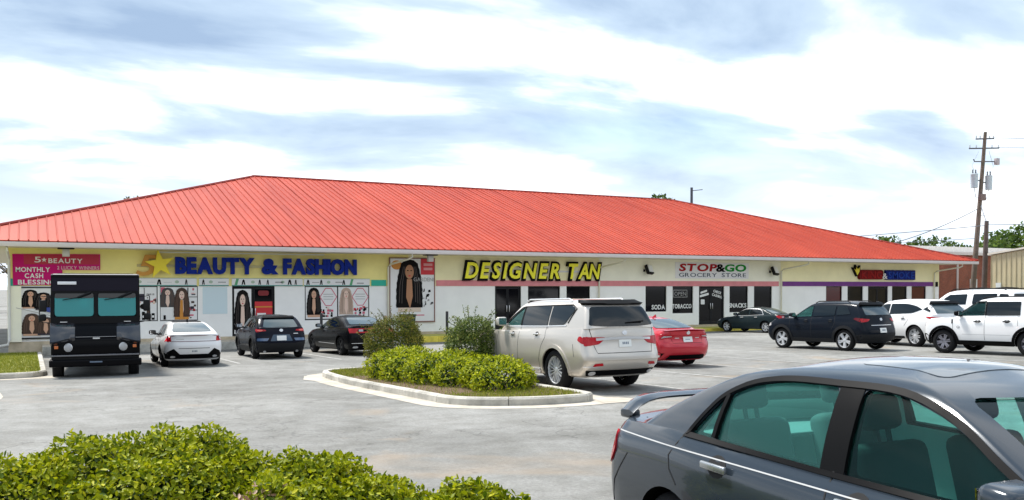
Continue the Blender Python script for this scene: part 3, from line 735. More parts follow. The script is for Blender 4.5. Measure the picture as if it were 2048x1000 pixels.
# narrow picture band above the beauty shop windows
for i, (a, b) in enumerate(((3.0, 6.72), (6.83, 8.14), (8.28, 11.6), (11.65, 14.97))):
    pb = empty('picture_band', (a, 42.93, 1.95)); tag(pb, ['white picture band over the windows nearest the food truck', 'short white picture band over the blank window', 'white picture band over the dark shop entrance', 'white picture band over the diamond-patterned posters'][i], 'banner')
    flat(pb, 'band_sheet', rect(a, b, 1.955, 2.29), 42.945, PWHITE, .03); flat(pb, 'printed_edge', rect(a, b, 1.935, 1.975), 42.93, mat('teal_print', (.03, .26, .22), .5)); flat(pb, 'printed_edge', rect(a, b, 2.275, 2.30), 42.93, mat('grey_green_print', (.3, .4, .35), .5))
    r = random.Random(40+i); x = a+.12
    while x < b-.3:
        k = r.random(); w_ = r.uniform(.10, .2)
        if k < .42: flat(pb, 'printed_hair', [(x, 1.99), (x+w_*.25, 2.2), (x+w_*.5, 2.25), (x+w_*.8, 2.2), (x+w_, 1.99), (x+w_*.62, 2.0), (x+w_*.5, 2.14), (x+w_*.35, 2.0)], 42.94, HAIR)
        elif k < .62: flat(pb, 'printed_line', rect(x, x+.35, 2.06+r.uniform(-.02, .04), 2.10+r.uniform(0, .05)), 42.94, PGREY)
        elif k < .8: flat(pb, 'printed_panel', [(x, 1.98), (x+.12, 1.98), (x+.2, 2.27), (x+.08, 2.27)], 42.94, mat('print_leaf_green', (.10, .36, .16), .5))
        else: flat(pb, 'printed_panel', ell(x+.1, 2.12, .09, .07, 12), 42.94, mat('print_sage', (.4, .5, .38), .5))
        x += r.uniform(.25, .5)
# window posters of the beauty shop
ps = empty('poster', (4.1, 43.03, .4)); tag(ps, 'white product poster with dark bottles beside the food truck', 'poster')
flat(ps, 'poster_sheet', rect(3.05, 5.02, .40, 1.89), 43.03, PWHITE, .01)
flat(ps, 'printed_panel', rect(4.28, 4.5, 1.25, 1.58), 43.02, PDRESS); flat(ps, 'printed_panel', ell(4.48, 1.02, .16, .13, 12), 43.02, HAIR); flat(ps, 'printed_line', strip2([(4.0, 1.5), (4.35, 1.2)], .03), 43.02, PRED); flat(ps, 'printed_line', strip2([(4.62, 1.05), (5.0, 1.4)], .02), 43.02, PRED); flat(ps, 'printed_line', strip2([(4.5, 1.86), (4.52, .9)], .025), 43.022, HAIR)
for i in range(4):
    flat(ps, 'printed_bottle', rpoly(rect(4.2+i*.2, 4.33+i*.2, .42, .72+.07*(i % 3)), .03), 43.02, HAIRB if i % 2 == 0 else HAIR); flat(ps, 'printed_label', rect(4.22+i*.2, 4.31+i*.2, .52, .62), 43.014, PWHITE)
for i in range(3): flat(ps, 'printed_line', rect(4.6+.12*i, 4.68+.12*i, 1.52, 1.6), 43.02, PGREY)
ps = empty('poster', (5.95, 43.03, .4)); tag(ps, 'poster of two long-haired women, one in orange, above white sedan', 'poster')
flat(ps, 'poster_sheet', rect(5.18, 6.75, .40, 1.89), 43.03, PWHITE, .01); flat(ps, 'printed_panel', rect(5.2, 5.36, 1.5, 1.87), 43.025, PPINK)
figure(ps, 5.48, .9, 1.86, .70, 43.022, hair=mat('print_dark_grey_hair', (.05, .045, .045), .6), skin=SKINL, dress=PWHITE, seed=6); figure(ps, 6.08, .42, 1.86, .72, 43.00, hair=HAIRB, skin=SKINL, dress=PORG, seed=7)
flat(ps, 'printed_panel', [(5.98, .42), (6.14, .42), (6.12, 1.3), (6.02, 1.3)], 42.984, PORG)
flat(ps, 'printed_line', rect(6.33, 6.37, .42, 1.86), 43.02, HAIR)
for z in (1.42, .82): flat(ps, 'printed_line', rect(6.37, 6.75, z, z+.03), 43.02, HAIR)
flat(ps, 'printed_panel', rect(5.3, 5.40, .42, .62), 43.012, HAIR)
ps = empty('paper_notice', (7.5, 42.98, .6)); tag(ps, 'blank pale blue paper sheet on the white wall beside the entrance', 'notice')
flat(ps, 'sheet', rpoly(rect(6.99, 8.08, .65, 1.88), .03), 42.985, PPALE, .012)
ps = empty('poster', (8.75, 43.03, -.3)); tag(ps, 'tall poster of long-haired woman on the entrance door leaf', 'poster')
flat(ps, 'poster_sheet', rect(8.40, 9.18, -.30, 1.80), 43.025, PWHITE, .012); figure(ps, 8.78, -.28, 1.76, .80, 43.02, hair=HAIR, skin=SKINL, dress=PDRESS, seed=9)
flat(ps, 'printed_panel', rect(8.68, 8.76, -.28, .2), 42.99, PWHITE)
ps = empty('poster', (9.8, 43.03, .2)); tag(ps, 'red and orange delivery box poster on the dark entrance door', 'poster')
flat(ps, 'poster_sheet', rect(9.34, 10.16, .18, 1.20), 43.025, PRED, .012); flat(ps, 'printed_band', rect(9.34, 10.16, .92, .98), 43.02, PORG); flat(ps, 'printed_panel', rect(9.45, 9.85, .45, .66), 43.02, PWHITE)
nb_ = empty('neon_sign', (9.8, 43.05, 1.45)); tag(nb_, 'dim red neon sign inside the dark entrance door', 'sign')
flat(nb_, 'neon_panel', rpoly(rect(9.5, 10.0, 1.48, 1.72), .1), 43.05, mat('dim_red', (.20, .006, .01), .4), .01)
for k, (a, b, nm, sk, hr_) in enumerate(((11.76, 13.32, 'long black hair', SKIN, HAIR), (13.38, 14.92, 'pale dress', SKINL, mat('print_light_hair', (.5, .36, .28), .6)))):
    ps = empty('poster', ((a+b)/2, 43.03, .3)); tag(ps, 'poster of woman with %s beside a pink diamond outline' % nm, 'poster')
    flat(ps, 'poster_sheet', rect(a, b, .34, 1.89), 43.03, PWHITE, .01)
    figure(ps, a+.40, .42, 1.86, .74, 43.02, hair=hr_ if k == 0 else mat('print_light_hair', (.5, .36, .28), .6), skin=sk, dress=None if k == 0 else PWHITE, seed=11+k)
    cx, cz = a+1.12, 1.40; dm = [(cx-.42, cz), (cx-.14, cz+.42), (cx+.14, cz+.42), (cx+.42, cz), (cx+.14, cz-.42), (cx-.14, cz-.42)]
    for i in range(6): flat(ps, 'printed_line', strip2([dm[i], dm[(i+1) % 6]], .035), 43.015, PPINK)
    for i in range(3): flat(ps, 'printed_line', rect(cx-.25, cx+.25, cz+.12-.12*i, cz+.145-.12*i), 43.018, PGREY)
    r = random.Random(k+3)
    for i in range(9): flat(ps, 'printed_panel', rect(cx-.3+.2*(i % 3)+r.uniform(0, .05), cx-.2+.2*(i % 3)+r.uniform(0, .06), .42+.13*(i//3), .50+.13*(i//3)+r.uniform(0, .04)), 43.02, HAIR if r.random() < .7 else PPINK)
# big poster
ps = empty('poster', (17.2, 42.9, 0.1)); tag(ps, 'tall white poster of smiling woman with long black hair beside downspout', 'poster')
flat(ps, 'poster_sheet', rect(16.05, 18.44, .14, 3.33), 42.93, PWHITE, .02)
for a in (rect(16.0, 18.5, 3.332, 3.38), rect(18.442, 18.49, .14, 3.332), rect(16.0, 16.048, .14, 3.332), rect(16.0, 18.5, .08, .138)): flat(ps, 'poster_frame', a, 42.91, mat('rust_frame', (.22, .10, .08), .6), .06)
flat(ps, 'printed_panel', ell(16.40, 3.0, .30, .24, 14), 42.925, PORG); flat(ps, 'printed_body', rect(16.12, 16.66, 2.5, 2.78), 42.925, PWHITE)
figure(ps, 17.08, .62, 3.30, 1.50, 42.92, hair=HAIR, skin=SKINB, dress=mat('print_sand', (.70, .55, .44), .6), seed=21)
flat(ps, 'printed_panel', rect(17.70, 18.44, 2.52, 3.33), 42.90, PRED)
for i in range(2): flat(ps, 'printed_line', rect(17.85, 18.34, 2.75+.22*i, 2.88+.22*i), 42.895, mat('print_rose', (.70, .28, .28), .5))
sign_letters(ps, 'GARDENI', 17.3, 18.4, 2.18, .20, 42.892, PGREY, depth=.004, offset=.0, one=True)
r = random.Random(8)
for i in range(16): flat(ps, 'printed_panel', rpoly([(17.75+r.uniform(0, .6), .95+r.uniform(0, .75)) for _ in range(1)]*1+[(0, 0)]*0 or [(0, 0)], 0) if False else (lambda x, z, w_, h_: [(x, z), (x+w_, z+.02), (x+w_*.9, z+h_), (x+.02, z+h_*.9)])(17.72+r.uniform(0, .55), .85+r.uniform(0, .8), r.uniform(.04, .16), r.uniform(.06, .22)), 42.918-.001*i*.5, HAIR if r.random() < .6 else PGREY)
flat(ps, 'printed_line', rect(16.9, 17.9, .42, .47), 42.925, PPINK)
# lettering on the shop windows
LW = mat('window_lettering', (.80, .80, .78), .5)
for tx, a, b, z, h, lab in (('SODA', 32.5, 33.48, .56, .27, 'white SODA lettering on dark shop window'), ('TOBACCO', 34.02, 35.5, .60, .26, 'white TOBACCO lettering on dark shop window'), ('SNACKS', 38.47, 39.9, .60, .27, 'white SNACKS lettering on dark shop window')):
    lt = empty('window_lettering', (a, 43.09, z)); tag(lt, lab, 'lettering')
    sign_letters(lt, tx, a, b, z, h, 43.088, LW, depth=.008, offset=.03, gap=.06)
os_ = empty('open_sign', (34.4, 43.08, 1.35)); tag(os_, 'framed OPEN sign above the TOBACCO lettering', 'sign')
for a in (rect(34.08, 35.15, 1.68, 1.71), rect(34.08, 35.15, 1.26, 1.29), rect(34.08, 34.11, 1.29, 1.68), rect(35.12, 35.15, 1.29, 1.68)): flat(os_, 'sign_frame', a, 43.07, PGREY, .015)
sign_letters(os_, 'OPEN', 34.18, 35.06, 1.36, .25, 43.08, PGREY, depth=.006, offset=.0, gap=.12)
dl = empty('door_lettering', (37.5, 43.09, 1.2)); tag(dl, 'tilted white CHECK CASHING lettering on black grocery door', 'lettering')
sign_letters(dl, 'CHECK', 37.2, 37.85, 1.58, .16, 43.09, LW, depth=.006, offset=.03, tilt=R(14), one=True)
sign_letters(dl, 'CASHING', 37.1, 37.9, 1.36, .16, 43.09, LW, depth=.006, offset=.03, tilt=R(14), one=True)
dl = empty('door_sticker', (36.4, 43.09, 1.0)); tag(dl, 'white stickers and paper notice on the other grocery door leaf', 'sticker')
for pl in ([(36.2, 1.46), (36.72, 1.60), (36.70, 1.72), (36.18, 1.58)], [(36.12, 1.24), (36.85, 1.40), (36.83, 1.53), (36.1, 1.37)], rect(36.22, 36.52, .82, 1.12)): flat(dl, 'sticker', rpoly(pl, .05), 43.09, LW, .006)
fl = empty('floor_decal', (47.6, 43.05, .5)); tag(fl, 'small orange and white neon shape in the dark red window', 'sign')
flat(fl, 'neon_shape', ell(47.3, .52, .22, .06, 12), 43.07, mat('neon_orange', (.7, .12, .05), .4)); flat(fl, 'neon_shape', ell(47.62, .66, .09, .12, 12), 43.07, PWHITE)

# ---- bollards and bin at the walkway edge
BOL = mat('bollard_black', (.02, .02, .022), .5)
for s, lab in ((12.1, 'slim black steel post on the walkway in front of the diamond posters'), (18.56, 'slim black steel post at the end of the tall poster')):
    bm = bmesh.new(); z0 = WZ
    bx(bm, s-.055, s+.055, 41.5, 41.61, z0, .66, .012); tag(ob('steel_post', bm_mesh(bm, 'steel_post', BOL, sharp=35)), lab, 'post')
bm = bmesh.new(); tube(bm, [(15.28, 41.5, WZ), (15.28, 41.5, .45), (15.28, 41.5, .50)], [.07, .07, .03], 12); tag(ob('wooden_post', bm_mesh(bm, 'wooden_post', mat('tan_post', (.36, .26, .13), .8, var=.3, vscale=8), sharp=40)), 'short tan round post beside the green bin', 'post')
bi = empty('rubbish_bin', (16.55, 41.85, WZ)); tag(bi, 'dark green wheeled rubbish bin below the tall poster', 'bin')
BING = mat('bin_green', (.012, .035, .025), .45)
bm = bmesh.new(); lo = [(-.24, -.27), (.24, -.27), (.24, .27), (-.24, .27)]; hi = [(-.31, -.35), (.31, -.35), (.31, .35), (-.31, .35)]
v0 = [bm.verts.new((x, y, .04)) for x, y in lo]; v1 = [bm.verts.new((x, y, 1.0)) for x, y in hi]
bm.faces.new(v0[::-1]); bm.faces.new(v1)
for i in range(4): bm.faces.new((v0[i], v0[(i+1) % 4], v1[(i+1) % 4], v1[i]))
bmesh.ops.bevel(bm, geom=bm.edges[:], offset=.03, segments=2, affect='EDGES'); ob('bin_body', bm_mesh(bm, 'bin_body', BING, sharp=40), bi)
box('lid', -.34, .34, -.38, .36, 1.003, 1.09, BING, bi, bev=.03); box('handle', -.26, .26, .37, .41, .93, .97, BING, bi, bev=.01)
for sx in (-1, 1):
    bm = bmesh.new(); lathe(bm, [(-.03, .06), (-.03, .12), (.03, .12), (.03, .06)], 16, 'x', c=(sx*.27, .30, .12)); ob('wheel', bm_mesh(bm, 'wheel', BLACK, sharp=40), bi)

# small print on the beauty shop posters
r = random.Random(99)
for nm_, s0, s1, z0, z1, n_, yy in (('p1', 3.1, 4.2, .45, 1.85, 26, 43.024), ('p2', 6.39, 6.73, .44, 1.84, 12, 43.024), ('p3', 12.45, 13.28, .4, .95, 12, 43.024), ('p4', 14.05, 14.9, .4, .95, 12, 43.024), ('p5', 4.55, 5.0, 1.1, 1.85, 8, 43.024)):
    par = [o for o in COL.objects if o.get('category') == 'poster' and abs(o.location.x-(s0+s1)/2) < 1.3 and abs(o.location.y-43.03) < .02]
    par = min(par, key=lambda o: abs(o.location.x-(s0+s1)/2))
    for i in range(n_):
        x, z = r.uniform(s0, s1-.12), r.uniform(z0, z1-.06); w_, h_ = r.uniform(.05, .18), r.uniform(.02, .14)
        flat(par, 'printed_panel', rpoly(rect(x, min(x+w_, s1), z, min(z+h_, z1)), .01, 2), yy-.0003*i, r.choice([HAIR, PGREY, PPINK, PRED, HAIRB, PGREY, PDRESS, SKINL]), .0002)

# ================================================================== VEHICLES
TYRE = mat('tyre_rubber', (.008, .008, .009), .8, spec=.2, bump=.3, bscale=60)
RIMS = mat('alloy_silver', (.62, .63, .65), .35, metal=.35); RIMD = mat('alloy_dark', (.03, .03, .033), .35, metal=.6); RIMB = mat('wheel_well_black', (.003, .003, .003), .95, spec=.05)
TINT = mat('privacy_glass', (.004, .008, .011), .03, spec=.42); TINTB = mat('rear_glass', (.05, .075, .085), .04, spec=.9)
CLEAR = glassmat('teal_window_glass', (.55, 1.0, .93), .0, painted_refl=.09, painted_refl_col=(.16, .55, .50)); CLEARD = glassmat('grey_window_glass', (.28, .50, .52), .0, painted_refl=.05, painted_refl_col=(.08, .30, .30)); CLEARB = glassmat('windscreen_glass', (.55, .85, .82), .02)
TRIMB = mat('black_trim', (.003, .003, .0035), .5, spec=.08); CLAD = mat('grey_cladding', (.013, .014, .016), .65, spec=.2, bump=.2, bscale=200); CABIN = mat('cabin_lining', (.62, .66, .65), .85); CHROME = mat('chrome', (.66, .66, .67), .2, metal=.35, spec=.8)
TAILR = mat('tail_lamp_red', (.42, .004, .012), .15, spec=.35); TAILD = mat('tail_lamp_dark', (.10, .003, .007), .15, spec=.35); LAMPW = mat('clear_lamp', (.38, .38, .39), .2, spec=.5); AMBER = mat('amber_lamp', (.55, .14, .03), .2, coat=.4)
PLATE = mat('number_plate', (.75, .76, .74), .5); PLATEP = mat('plate_print', (.12, .16, .22), .6); SEAM = mat('panel_gap', (.008, .008, .009), .8); SEATM = mat('seat_cloth', (.06, .07, .07), .8); SEATL = mat('seat_grey', (.17, .20, .20), .8)

def outline(nr=9, nc=7, ns=38, car_=.10, caf=.14, cb=.38, ex=2.3):
    """normalised rounded outline, counter-clockwise from rear centre over the right side (b<0) ... returns list (a,b)"""
    half = []
    for i in range(nr): half.append((-1.0, -(1-cb)*i/(nr-1)))
    for i in range(1, nc+1):
        q = i/nc*PI/2; half.append((-1+car_*(1-math.cos(q)**(2/ex)), -(1-cb)-cb*math.sin(q)**(2/ex)))
    for i in range(1, ns): half.append((-1+car_+(2-car_-caf)*i/ns, -1.0))
    for i in range(0, nc):
        q = i/nc*PI/2; half.append((1-caf*(1-math.sin(q)**(2/ex)), -(1-cb)-cb*math.cos(q)**(2/ex)))
    for i in range(nr): half.append((1.0, -(1-cb)*(1-i/(nr-1))))
    other = [(a, -b) for a, b in half[::-1]][1:-1]
    return half+other

def car_shell(S):
    """one closed skin for body, bonnet, boot and cabin; returns verts, faces"""
    L, W = S['L'], S['W']; zb = S['zb']
    xr = pchip(S['rear']); xf = pchip(S['front']); zs = pchip(S['sh']); wt = pchip(S['side']); pl = pchip(S['plan'])
    gr = pchip(S['grear']); gf = pchip(S['gfront']); wg = pchip(S['gw']); zr = pchip(S['roof'])
    ol = outline(car_=S.get('cr', .10), caf=S.get('cf', .14), cb=S.get('cb', .38)); A = np.array([p[0] for p in ol]); B = np.array([p[1] for p in ol]); n_ = len(ol)
    olg = outline(car_=S.get('gcr', .07), caf=S.get('gcf', .10), cb=S.get('gcb', .22)); AG = np.array([p[0] for p in olg]); BG = np.array([p[1] for p in olg])
    crown = S.get('crown', .05); br, bf = S.get('bowr', .10), S.get('bowf', .16)
    gbr, gbf = S.get('gbowr', .07), S.get('gbowf', .16)
    rings = []
    for t_ in S.get('lev', (0, .03, .08, .16, .26, .38, .5, .62, .73, .82, .89, .95, 1.0)):
        x0 = (A+1)/2*L
        z = zb + (zs(x0)-zb)*t_
        xx0, xx1 = xr(z), L-xf(z)
        x = xx0 + (xx1-xx0)*(A+1)/2
        x = x - br*(np.clip(-A, 0, 1)**8)*(1-B*B)*1.0*0 + (br*(np.clip(-A-.6, 0, .4)/.4)**2)*(B*B) - (bf*(np.clip(A-.6, 0, .4)/.4)**2)*(B*B)
        y = B*W/2*float(wt(t_))*pl(np.clip(x/L, 0, 1))
        rings.append(np.stack([x, y, z], 1))
    top = rings[-1]; ymax = W/2*float(wt(1.0))
    # cabin base ring
    def gring(g):
        x = gr(g) + (gf(g)-gr(g))*(AG+1)/2
        x = x + (gbr*(np.clip(-AG-.5, 0, .5)/.5)**2)*(BG*BG) - (gbf*(np.clip(AG-.5, 0, .5)/.5)**2)*(BG*BG)
        xb = gr(0) + (gf(0)-gr(0))*(AG+1)/2; xt = gr(1) + (gf(1)-gr(1))*(AG+1)/2
        tap = 1 - S.get('gtr', .06)*np.clip(-AG, 0, 1)**2 - S.get('gtf', .05)*np.clip(AG, 0, 1)**2
        y = BG*float(wg(g))*tap
        zb_ = zs(xb) + crown*(1-np.clip(np.abs(BG), 0, 1)**2)*S.get('ck', 1.0)
        z = zb_ + (zr(xt)-zb_)*g
        return np.stack([x, y, z], 1)
    g0 = gring(0.0)
    nd = 6
    for k in range(1, nd):
        q = k/nd; P = top*(1-q)+g0*q
        edge = np.maximum(ymax*pl(np.clip(P[:, 0]/L, 0, 1)), .2)
        zz = zs(P[:, 0]) + crown*(1-np.clip(np.abs(P[:, 1])/edge, 0, 1)**2)
        P[:, 2] = zz*(1-q**4) + P[:, 2]*q**4
        rings.append(P)
    for g in S.get('glev', (0, .12, .28, .45, .62, .76, .86, .93, .975, 1.0)): rings.append(gring(g))
    last = rings[-1]; cx = (last[:, 0].min()+last[:, 0].max())/2; rc = S.get('rcrown', .045)
    wtop = float(wg(1.0))
    for k in (1, 2, 3, 4, 5):
        q = (k/6)**.9; P = last.copy(); P[:, 1] *= (1-q); P[:, 0] = cx+(P[:, 0]-cx)*(1-q*.98)
        P[:, 2] = zr(P[:, 0]) + rc*(1-(np.abs(P[:, 1])/wtop)**2)*(1-((P[:, 0]-cx)/(last[:, 0].max()-cx))**4)
        rings.append(P)
    V = np.concatenate(rings); F = []
    for k in range(len(rings)-1):
        for i in range(n_):
            j = (i+1) % n_; F.append((k*n_+i, k*n_+j, (k+1)*n_+j, (k+1)*n_+i))
    F.append(tuple(range(n_))[::-1])
    V = np.concatenate([V, [[cx, 0, float(zr(cx))+rc]]]); c_ = len(V)-1; b0 = (len(rings)-1)*n_
    for i in range(n_): F.append((b0+i, b0+(i+1) % n_, c_))
    return V, F, gring

DIRS = {'L': ((0, 1, 0), lambda a, b: (a, 4, b)), 'R': ((0, -1, 0), lambda a, b: (a, -4, b)), 'rear': ((-1, 0, 0), lambda a, b: (-4, a, b)), 'front': ((1, 0, 0), lambda a, b: (12, a, b)), 'top': ((0, 0, 1), lambda a, b: (a, b, 6))}
def decal(bvh, poly, view, off=.004, th=.010, step=.07, lim=None):
    """polygon projected on the skin along a view direction; returns (verts, faces)"""
    d, mk = DIRS[view]; d = Vector(d)
    pts = []
    k = len(poly)
    for i in range(k):
        a, b = Vector(poly[i]), Vector(poly[(i+1) % k]); m_ = max(1, int((b-a).length/step))
        for j in range(m_): pts.append(a.lerp(b, j/m_))
    nb = len(pts)
    x0, x1 = min(p.x for p in pts), max(p.x for p in pts); y0, y1 = min(p.y for p in pts), max(p.y for p in pts)
    inner = []
    if (x1-x0) > step*1.5 and (y1-y0) > step*1.5:
        for i in range(1, int((x1-x0)/step)+1):
            for j in range(1, int((y1-y0)/step)+1):
                q = Vector((x0+i*step, y0+j*step))
                # inside test with margin
                c_ = False; ok = True
                for e in range(nb):
                    a, b = pts[e], pts[(e+1) % nb]
                    if (a.y > q.y) != (b.y > q.y) and q.x < (b.x-a.x)*(q.y-a.y)/(b.y-a.y)+a.x: c_ = not c_
                    if (a-q).length < step*.45: ok = False
                if c_ and ok: inner.append(q)
    r = delaunay_2d_cdt(pts+inner, [(i, (i+1) % nb) for i in range(nb)], [], 1, 1e-5)
    P2, ed, fc = r[0], r[1], r[2]
    V = []
    for p in P2:
        o = Vector(mk(p.x, p.y)); h, nrm, _, _ = bvh.ray_cast(o, -d)
        if h is None:
            q = Vector(mk(p.x, p.y)); q -= d*q.dot(d); h, nrm, _, _ = bvh.find_nearest(q + d*0.0)
        elif lim is not None and d.dot(h) < lim:
            q = Vector(h); q += d*(lim-d.dot(h)); h, nrm, _, _ = bvh.find_nearest(q)
        if nrm.dot(d) < 0: nrm = -nrm
        nn = (nrm*.7+d*.3).normalized()
        V.append((h+nn*off, h+nn*(off-th)))
    # orientation
    def area(f): 
        a, b, c_ = (V[f[0]][0], V[f[1]][0], V[f[2]][0]); return (b-a).cross(c_-a).dot(d)
    F = [tuple(f) if area(f) > 0 else tuple(f[::-1]) for f in fc]
    n_ = len(V); vs = [v[0] for v in V]+[v[1] for v in V]
    cnt = {}
    for f in F:
        for i in range(len(f)):
            e = (f[i], f[(i+1) % len(f)]); cnt[e] = 1
    for (a, b) in list(cnt):
        if (b, a) not in cnt: F.append((b, a, a+n_, b+n_))
    return vs, F

class Car:
    def __init__(self, name, S, label, pos, heading, k=1.0, paint=None, hollow=True, cat='car', group='cars parked outside the shops'):
        self.S = S; self.paint = paint; L, W = S['L'], S['W']
        s, t = pos; hd = R(heading)
        cxw, cyw = s+math.cos(hd)*L*k*.5, t+math.sin(hd)*L*k*.5
        e = .4; gx = (gz(cxw+e, cyw)-gz(cxw-e, cyw))/(2*e); gy = (gz(cxw, cyw+e)-gz(cxw, cyw-e))/(2*e)
        nrm = Vector((-gx, -gy, 1)).normalized(); fw = Vector((math.cos(hd), math.sin(hd), 0)); fw = (fw-nrm*fw.dot(nrm)).normalized(); lf = nrm.cross(fw)
        Mt = Matrix((fw, lf, nrm)).transposed().to_4x4(); c0 = Vector((cxw, cyw, gz(cxw, cyw)+.004)) - fw*(L*k*.5)
        Mt.translation = c0
        self.root = empty(name); self.root.matrix_world = Mt @ Matrix.Scale(k, 4)
        tag(self.root, label, cat, group)
        V, F, self.gring = car_shell(S)
        self.bvh = BVHTree.FromPolygons([Vector(v) for v in V], [f for f in F])
        me = mesh_from('body', V, F, [paint, RIMB, CABIN], smooth=True)
        self.body = ob('body', me, self.root)
        # wheel arches
        bm = bmesh.new(); ar = S['tr']*S.get('archk', 1.13)
        for x in (S['xra'], S['xra']+S['wb']):
            for sy in (-1, 1):
                lathe(bm, [(0, ar), (.55, ar)], 40, 'y', 1, c=(x, sy*W/2-.30*sy if sy > 0 else -W/2-.25, S['tr']*.98))
        cut = ob('cut', bm_mesh(bm, 'cut', [paint, RIMB, CABIN])); cut.matrix_world = self.root.matrix_world
        bpy.context.view_layer.update()
        boolean(self.body, cut)
        self.hollow = hollow
    def cutter(self, fn):
        bm = bmesh.new(); fn(bm); bmesh.ops.recalc_face_normals(bm, faces=bm.faces[:])
        cut = ob('cut', bm_mesh(bm, 'cut', [self.paint, RIMB, CABIN])); cut.matrix_world = self.root.matrix_world
        bpy.context.view_layer.update(); boolean(self.body, cut)
    def hollow_cabin(self, side_polys, front_poly=None, rear_poly=None, floor=.42):
        S = self.S
        G = self.gring
        def cav(bm):
            rings = []
            base = G(0.0).copy(); cx = base[:, 0].mean(); 
            lo = base.copy(); lo[:, 1] *= .90; lo[:, 0] = cx+(lo[:, 0]-cx)*.86; lo[:, 2] = floor
            rings.append(lo)
            for g, ky in ((0.02, .90), (.3, .925), (.6, .93), (.86, .92), (.95, .9)):
                r_ = G(g).copy(); r_[:, 1] *= ky; c2 = r_[:, 0].mean(); r_[:, 0] = c2+(r_[:, 0]-c2)*(.955 if g > .1 else .92); rings.append(r_)
            n_ = len(base); vv = [[bm.verts.new(p) for p in r_] for r_ in rings]
            for a, b in zip(vv, vv[1:]):
                for i in range(n_): bm.faces.new((a[i], a[(i+1) % n_], b[(i+1) % n_], b[i]))
            bm.faces.new(vv[0][::-1]); bm.faces.new(vv[-1])
            for f in bm.faces: f.material_index = 2
        self.cutter(cav)
        for p in side_polys: self.cutter(lambda bm: prism(bm, p, 'y', -2, 2, 1))
        if front_poly: self.cutter(lambda bm: prism(bm, front_poly, 'x', (S['gfront'][-1][1]+S['grear'][-1][1])/2, S['L']+1, 1))
        if rear_poly: self.cutter(lambda bm: prism(bm, rear_poly, 'x', -1, (S['gfront'][-1][1]+S['grear'][-1][1])/2-.01, 1))
    def finish(self):
        self.body.data.polygons.foreach_set('use_smooth', [True]*len(self.body.data.polygons)); self.body.data.set_sharp_from_angle(angle=R(38))
    def add(self, name, poly, view, m, off=.004, th=.012, parent=None, step=.07, label=None):
        lim = None
        if 'lamp' in name or 'reflector' in name:
            if view in 'LR': poly = [(max(x, .20), z) for x, z in poly]
            elif view == 'rear': q = self.S['W']/2*.90; poly = [(min(max(y, -q), q), z) for y, z in poly]
            pp = [poly[0]]
            for p_ in poly[1:]:
                if (Vector(p_)-Vector(pp[-1])).length > .006: pp.append(p_)
            poly = pp
        if view in 'LR' and ('lamp' in name or 'diffuser' in name): lim = self.S['W']/2*.82
        if view == 'rear' and 'window' not in name and 'spoiler' not in name: lim = -.42
        if 'window' in name and off > 0: off, th = .012, .03
        vs, F = decal(self.bvh, poly, view, off, th, step, lim)
        o = ob(name, mesh_from(name, vs, F, m, smooth=True), parent or self.root)
        o.data.set_sharp_from_angle(angle=R(40))
        if label: o['label'] = label
        return o
    def both(self, name, poly, m, **k):
        return self.add(name, poly, 'L', m, **k), self.add(name, poly, 'R', m, **k)
    def mirror_rear(self, name, poly, m, view='rear', **k):
        return self.add(name, poly, view, m, **k), self.add(name, [(-a, b) for a, b in poly][::-1], view, m, **k)
    def sweep(self, name, half, z, x0, bow, h, dpt, m, drop=0.0):
        """bar swept across the car, following the bow of the tail"""
        bm = bmesh.new(); rows = []
        for i in range(17):
            q = -1+2*i/16; e_ = 1-.6*abs(q)**8; x = x0+bow*q*q; zz = z-drop*q*q
            rows.append([bm.verts.new(p) for p in ((x+dpt, q*half, zz+h*.5*e_), (x+dpt*.3, q*half, zz+h*.5*e_), (x, q*half, zz+h*.1), (x+dpt*.2, q*half, zz-h*.5*e_), (x+dpt, q*half, zz-h*.5*e_))])
        for a, b in zip(rows, rows[1:]):
            for i in range(5): bm.faces.new((a[i], a[(i+1) % 5], b[(i+1) % 5], b[i]))
        bm.faces.new(rows[0]); bm.faces.new(rows[-1]); bmesh.ops.recalc_face_normals(bm, faces=bm.faces[:])
        return ob(name, bm_mesh(bm, name, m, sharp=40), self.root)
    def fin(self, x, z, m):
        bm = bmesh.new(); prism(bm, [(x, z-.02), (x+.18, z-.03), (x+.10, z+.03), (x+.01, z+.075)], 'y', -.018, .018); return ob('aerial_fin', bm_mesh(bm, 'aerial_fin', m), self.root)
    def seam(self, pts, view, wd=.009, m=SEAM, name='panel_gap', off=.0025):
        return self.add(name, strip2(pts, wd), view, m, off=off, th=.004, step=.06)
    def wheels(self, style, rim=RIMS, tw=.23):
        S = self.S; tr = S['tr']; rr = tr*S.get('rimk', .70)
        bm = bmesh.new()
        lathe(bm, [(-tw/2+.01, rr*.98), (-tw/2, rr+.02), (-tw/2+.012, tr-.035), (-tw/2+.04, tr-.008), (0, tr), (tw/2-.04, tr-.008), (tw/2-.012, tr-.035), (tw/2, rr+.02), (tw/2-.01, rr*.98)], 44, 'y', 0, close=True)
        tme = bm_mesh(bm, 'tyre', TYRE, sharp=50)
        bm = bmesh.new()
        lathe(bm, [(-.05, rr*.99), (.085, rr*.99), (.10, rr*.985), (.10, rr*.93), (.075, rr*.90), (-.05, rr*.88)], 44, 'y', 0, close=True)
        lathe(bm, [(.0, .02), (.0, rr*.9), (.012, rr*.9), (.012, .02)], 32, 'y', 1)
        lathe(bm, [(.03, .01), (.03, .072), (.075, .066), (.085, .05), (.085, .01)], 20, 'y', 0)
        nsp, w0, w1, dbl = style
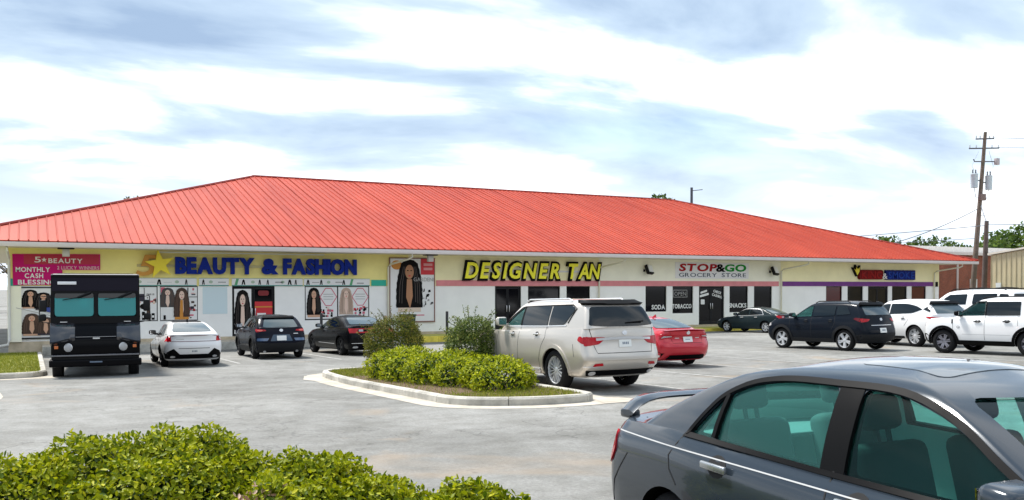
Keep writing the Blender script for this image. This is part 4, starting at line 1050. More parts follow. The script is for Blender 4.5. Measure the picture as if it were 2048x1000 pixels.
        for i in range(nsp):
            a = 2*PI*i/nsp
            for q in ((-1, 1) if dbl else (0,)):
                a1 = a + q*dbl
                p = [(.05, -w0/2), (.05, w0/2), (rr*.94, w1/2), (rr*.94, -w1/2)]
                vs = []
                for yy, sc in ((.035, 1.0), (.080, .78)):
                    for (x, wv) in p:
                        off_ = q*.018*(1 if x < .1 else 0)
                        aa = a if x < .1 else a1
                        cx_, cz_ = x*math.cos(aa)-(wv*sc+off_)*math.sin(aa), x*math.sin(aa)+(wv*sc+off_)*math.cos(aa)
                        vs.append(bm.verts.new((cx_, yy+(.012 if x > .1 else 0), cz_)))
                fs = [bm.faces.new(f) for f in ((vs[0], vs[1], vs[2], vs[3]), (vs[7], vs[6], vs[5], vs[4]), (vs[0], vs[4], vs[5], vs[1]), (vs[1], vs[5], vs[6], vs[2]), (vs[2], vs[6], vs[7], vs[3]), (vs[3], vs[7], vs[4], vs[0]))]
                bmesh.ops.recalc_face_normals(bm, faces=fs)
        rme = bm_mesh(bm, 'rim', [rim, RIMB], sharp=35)
        for x in (S['xra'], S['xra']+S['wb']):
            for sy in (-1, 1):
                y = sy*(S['W']/2-tw/2-S.get('inset', .015)-.02)
                wo = ob('wheel', tme, self.root, (x, y, tr), (0, random.Random(int(x*100)).uniform(0, 2), PI if sy < 0 else 0))
                wo.name = 'wheel'; ob('rim', rme, wo)
    def arch_lip(self, m, wd=.07, k=1.0, off=.012, x_only=None):
        S = self.S; r0 = S['tr']*S.get('archk', 1.13)*1.0; zc_ = S['tr']*.98
        for x in (S['xra'], S['xra']+S['wb']):
            a0, a1 = R(-8), R(188); n_ = 22
            if S['zb'] > zc_-r0*math.sin(R(8)): a0, a1 = R(-2), R(182)
            inn = [(x+(r0+.002)*math.cos(a0+(a1-a0)*i/n_), zc_+(r0+.002)*math.sin(a0+(a1-a0)*i/n_)) for i in range(n_+1)]
            oo = [(x+(r0+wd)*math.cos(a0+(a1-a0)*i/n_), zc_+(r0+wd)*math.sin(a0+(a1-a0)*i/n_)) for i in range(n_+1)]
            self.both('arch_trim', oo+inn[::-1], m, off=off, th=.03)
    def handles(self, spots, m, wd=.20, h=.035):
        for x, z in spots:
            for v, sy in (('L', 1), ('R', -1)):
                hit, nrm, _, _ = self.bvh.ray_cast(Vector((x, 4*sy, z)), Vector((0, -sy, 0)))
                if hit is None: continue
                cup = self.add('handle_cup', ell(x, z, wd*.36, h*1.5, 14), v, SEAM, off=.002, th=.004)
                bm = bmesh.new(); bx(bm, -wd/2, wd/2, -.012, .014, -h/2, h/2, .010, 3)
                o = ob('door_handle', bm_mesh(bm, 'door_handle', m, sharp=45), self.root, (x, hit.y+sy*.028, z)); o.rotation_euler = (0, R(2), 0)
    def mirrors(self, x, z, m, sz=(.16, .22, .15), ya=None):
        for sy in (-1, 1):
            hit, nrm, _, _ = self.bvh.ray_cast(Vector((x, 4*sy, z)), Vector((0, -sy, 0)))
            if hit is None: continue
            bm = bmesh.new()
            bx(bm, -sz[0]/2, sz[0]/2, .06, .06+sz[1], -.02, sz[2]-.02, .045, 3)
            for v in bm.verts:
                if v.co.x > 0: v.co.z = v.co.z*.85+.01; 
            bx(bm, -.05, .05, -.04, .12, -.03, .03, .012, 2)
            if sy < 0: bmesh.ops.scale(bm, vec=(1, -1, 1), verts=bm.verts[:]); bmesh.ops.reverse_faces(bm, faces=bm.faces[:])
            o = ob('wing_mirror', bm_mesh(bm, 'wing_mirror', m, sharp=50), self.root, (x, hit.y, z))
            bm = bmesh.new(); bx(bm, -sz[0]/2-.004, -sz[0]/2+.002, sy*.085, sy*(.035+sz[1]), .005, sz[2]-.045); ob('mirror_glass', bm_mesh(bm, 'mirror_glass', mat('mirror', (.8, .8, .8), .03, metal=1.0)), o)
    def plate(self, y, z, off=.012, w_=.31, h=.155, text=True):
        p = self.add('number_plate', rpoly([(y-w_/2, z-h/2), (y+w_/2, z-h/2), (y+w_/2, z+h/2), (y-w_/2, z+h/2)], .012), 'rear', PLATE, off=off, th=.02)
        for i in range(4): self.add('plate_mark', rpoly([(y-.08+i*.042, z-.02), (y-.056+i*.042, z-.02), (y-.056+i*.042, z+.03), (y-.08+i*.042, z+.03)], .006), 'rear', PLATEP, off=off+.003, th=.004, parent=p)
    def badge(self, y, z, r=.05, view='rear', m=CHROME, off=.014):
        ring = ell(y, z, r, r*.8, 18); inn = ell(y, z, r*.62, r*.48, 18)
        return self.add('badge', ring, view, m, off=off, th=.016, step=.03)
    def rod(self, name, pts, r, m, seg=8):
        bm = bmesh.new(); tube(bm, pts, r, seg); return ob(name, bm_mesh(bm, name, m, sharp=50), self.root)
    def block(self, name, a, m, bev=.02, parent=None):
        return box(name, *a, m, parent or self.root, bev=bev, seg=3)
    def seats(self, xf, xr, zf=.55, W=None, m=SEATM, row3=None):
        for x, ys in ((xf, (-.36, .36)), (xr, (-.36, .36))) + (((row3, (-.36, .36)),) if row3 else ()):
            for y in ys:
                bm = bmesh.new(); Mt = Matrix.Translation((x, y, zf)) @ Matrix.Rotation(R(-14), 4, 'Y')
                bx(bm, -.08, .08, -.24, .24, -.1, .58, .06, 3, 0, Mt)
                so_ = ob('seat', bm_mesh(bm, 'seat', m, sharp=50), self.root)
                bm = bmesh.new(); bx(bm, -.05, .05, -.13, .13, .64, .82, .045, 3, 0, Mt); bx(bm, -.012, .012, -.05, -.035, .55, .66, 0, 1, 0, Mt); bx(bm, -.012, .012, .035, .05, .55, .66, 0, 1, 0, Mt)
                ob('headrest', bm_mesh(bm, 'headrest', m, sharp=50), so_)
        d = self.block('dashboard', (self.S['gfront'][0][1]-.75, self.S['gfront'][0][1]-.25, -.62, .62, .6, self.S['dash']), SEATM, .06)
        bm = bmesh.new(); Mt = Matrix.Translation((self.S['gfront'][0][1]-.85, .36, self.S['dash']-.02)) @ Matrix.Rotation(R(-65), 4, 'Y')
        lathe(bm, [(-.015, .165), (0, .18), (.015, .165), (0, .15)], 24, 'z', close=True); bx(bm, -.16, .16, -.02, .02, -.012, .012); bmesh.ops.transform(bm, matrix=Mt, verts=bm.verts[:])
        ob('steering_wheel', bm_mesh(bm, 'steering_wheel', BLACK, sharp=50), self.root)

def pt(name, c, metal=.25, rough=.32, coat=None):
    dark = max(c) < .05
    return mat(name, c, .25 if dark else rough, metal=0 if dark else metal, coat=.10 if dark else .7, spec=.08 if dark else .5)
SIDE = [(0, .84), (.04, .90), (.12, .945), (.35, .985), (.58, 1.0), (.78, .985), (.92, .955), (1, .905)]
PLAN = [(0, .90), (.10, .965), (.28, 1.0), (.72, 1.0), (.88, .97), (1, .90)]

# ---------------------------------------------------------------- near grey saloon
S = dict(L=4.54, W=1.76, zb=.22, tr=.315, xra=.985, wb=2.60, rimk=.62, dash=.93,
    rear=[(.2, .22), (.32, .11), (.5, .06), (.66, .07), (.8, .10), (.92, .125), (1.06, .15)],
    front=[(.2, .16), (.35, .03), (.5, 0), (.62, .06), (.72, .16), (.85, .30)],
    sh=[(0, .955), (.3, .985), (.9, 1.0), (1.4, .98), (2.4, .945), (3.3, .925), (3.7, .88), (4.2, .76), (4.54, .66)],
    side=SIDE, plan=PLAN, grear=[(0, .46), (.35, .74), (.7, 1.06), (.9, 1.30), (1, 1.55)], gfront=[(0, 3.74), (.4, 3.36), (.8, 2.96), (.94, 2.76), (1, 2.60)],
    gw=[(0, .795), (.25, .755), (.55, .69), (.80, .625), (.9, .585), (.97, .53), (1, .47)], roof=[(1.3, 1.385), (1.7, 1.415), (2.1, 1.425), (2.6, 1.41)], rcrown=.045, crown=.05)
GREY = mat('slate_grey_paint', (.022, .031, .043), .18, metal=.1, coat=.6, spec=.3)
c = Car('saloon_car', S, 'slate grey saloon with rear spoiler parked right beside the clipped hedge', (4.52, 5.52), -93.4, 1.06, GREY)
wr = rpoly([(1.12, 1.0), (1.325, .99), (1.325, 1.235)], [.02, .01, .01]); wq = rpoly([(1.355, .985), (2.175, .957), (2.135, 1.350), (1.74, 1.346), (1.50, 1.305), (1.355, 1.245)], [.02, .03, .05, .12, .10, .03])
wf = rpoly([(2.325, .951), (3.36, .929), (3.06, 1.105), (2.80, 1.252), (2.50, 1.340), (2.285, 1.348)], [.03, .04, .2, .2, .12, .04])
rg = rpoly([(-.60, 1.10), (.60, 1.10), (.47, 1.345), (-.47, 1.345)], .06); ws = rpoly([(-.66, 1.00), (.66, 1.00), (.50, 1.345), (-.50, 1.345)], .06)
c.hollow_cabin([wr, wq, wf], ws, rg)
FR = [(1.07, .99), (2.25, .945), (3.40, .918), (3.02, 1.125), (2.76, 1.28), (2.46, 1.372), (2.10, 1.382), (1.72, 1.376), (1.48, 1.325), (1.30, 1.22)]
# black window surround
for nm, pl_ in (('window_trim', strip2([(1.09, .993), (2.25, .951), (3.40, .922)], .026)), ('window_trim', strip2(spl([(1.10, 1.0), (1.20, 1.125), (1.31, 1.235), (1.50, 1.318), (1.75, 1.356), (2.1, 1.362), (2.5, 1.350), (2.80, 1.262), (3.07, 1.112), (3.40, .93)], 5), .026)),
                ('window_trim', strip2([(1.34, 1.0), (1.345, 1.24)], .032)), ('door_pillar', [(2.175, .958), (2.325, .953), (2.285, 1.352), (2.135, 1.354)])): c.both(nm, pl_, TRIMB, off=.006, th=.03)
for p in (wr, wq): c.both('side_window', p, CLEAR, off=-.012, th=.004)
c.both('side_window', wf, glassmat('reflection_dark_glass', (.26, .56, .53), .0, painted_refl=.02, painted_refl_col=(.1, .4, .36)), off=-.012, th=.004)  # front glass darkened to stand in for dark reflections
c.add('rear_window', rg, 'rear', CLEAR, off=-.012, th=.004); c.add('windscreen', ws, 'front', CLEARB, off=-.012, th=.004)
c.seats(2.30, 1.30, .50, m=SEATM)
c.block('parcel_shelf', (.62, 1.16, -.6, .6, .93, .955), SEATL, .01)
# seams, stripe, handles
for v in ('L', 'R'):
    c.seam([(2.262, 1.0), (2.262, .60), (2.24, .34)], v); c.seam([(1.09, .985), (1.06, .94), (1.00, .86), (1.02, .78), (1.10, .70)], v); c.seam([(3.42, .90), (3.46, .7), (3.40, .34)], v)
    c.seam([(.52, .80), (.35, .60), (.30, .45)], v); c.seam([(.15, 1.02), (.12, .84)], v, .008)
    c.add('pinstripe', strip2([(.30, .93), (1.0, .912), (2.2, .882), (3.4, .85)], .007), v, mat('silver_stripe', (.5, .5, .5), .3), off=.003, th=.004)
    c.add('tail_lamp', rpoly([(.20, .68), (.30, .71), (.37, .81), (.33, .925), (.20, .90)], .04), v, TAILR, off=.012, th=.02)
    c.add('side_moulding', strip2([(1.45, .47), (2.9, .47)], .04), v, GREY, off=.010, th=.014)
c.mirror_rear('tail_lamp', rpoly([(-.82, .69), (-.60, .69), (-.56, .87), (-.80, .91)], .04), TAILR, off=.010, th=.02)
c.plate(0, .80); c.handles([(1.46, .862), (2.46, .845)], mat('bright_handle', (.34, .36, .38), .25, metal=.7, coat=.5), .215, .042)
c.seam([(-.62, 1.02), (-.60, .70), (.60, .70), (.62, 1.02)], 'rear')
# spoiler on the boot
sp = bmesh.new()
prof = [(-.075, .0), (.02, -.022), (.11, -.012), (.13, .004), (.06, .022), (-.05, .018)]
rows = []
for i in range(21):
    q = -1+2*i/20; yy = q*.66; lift = .105*(1-abs(q)**7) ; back = -.03*(1-q*q)
    rows.append([sp.verts.new((.21+back+a*(1-.25*abs(q)**5), yy, 1.015+lift+b_*1.0)) for a, b_ in prof])
for a, b in zip(rows, rows[1:]):
    for i in range(len(prof)): sp.faces.new((a[i], a[(i+1) % len(prof)], b[(i+1) % len(prof)], b[i]))
sp.faces.new(rows[0]); sp.faces.new(rows[-1][::-1]); bmesh.ops.recalc_face_normals(sp, faces=sp.faces[:])
for sy in (-1, 1): bx(sp, .10, .25, sy*.60-.04, sy*.60+.04, 0.97, 1.035, .02, 3)
so_ = ob('rear_spoiler', bm_mesh(sp, 'rear_spoiler', GREY, sharp=42), c.root)
# sunroof and aerial
c.add('sunroof', rpoly([(2.0, -.36), (2.52, -.36), (2.52, .36), (2.0, .36)], .07), 'top', mat('sunroof_glass', (.10, .12, .14), .05, spec=.9), off=.003, th=.006)
c.wheels((7, .06, .05, 0), RIMS, .2); c.mirrors(3.28, .97, GREY, (.17, .23, .16)); c.finish()

# ---------------------------------------------------------------- white saloon with full-width lamp
S = dict(L=4.90, W=1.86, zb=.20, tr=.335, xra=1.05, wb=2.84, dash=.9,
    rear=[(.2, .26), (.34, .10), (.5, .03), (.68, .0), (.85, .06), (.98, .04), (1.06, .02)],
    front=[(.2, .2), (.4, .03), (.55, 0), (.66, .08), (.76, .25)],
    sh=[(0, 1.015), (.35, 1.03), (1.0, .985), (2.0, .93), (3.2, .90), (3.8, .84), (4.5, .70), (4.9, .62)],
    side=[(0, .84), (.05, .90), (.2, .95), (.5, 1.0), (.72, .985), (.88, .93), (1, .84)], plan=[(0, .86), (.10, .95), (.28, 1.0), (.72, 1.0), (.88, .96), (1, .88)],
    grear=[(0, .36), (.35, .72), (.7, 1.15), (.9, 1.46), (1, 1.75)], gfront=[(0, 3.85), (.4, 3.40), (.8, 2.95), (.94, 2.75), (1, 2.6)],
    gw=[(0, .80), (.25, .75), (.55, .68), (.80, .61), (.9, .565), (.97, .51), (1, .45)], roof=[(1.4, 1.35), (1.9, 1.395), (2.3, 1.40), (2.8, 1.38)], crown=.045)
WH = pt('pearl_white_paint', (.76, .76, .77), metal=0.0, rough=.3)
c = Car('saloon_car', S, 'white saloon with full-width red tail lamp parked beside the black truck', (4.50, 29.2), 89.0, 1.0, WH)
rg = rpoly([(-.60, 1.09), (.60, 1.09), (.46, 1.345), (-.46, 1.345)], .07)
c.add('rear_window', rg, 'rear', TINTB, off=.004); c.add('roof_glass', rpoly([(1.66, -.45), (2.75, -.45), (2.75, .45), (1.66, .45)], .08), 'top', TRIMB, off=.004)
c.both('side_window', rpoly([(1.10, 1.0), (2.1, .955), (2.1, 1.31), (1.7, 1.31), (1.32, 1.2)], .05), TINT); c.both('side_window', rpoly([(2.16, .953), (3.42, .93), (2.95, 1.17), (2.55, 1.30), (2.16, 1.315)], .05), TINT)
c.both('window_trim', strip2([(1.05, .985), (2.1, .935), (3.5, .91)], .02), CHROME, off=.005)
c.both('tail_lamp', rpoly([(.02, .80), (.26, .90), (.30, .98), (.10, 1.0), (.02, .94)], .02), TAILD, off=.008); c.mirror_rear('tail_lamp', rpoly([(-.86, .80), (-.66, .80), (-.68, .955), (-.84, .97)], .02), TAILR, off=.009)
c.sweep('lamp_bar', .70, .975, .025, .13, .022, .06, TAILD, .012); c.add('lamp_edge', strip2([(-.66, .80), (0, .795), (.66, .80)], .016), 'rear', TAILD, off=.006)
c.add('rear_diffuser', rpoly([(-.86, .26), (.86, .26), (.86, .44), (.60, .58), (.42, .40), (-.42, .40), (-.60, .58), (-.86, .44)], .02), 'rear', TRIMB, off=.008)
c.both('rear_diffuser', rpoly([(.06, .27), (.5, .27), (.35, .40), (.06, .46)], .02), TRIMB, off=.008)
c.add('plate_recess', strip2([(-.46, .585), (.46, .585)], .016), 'rear', SEAM); c.plate(0, .49); c.mirror_rear('exhaust_tip', ell(.62, .33, .07, .03, 12), CHROME, off=.02)
c.add('badge', rpoly([(.30, .86), (.52, .86), (.52, .88), (.30, .88)], .005), 'rear', CHROME, off=.01)
for v in 'LR': c.seam([(2.13, .95), (2.13, .5), (2.1, .32)], v); c.seam([(3.5, .9), (3.5, .32)], v); c.seam([(1.08, .98), (1.0, .85), (1.15, .7)], v)
c.handles([(1.5, .86), (2.55, .84)], WH); c.wheels((10, .05, .03, 0), RIMD); c.mirrors(3.25, .98, TRIMB)
c.fin(1.62, 1.405, TRIMB); c.finish()

# ---------------------------------------------------------------- navy compact crossover
def suv(L, W, H, zb, tr, xra, wb, belt, rearx=.0, rl=.2, roofdrop=.06, wtop=.60, frontx=None, hood=1.0, nose=.82, cowl=None):
    cowl = cowl or L*.735
    zr = H-.045
    return dict(L=L, W=W, zb=zb, tr=tr, xra=xra, wb=wb, dash=belt-.03,
        rear=[(zb, .20), (zb+.14, .07), (.55, .0), (.72, .02), (.90, .08), (belt, .12), (belt+.1, .14)],
        front=[(zb, .18), (.42, .03), (.6, 0), (.78, .04), (.95, .14), (1.1, .25)],
        sh=[(0, belt+.02), (L*.2, belt+.015), (L*.5, belt-.03), (L*.68, belt-.055), (cowl+.15, hood), (L*.93, nose+.08), (L, nose)],
        side=[(0, .86), (.05, .92), (.18, .955), (.45, 1.0), (.68, .99), (.88, .96), (1, .92)], plan=[(0, .92), (.08, .965), (.25, 1.0), (.75, 1.0), (.9, .97), (1, .91)],
        grear=[(0, .16+rearx), (.35, .16+rearx+rl*.30), (.7, .16+rearx+rl*.72), (.9, .16+rearx+rl*1.0), (1, .16+rearx+rl*1.0+.12)],
        gfront=[(0, cowl), (.4, cowl-.34), (.8, cowl-.70), (.94, cowl-.86), (1, cowl-1.0)],
        gw=[(0, W/2*.905), (.3, W/2*.86), (.6, W/2*.80), (.84, W/2*.74), (.93, W/2*.69), (1, W/2*.58)],
        roof=[(.3, zr-roofdrop), (L*.25, zr-.012), (L*.42, zr), (L*.6, zr-.03)], crown=.035, rcrown=.04, cr=.07, cf=.11, cb=.30, gcr=.06, gtr=.05)
S = suv(4.395, 1.795, 1.54, .22, .345, .83, 2.655, 1.05, rl=.42, roofdrop=.06); S['archk'] = 1.12
NV = pt('navy_paint', (.0045, .006, .014), metal=.3)
c = Car('crossover_car', S, 'dark navy crossover with blank white plate parked at the shop entrance', (7.86, 31.87), 88.6, 1.03, NV)
c.add('rear_window', rpoly([(-.60, 1.09), (0, 1.075), (.60, 1.09), (.50, 1.36), (-.50, 1.36)], .05), 'rear', TINTB)
c.add('roof_spoiler', rpoly([(-.56, 1.385), (.56, 1.385), (.52, 1.44), (-.52, 1.44)], .02), 'rear', TRIMB, off=.06, th=.07); c.rod('rear_wiper', [(.33, -.02, 1.13), (.33, .4, 1.15)], .015, TRIMB)
c.both('side_window', rpoly([(.72, 1.12), (1.85, 1.06), (1.85, 1.40), (1.2, 1.40), (.85, 1.30)], .06), TINT); c.both('side_window', rpoly([(1.92, 1.055), (3.05, 1.03), (2.7, 1.22), (2.35, 1.38), (1.92, 1.40)], .06), CLEARD if False else TINT)
c.both('tail_lamp', rpoly([(.06, .93), (.30, .97), (.36, 1.02), (.10, 1.045)], .02), TAILR, off=.008); c.mirror_rear('tail_lamp', rpoly([(-.84, .93), (-.50, .97), (-.52, 1.01), (-.82, 1.045)], .02), TAILR, off=.009); c.mirror_rear('lamp_core', ell(-.70, .985, .09, .025, 14), LAMPW if False else mat('lamp_glow_red', (.75, .16, .12), .2), off=.014)
c.arch_lip(CLAD, .10, off=.016); c.both('sill_cladding', rpoly([(1.3, .24), (3.0, .24), (3.0, .44), (1.3, .44)], .03), CLAD, off=.014); c.add('rear_cladding', rpoly([(-.86, .26), (.86, .26), (.86, .60), (.42, .55), (-.42, .55), (-.86, .60)], .03), 'rear', CLAD, off=.014)
c.mirror_rear('reflector', rpoly([(-.82, .63), (-.48, .63), (-.42, .72), (-.80, .72)], .02), mat('painted_blue_reflection', (.05, .10, .20), .12, spec=.8), off=.01)  # blue patches painted in as reflections on the tail
c.add('plate_recess', rpoly([(-.38, .62), (.38, .62), (.28, .84), (-.28, .84)], .02), 'rear', mat('blue_recess', (.03, .06, .10), .2), off=.006); p = c.add('number_plate', rpoly([(-.16, .64), (.16, .64), (.16, .80), (-.16, .80)], .01), 'rear', PLATE, off=.02); c.badge(0, .985, .062); c.add('badge', rpoly([(-.58, .86), (-.42, .86), (-.42, .88), (-.58, .88)], .004), 'rear', CHROME, off=.01)
for v in 'LR': c.seam([(1.88, 1.05), (1.88, .45)], v); c.seam([(3.05, 1.0), (3.05, .45)], v)
c.handles([(1.2, .96), (2.25, .94)], NV); c.wheels((10, .05, .035, 0), RIMD); c.mirrors(2.85, 1.07, NV); c.mirror_rear('exhaust_tip', ell(.55, .27, .05, .035, 12), CHROME, off=.03); c.finish()

# ---------------------------------------------------------------- black saloon behind the tall shrub
S = dict(L=5.04, W=1.905, zb=.20, tr=.35, xra=1.08, wb=3.05, dash=.95,
    rear=[(.2, .2), (.36, .06), (.55, 0), (.75, .01), (.95, .05), (1.1, .06)], front=[(.2, .16), (.4, .02), (.6, 0), (.75, .05), (.85, .16)],
    sh=[(0, 1.045), (.5, 1.065), (1.2, 1.04), (2.2, .98), (3.4, .965), (4.0, .92), (4.7, .82), (5.04, .72)], side=SIDE, plan=PLAN,
    grear=[(0, .55), (.35, .86), (.7, 1.2), (.9, 1.46), (1, 1.7)], gfront=[(0, 3.75), (.4, 3.38), (.8, 3.0), (.94, 2.8), (1, 2.65)],
    gw=[(0, .85), (.25, .80), (.55, .73), (.80, .65), (.9, .60), (.97, .54), (1, .47)], roof=[(1.4, 1.395), (1.9, 1.43), (2.3, 1.435), (2.8, 1.42)], crown=.035)
BK = pt('black_car_paint', (.005, .005, .006), metal=.1, rough=.3)
c = Car('saloon_car', S, 'black saloon parked behind the tall olive shrub, beside the navy crossover', (11.28, 31.86), 93.4, 1.02, BK)
c.add('rear_window', rpoly([(-.66, 1.13), (.66, 1.13), (.52, 1.375), (-.52, 1.375)], .07), 'rear', TINTB)
c.both('side_window', rpoly([(1.35, 1.06), (2.28, 1.01), (2.28, 1.35), (1.85, 1.35), (1.5, 1.22)], .05), TINT); c.both('side_window', rpoly([(2.34, 1.008), (3.42, .985), (3.05, 1.19), (2.72, 1.33), (2.34, 1.352)], .05), TINT)
c.both('tail_lamp', rpoly([(.03, .84), (.22, .86), (.30, .93), (.26, 1.0), (.05, 1.0)], .02), TAILR, off=.008); c.add('tail_lamp', rpoly([(-.90, .83), (.90, .83), (.90, 1.0), (-.90, 1.0)], .03), 'rear', TAILR, off=.009); c.add('lamp_centre', rpoly([(-.60, .88), (.60, .88), (.60, .96), (-.60, .96)], .03), 'rear', TRIMB, off=.014); c.mirror_rear('reverse_lamp', rpoly([(-.56, .88), (-.40, .88), (-.40, .96), (-.56, .96)], .02), LAMPW, off=.017)
c.sweep('boot_lip', .76, 1.095, .04, .12, .03, .12, BK, .02); c.plate(0, .62)
for v in 'LR': c.seam([(2.31, 1.0), (2.31, .35)], v); c.seam([(3.5, .96), (3.5, .35)], v); c.add('low_side_strip', strip2([(1.6, .42), (3.3, .44)], .02), v, CHROME, off=.004)  # includes a thin bright strip low along each side
c.mirror_rear('exhaust_tip', ell(.66, .32, .09, .035, 12), CHROME, off=.02); c.add('bumper_trim', strip2([(-.8, .46), (.8, .46)], .02), 'rear', CHROME, off=.008)
c.handles([(1.75, .89), (2.8, .88)], BK); c.wheels((5, .10, .08, 0), RIMD, .24); c.mirrors(3.2, 1.03, BK); c.finish()

# ---------------------------------------------------------------- champagne full-size SUV
S = suv(5.34, 2.03, 1.925, .30, .42, 1.24, 3.075, 1.27, rl=.22, roofdrop=.05, hood=1.22, nose=.98, cowl=3.95); S['archk'] = 1.12; S['dash'] = 1.2; S['rimk'] = .72; S['inset'] = .0
S['rear'] = [(.3, .30), (.44, .14), (.62, .0), (.80, .03), (.95, .09), (1.15, .10), (1.3, .12), (1.4, .14)]
S['grear'] = [(0, .12), (.35, .19), (.7, .29), (.9, .37), (1, .50)]
CH = pt('champagne_paint', (.58, .535, .48), metal=.45, rough=.30)
c = Car('suv', S, 'champagne silver full-size SUV parked against the planted island', (10.75, 15.03), 91.5, 1.005, CH, cat='suv')
dl = [(.62, 1.42), (1.15, 1.355), (3.55, 1.315), (3.05, 1.60), (2.72, 1.75), (1.0, 1.775), (.66, 1.73)]
wA = rpoly([(2.78, 1.335), (3.50, 1.325), (3.16, 1.56), (2.86, 1.715), (2.78, 1.73)], [.03, .08, .15, .06, .03]); wB = rpoly([(1.62, 1.345), (2.68, 1.335), (2.68, 1.735), (1.62, 1.755)], .03); wC = rpoly([(.98, 1.362), (1.56, 1.345), (1.56, 1.755), (.88, 1.76), (.70, 1.70)], [.10, .03, .03, .10, .12])
c.hollow_cabin([wA], rpoly([(-.78, 1.34), (.78, 1.34), (.62, 1.76), (-.62, 1.76)], .06), None, .75)
c.both('window_trim', rpoly([(.95, 1.34), (3.58, 1.295), (3.19, 1.575), (2.87, 1.745), (2.72, 1.765), (.86, 1.785), (.64, 1.70)], [.1, .05, .1, .08, .05, .12, .12])[:0] or strip2([(.90, 1.352), (1.6, 1.332), (3.55, 1.305)], .02), CHROME, off=.006)
c.both('door_pillar', rpoly([(2.685, 1.33), (2.775, 1.33), (2.775, 1.745), (2.685, 1.75)], .01), TRIMB, off=.005); c.both('window_trim', strip2([(.86, 1.40), (.68, 1.70), (.86, 1.775), (1.6, 1.768), (2.75, 1.745), (2.87, 1.73), (3.18, 1.57), (3.54, 1.32)], .02), TRIMB, off=.006)
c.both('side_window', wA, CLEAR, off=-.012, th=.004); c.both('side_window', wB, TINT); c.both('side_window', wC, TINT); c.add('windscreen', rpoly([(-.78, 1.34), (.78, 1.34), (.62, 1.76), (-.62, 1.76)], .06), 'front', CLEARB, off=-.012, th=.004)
c.seats(2.35, 1.5, .85)
c.add('rear_window', rpoly([(-.80, 1.36), (-.4, 1.33), (.4, 1.33), (.80, 1.36), (.67, 1.73), (-.67, 1.73)], [.05, .1, .1, .05, .08, .08]), 'rear', TINT, off=.006)
c.add('roof_spoiler', rpoly([(-.72, 1.765), (.72, 1.765), (.66, 1.825), (-.66, 1.825)], .02), 'rear', TRIMB, off=.07, th=.08); c.rod('rear_wiper', [(.13, -.05, 1.40), (.13, -.5, 1.43)], .014, TRIMB)
tl = [(-.99, 1.02), (-.90, .94), (-.62, .98), (-.48, 1.08), (-.48, 1.115), (-.97, 1.13)]
c.mirror_rear('tail_lamp', rpoly(tl, .03), TAILR, off=.012, th=.02); c.both('tail_lamp', rpoly([(.07, .95), (.16, .94), (.40, 1.06), (.36, 1.14), (.08, 1.13)], .03), TAILR, off=.012, th=.02)
c.add('chrome_bar', strip2([(-.68, 1.075), (0, 1.10), (.68, 1.075)], .05), 'rear', CHROME, off=.018, th=.02); c.plate(0, .985, off=.016); c.badge(0, 1.20, .06)
c.seam([(-.80, 1.32), (-.74, 1.0), (-.68, .80), (.68, .80), (.74, 1.0), (.80, 1.32)], 'rear', .012)
c.add('bumper_step', rpoly([(-.93, .665), (.93, .665), (.93, .70), (-.93, .70)], .02), 'rear', CH, off=.03, th=.04); c.add('bumper_valance', rpoly([(-.80, .34), (.80, .34), (.86, .45), (-.86, .45)], .02), 'rear', TRIMB, off=.012)
c.mirror_rear('bumper_reflector', rpoly([(-.78, .54), (-.56, .55), (-.58, .60), (-.74, .59)], .01), TAILR, off=.012); c.mirror_rear('bumper_trim', strip2([(-.92, .53), (-.6, .515)], .025), CHROME, off=.012); c.mirror_rear('exhaust_tip', ell(.72, .40, .07, .04, 12), CHROME, off=.03)
c.arch_lip(CH, .075, off=.022); c.both('running_board', rpoly([(1.85, .33), (3.7, .33), (3.7, .43), (1.85, .43)], .02), CHROME, off=.03, th=.05)
for v in 'LR': c.seam([(2.73, 1.32), (2.73, .9), (2.72, .45)], v); c.seam([(1.62, 1.33), (1.60, 1.1), (1.74, .9), (1.84, .6), (1.84, .45)], v); c.seam([(3.70, 1.25), (3.70, .45)], v); c.seam([(.55, .98), (.50, .72)], v)
c.handles([(1.95, 1.16), (3.0, 1.15)], CHROME, .2, .035); c.wheels((8, .026, .022, .15), RIMS, .275); c.mirrors(3.42, 1.34, CH, (.16, .24, .2))
for sy in (-1, 1): c.rod('roof_rail', [(1.0, sy*.66, 1.86), (1.1, sy*.67, 1.905), (2.7, sy*.67, 1.905), (2.85, sy*.66, 1.86)], .018, CHROME)
c.finish()

# ---------------------------------------------------------------- red saloon
S = dict(L=4.88, W=1.84, zb=.20, tr=.335, xra=1.10, wb=2.825, dash=.9,
    rear=[(.2, .2), (.34, .06), (.52, 0), (.68, .02), (.82, .09), (.94, .05), (1.06, .02)], front=[(.2, .16), (.4, .02), (.55, 0), (.66, .08), (.76, .22)],
    sh=[(0, 1.03), (.35, 1.045), (1.1, 1.0), (2.0, .94), (3.2, .91), (3.8, .85), (4.5, .72), (4.88, .62)], side=[(0, .84), (.05, .90), (.2, .95), (.5, 1.0), (.72, .985), (.88, .94), (1, .86)], plan=PLAN,
    grear=[(0, .50), (.35, .85), (.7, 1.25), (.9, 1.55), (1, 1.8)], gfront=[(0, 3.80), (.4, 3.38), (.8, 2.98), (.94, 2.78), (1, 2.6)],
    gw=[(0, .80), (.25, .75), (.55, .68), (.80, .61), (.9, .565), (.97, .51), (1, .45)], roof=[(1.4, 1.365), (1.9, 1.395), (2.3, 1.40), (2.8, 1.38)], crown=.05)
RD = pt('candy_red_paint', (.50, .006, .022), metal=.25, rough=.28)
c = Car('saloon_car', S, 'bright red saloon parked beside the champagne SUV', (16.24, 19.79), 87.6, .985, RD)
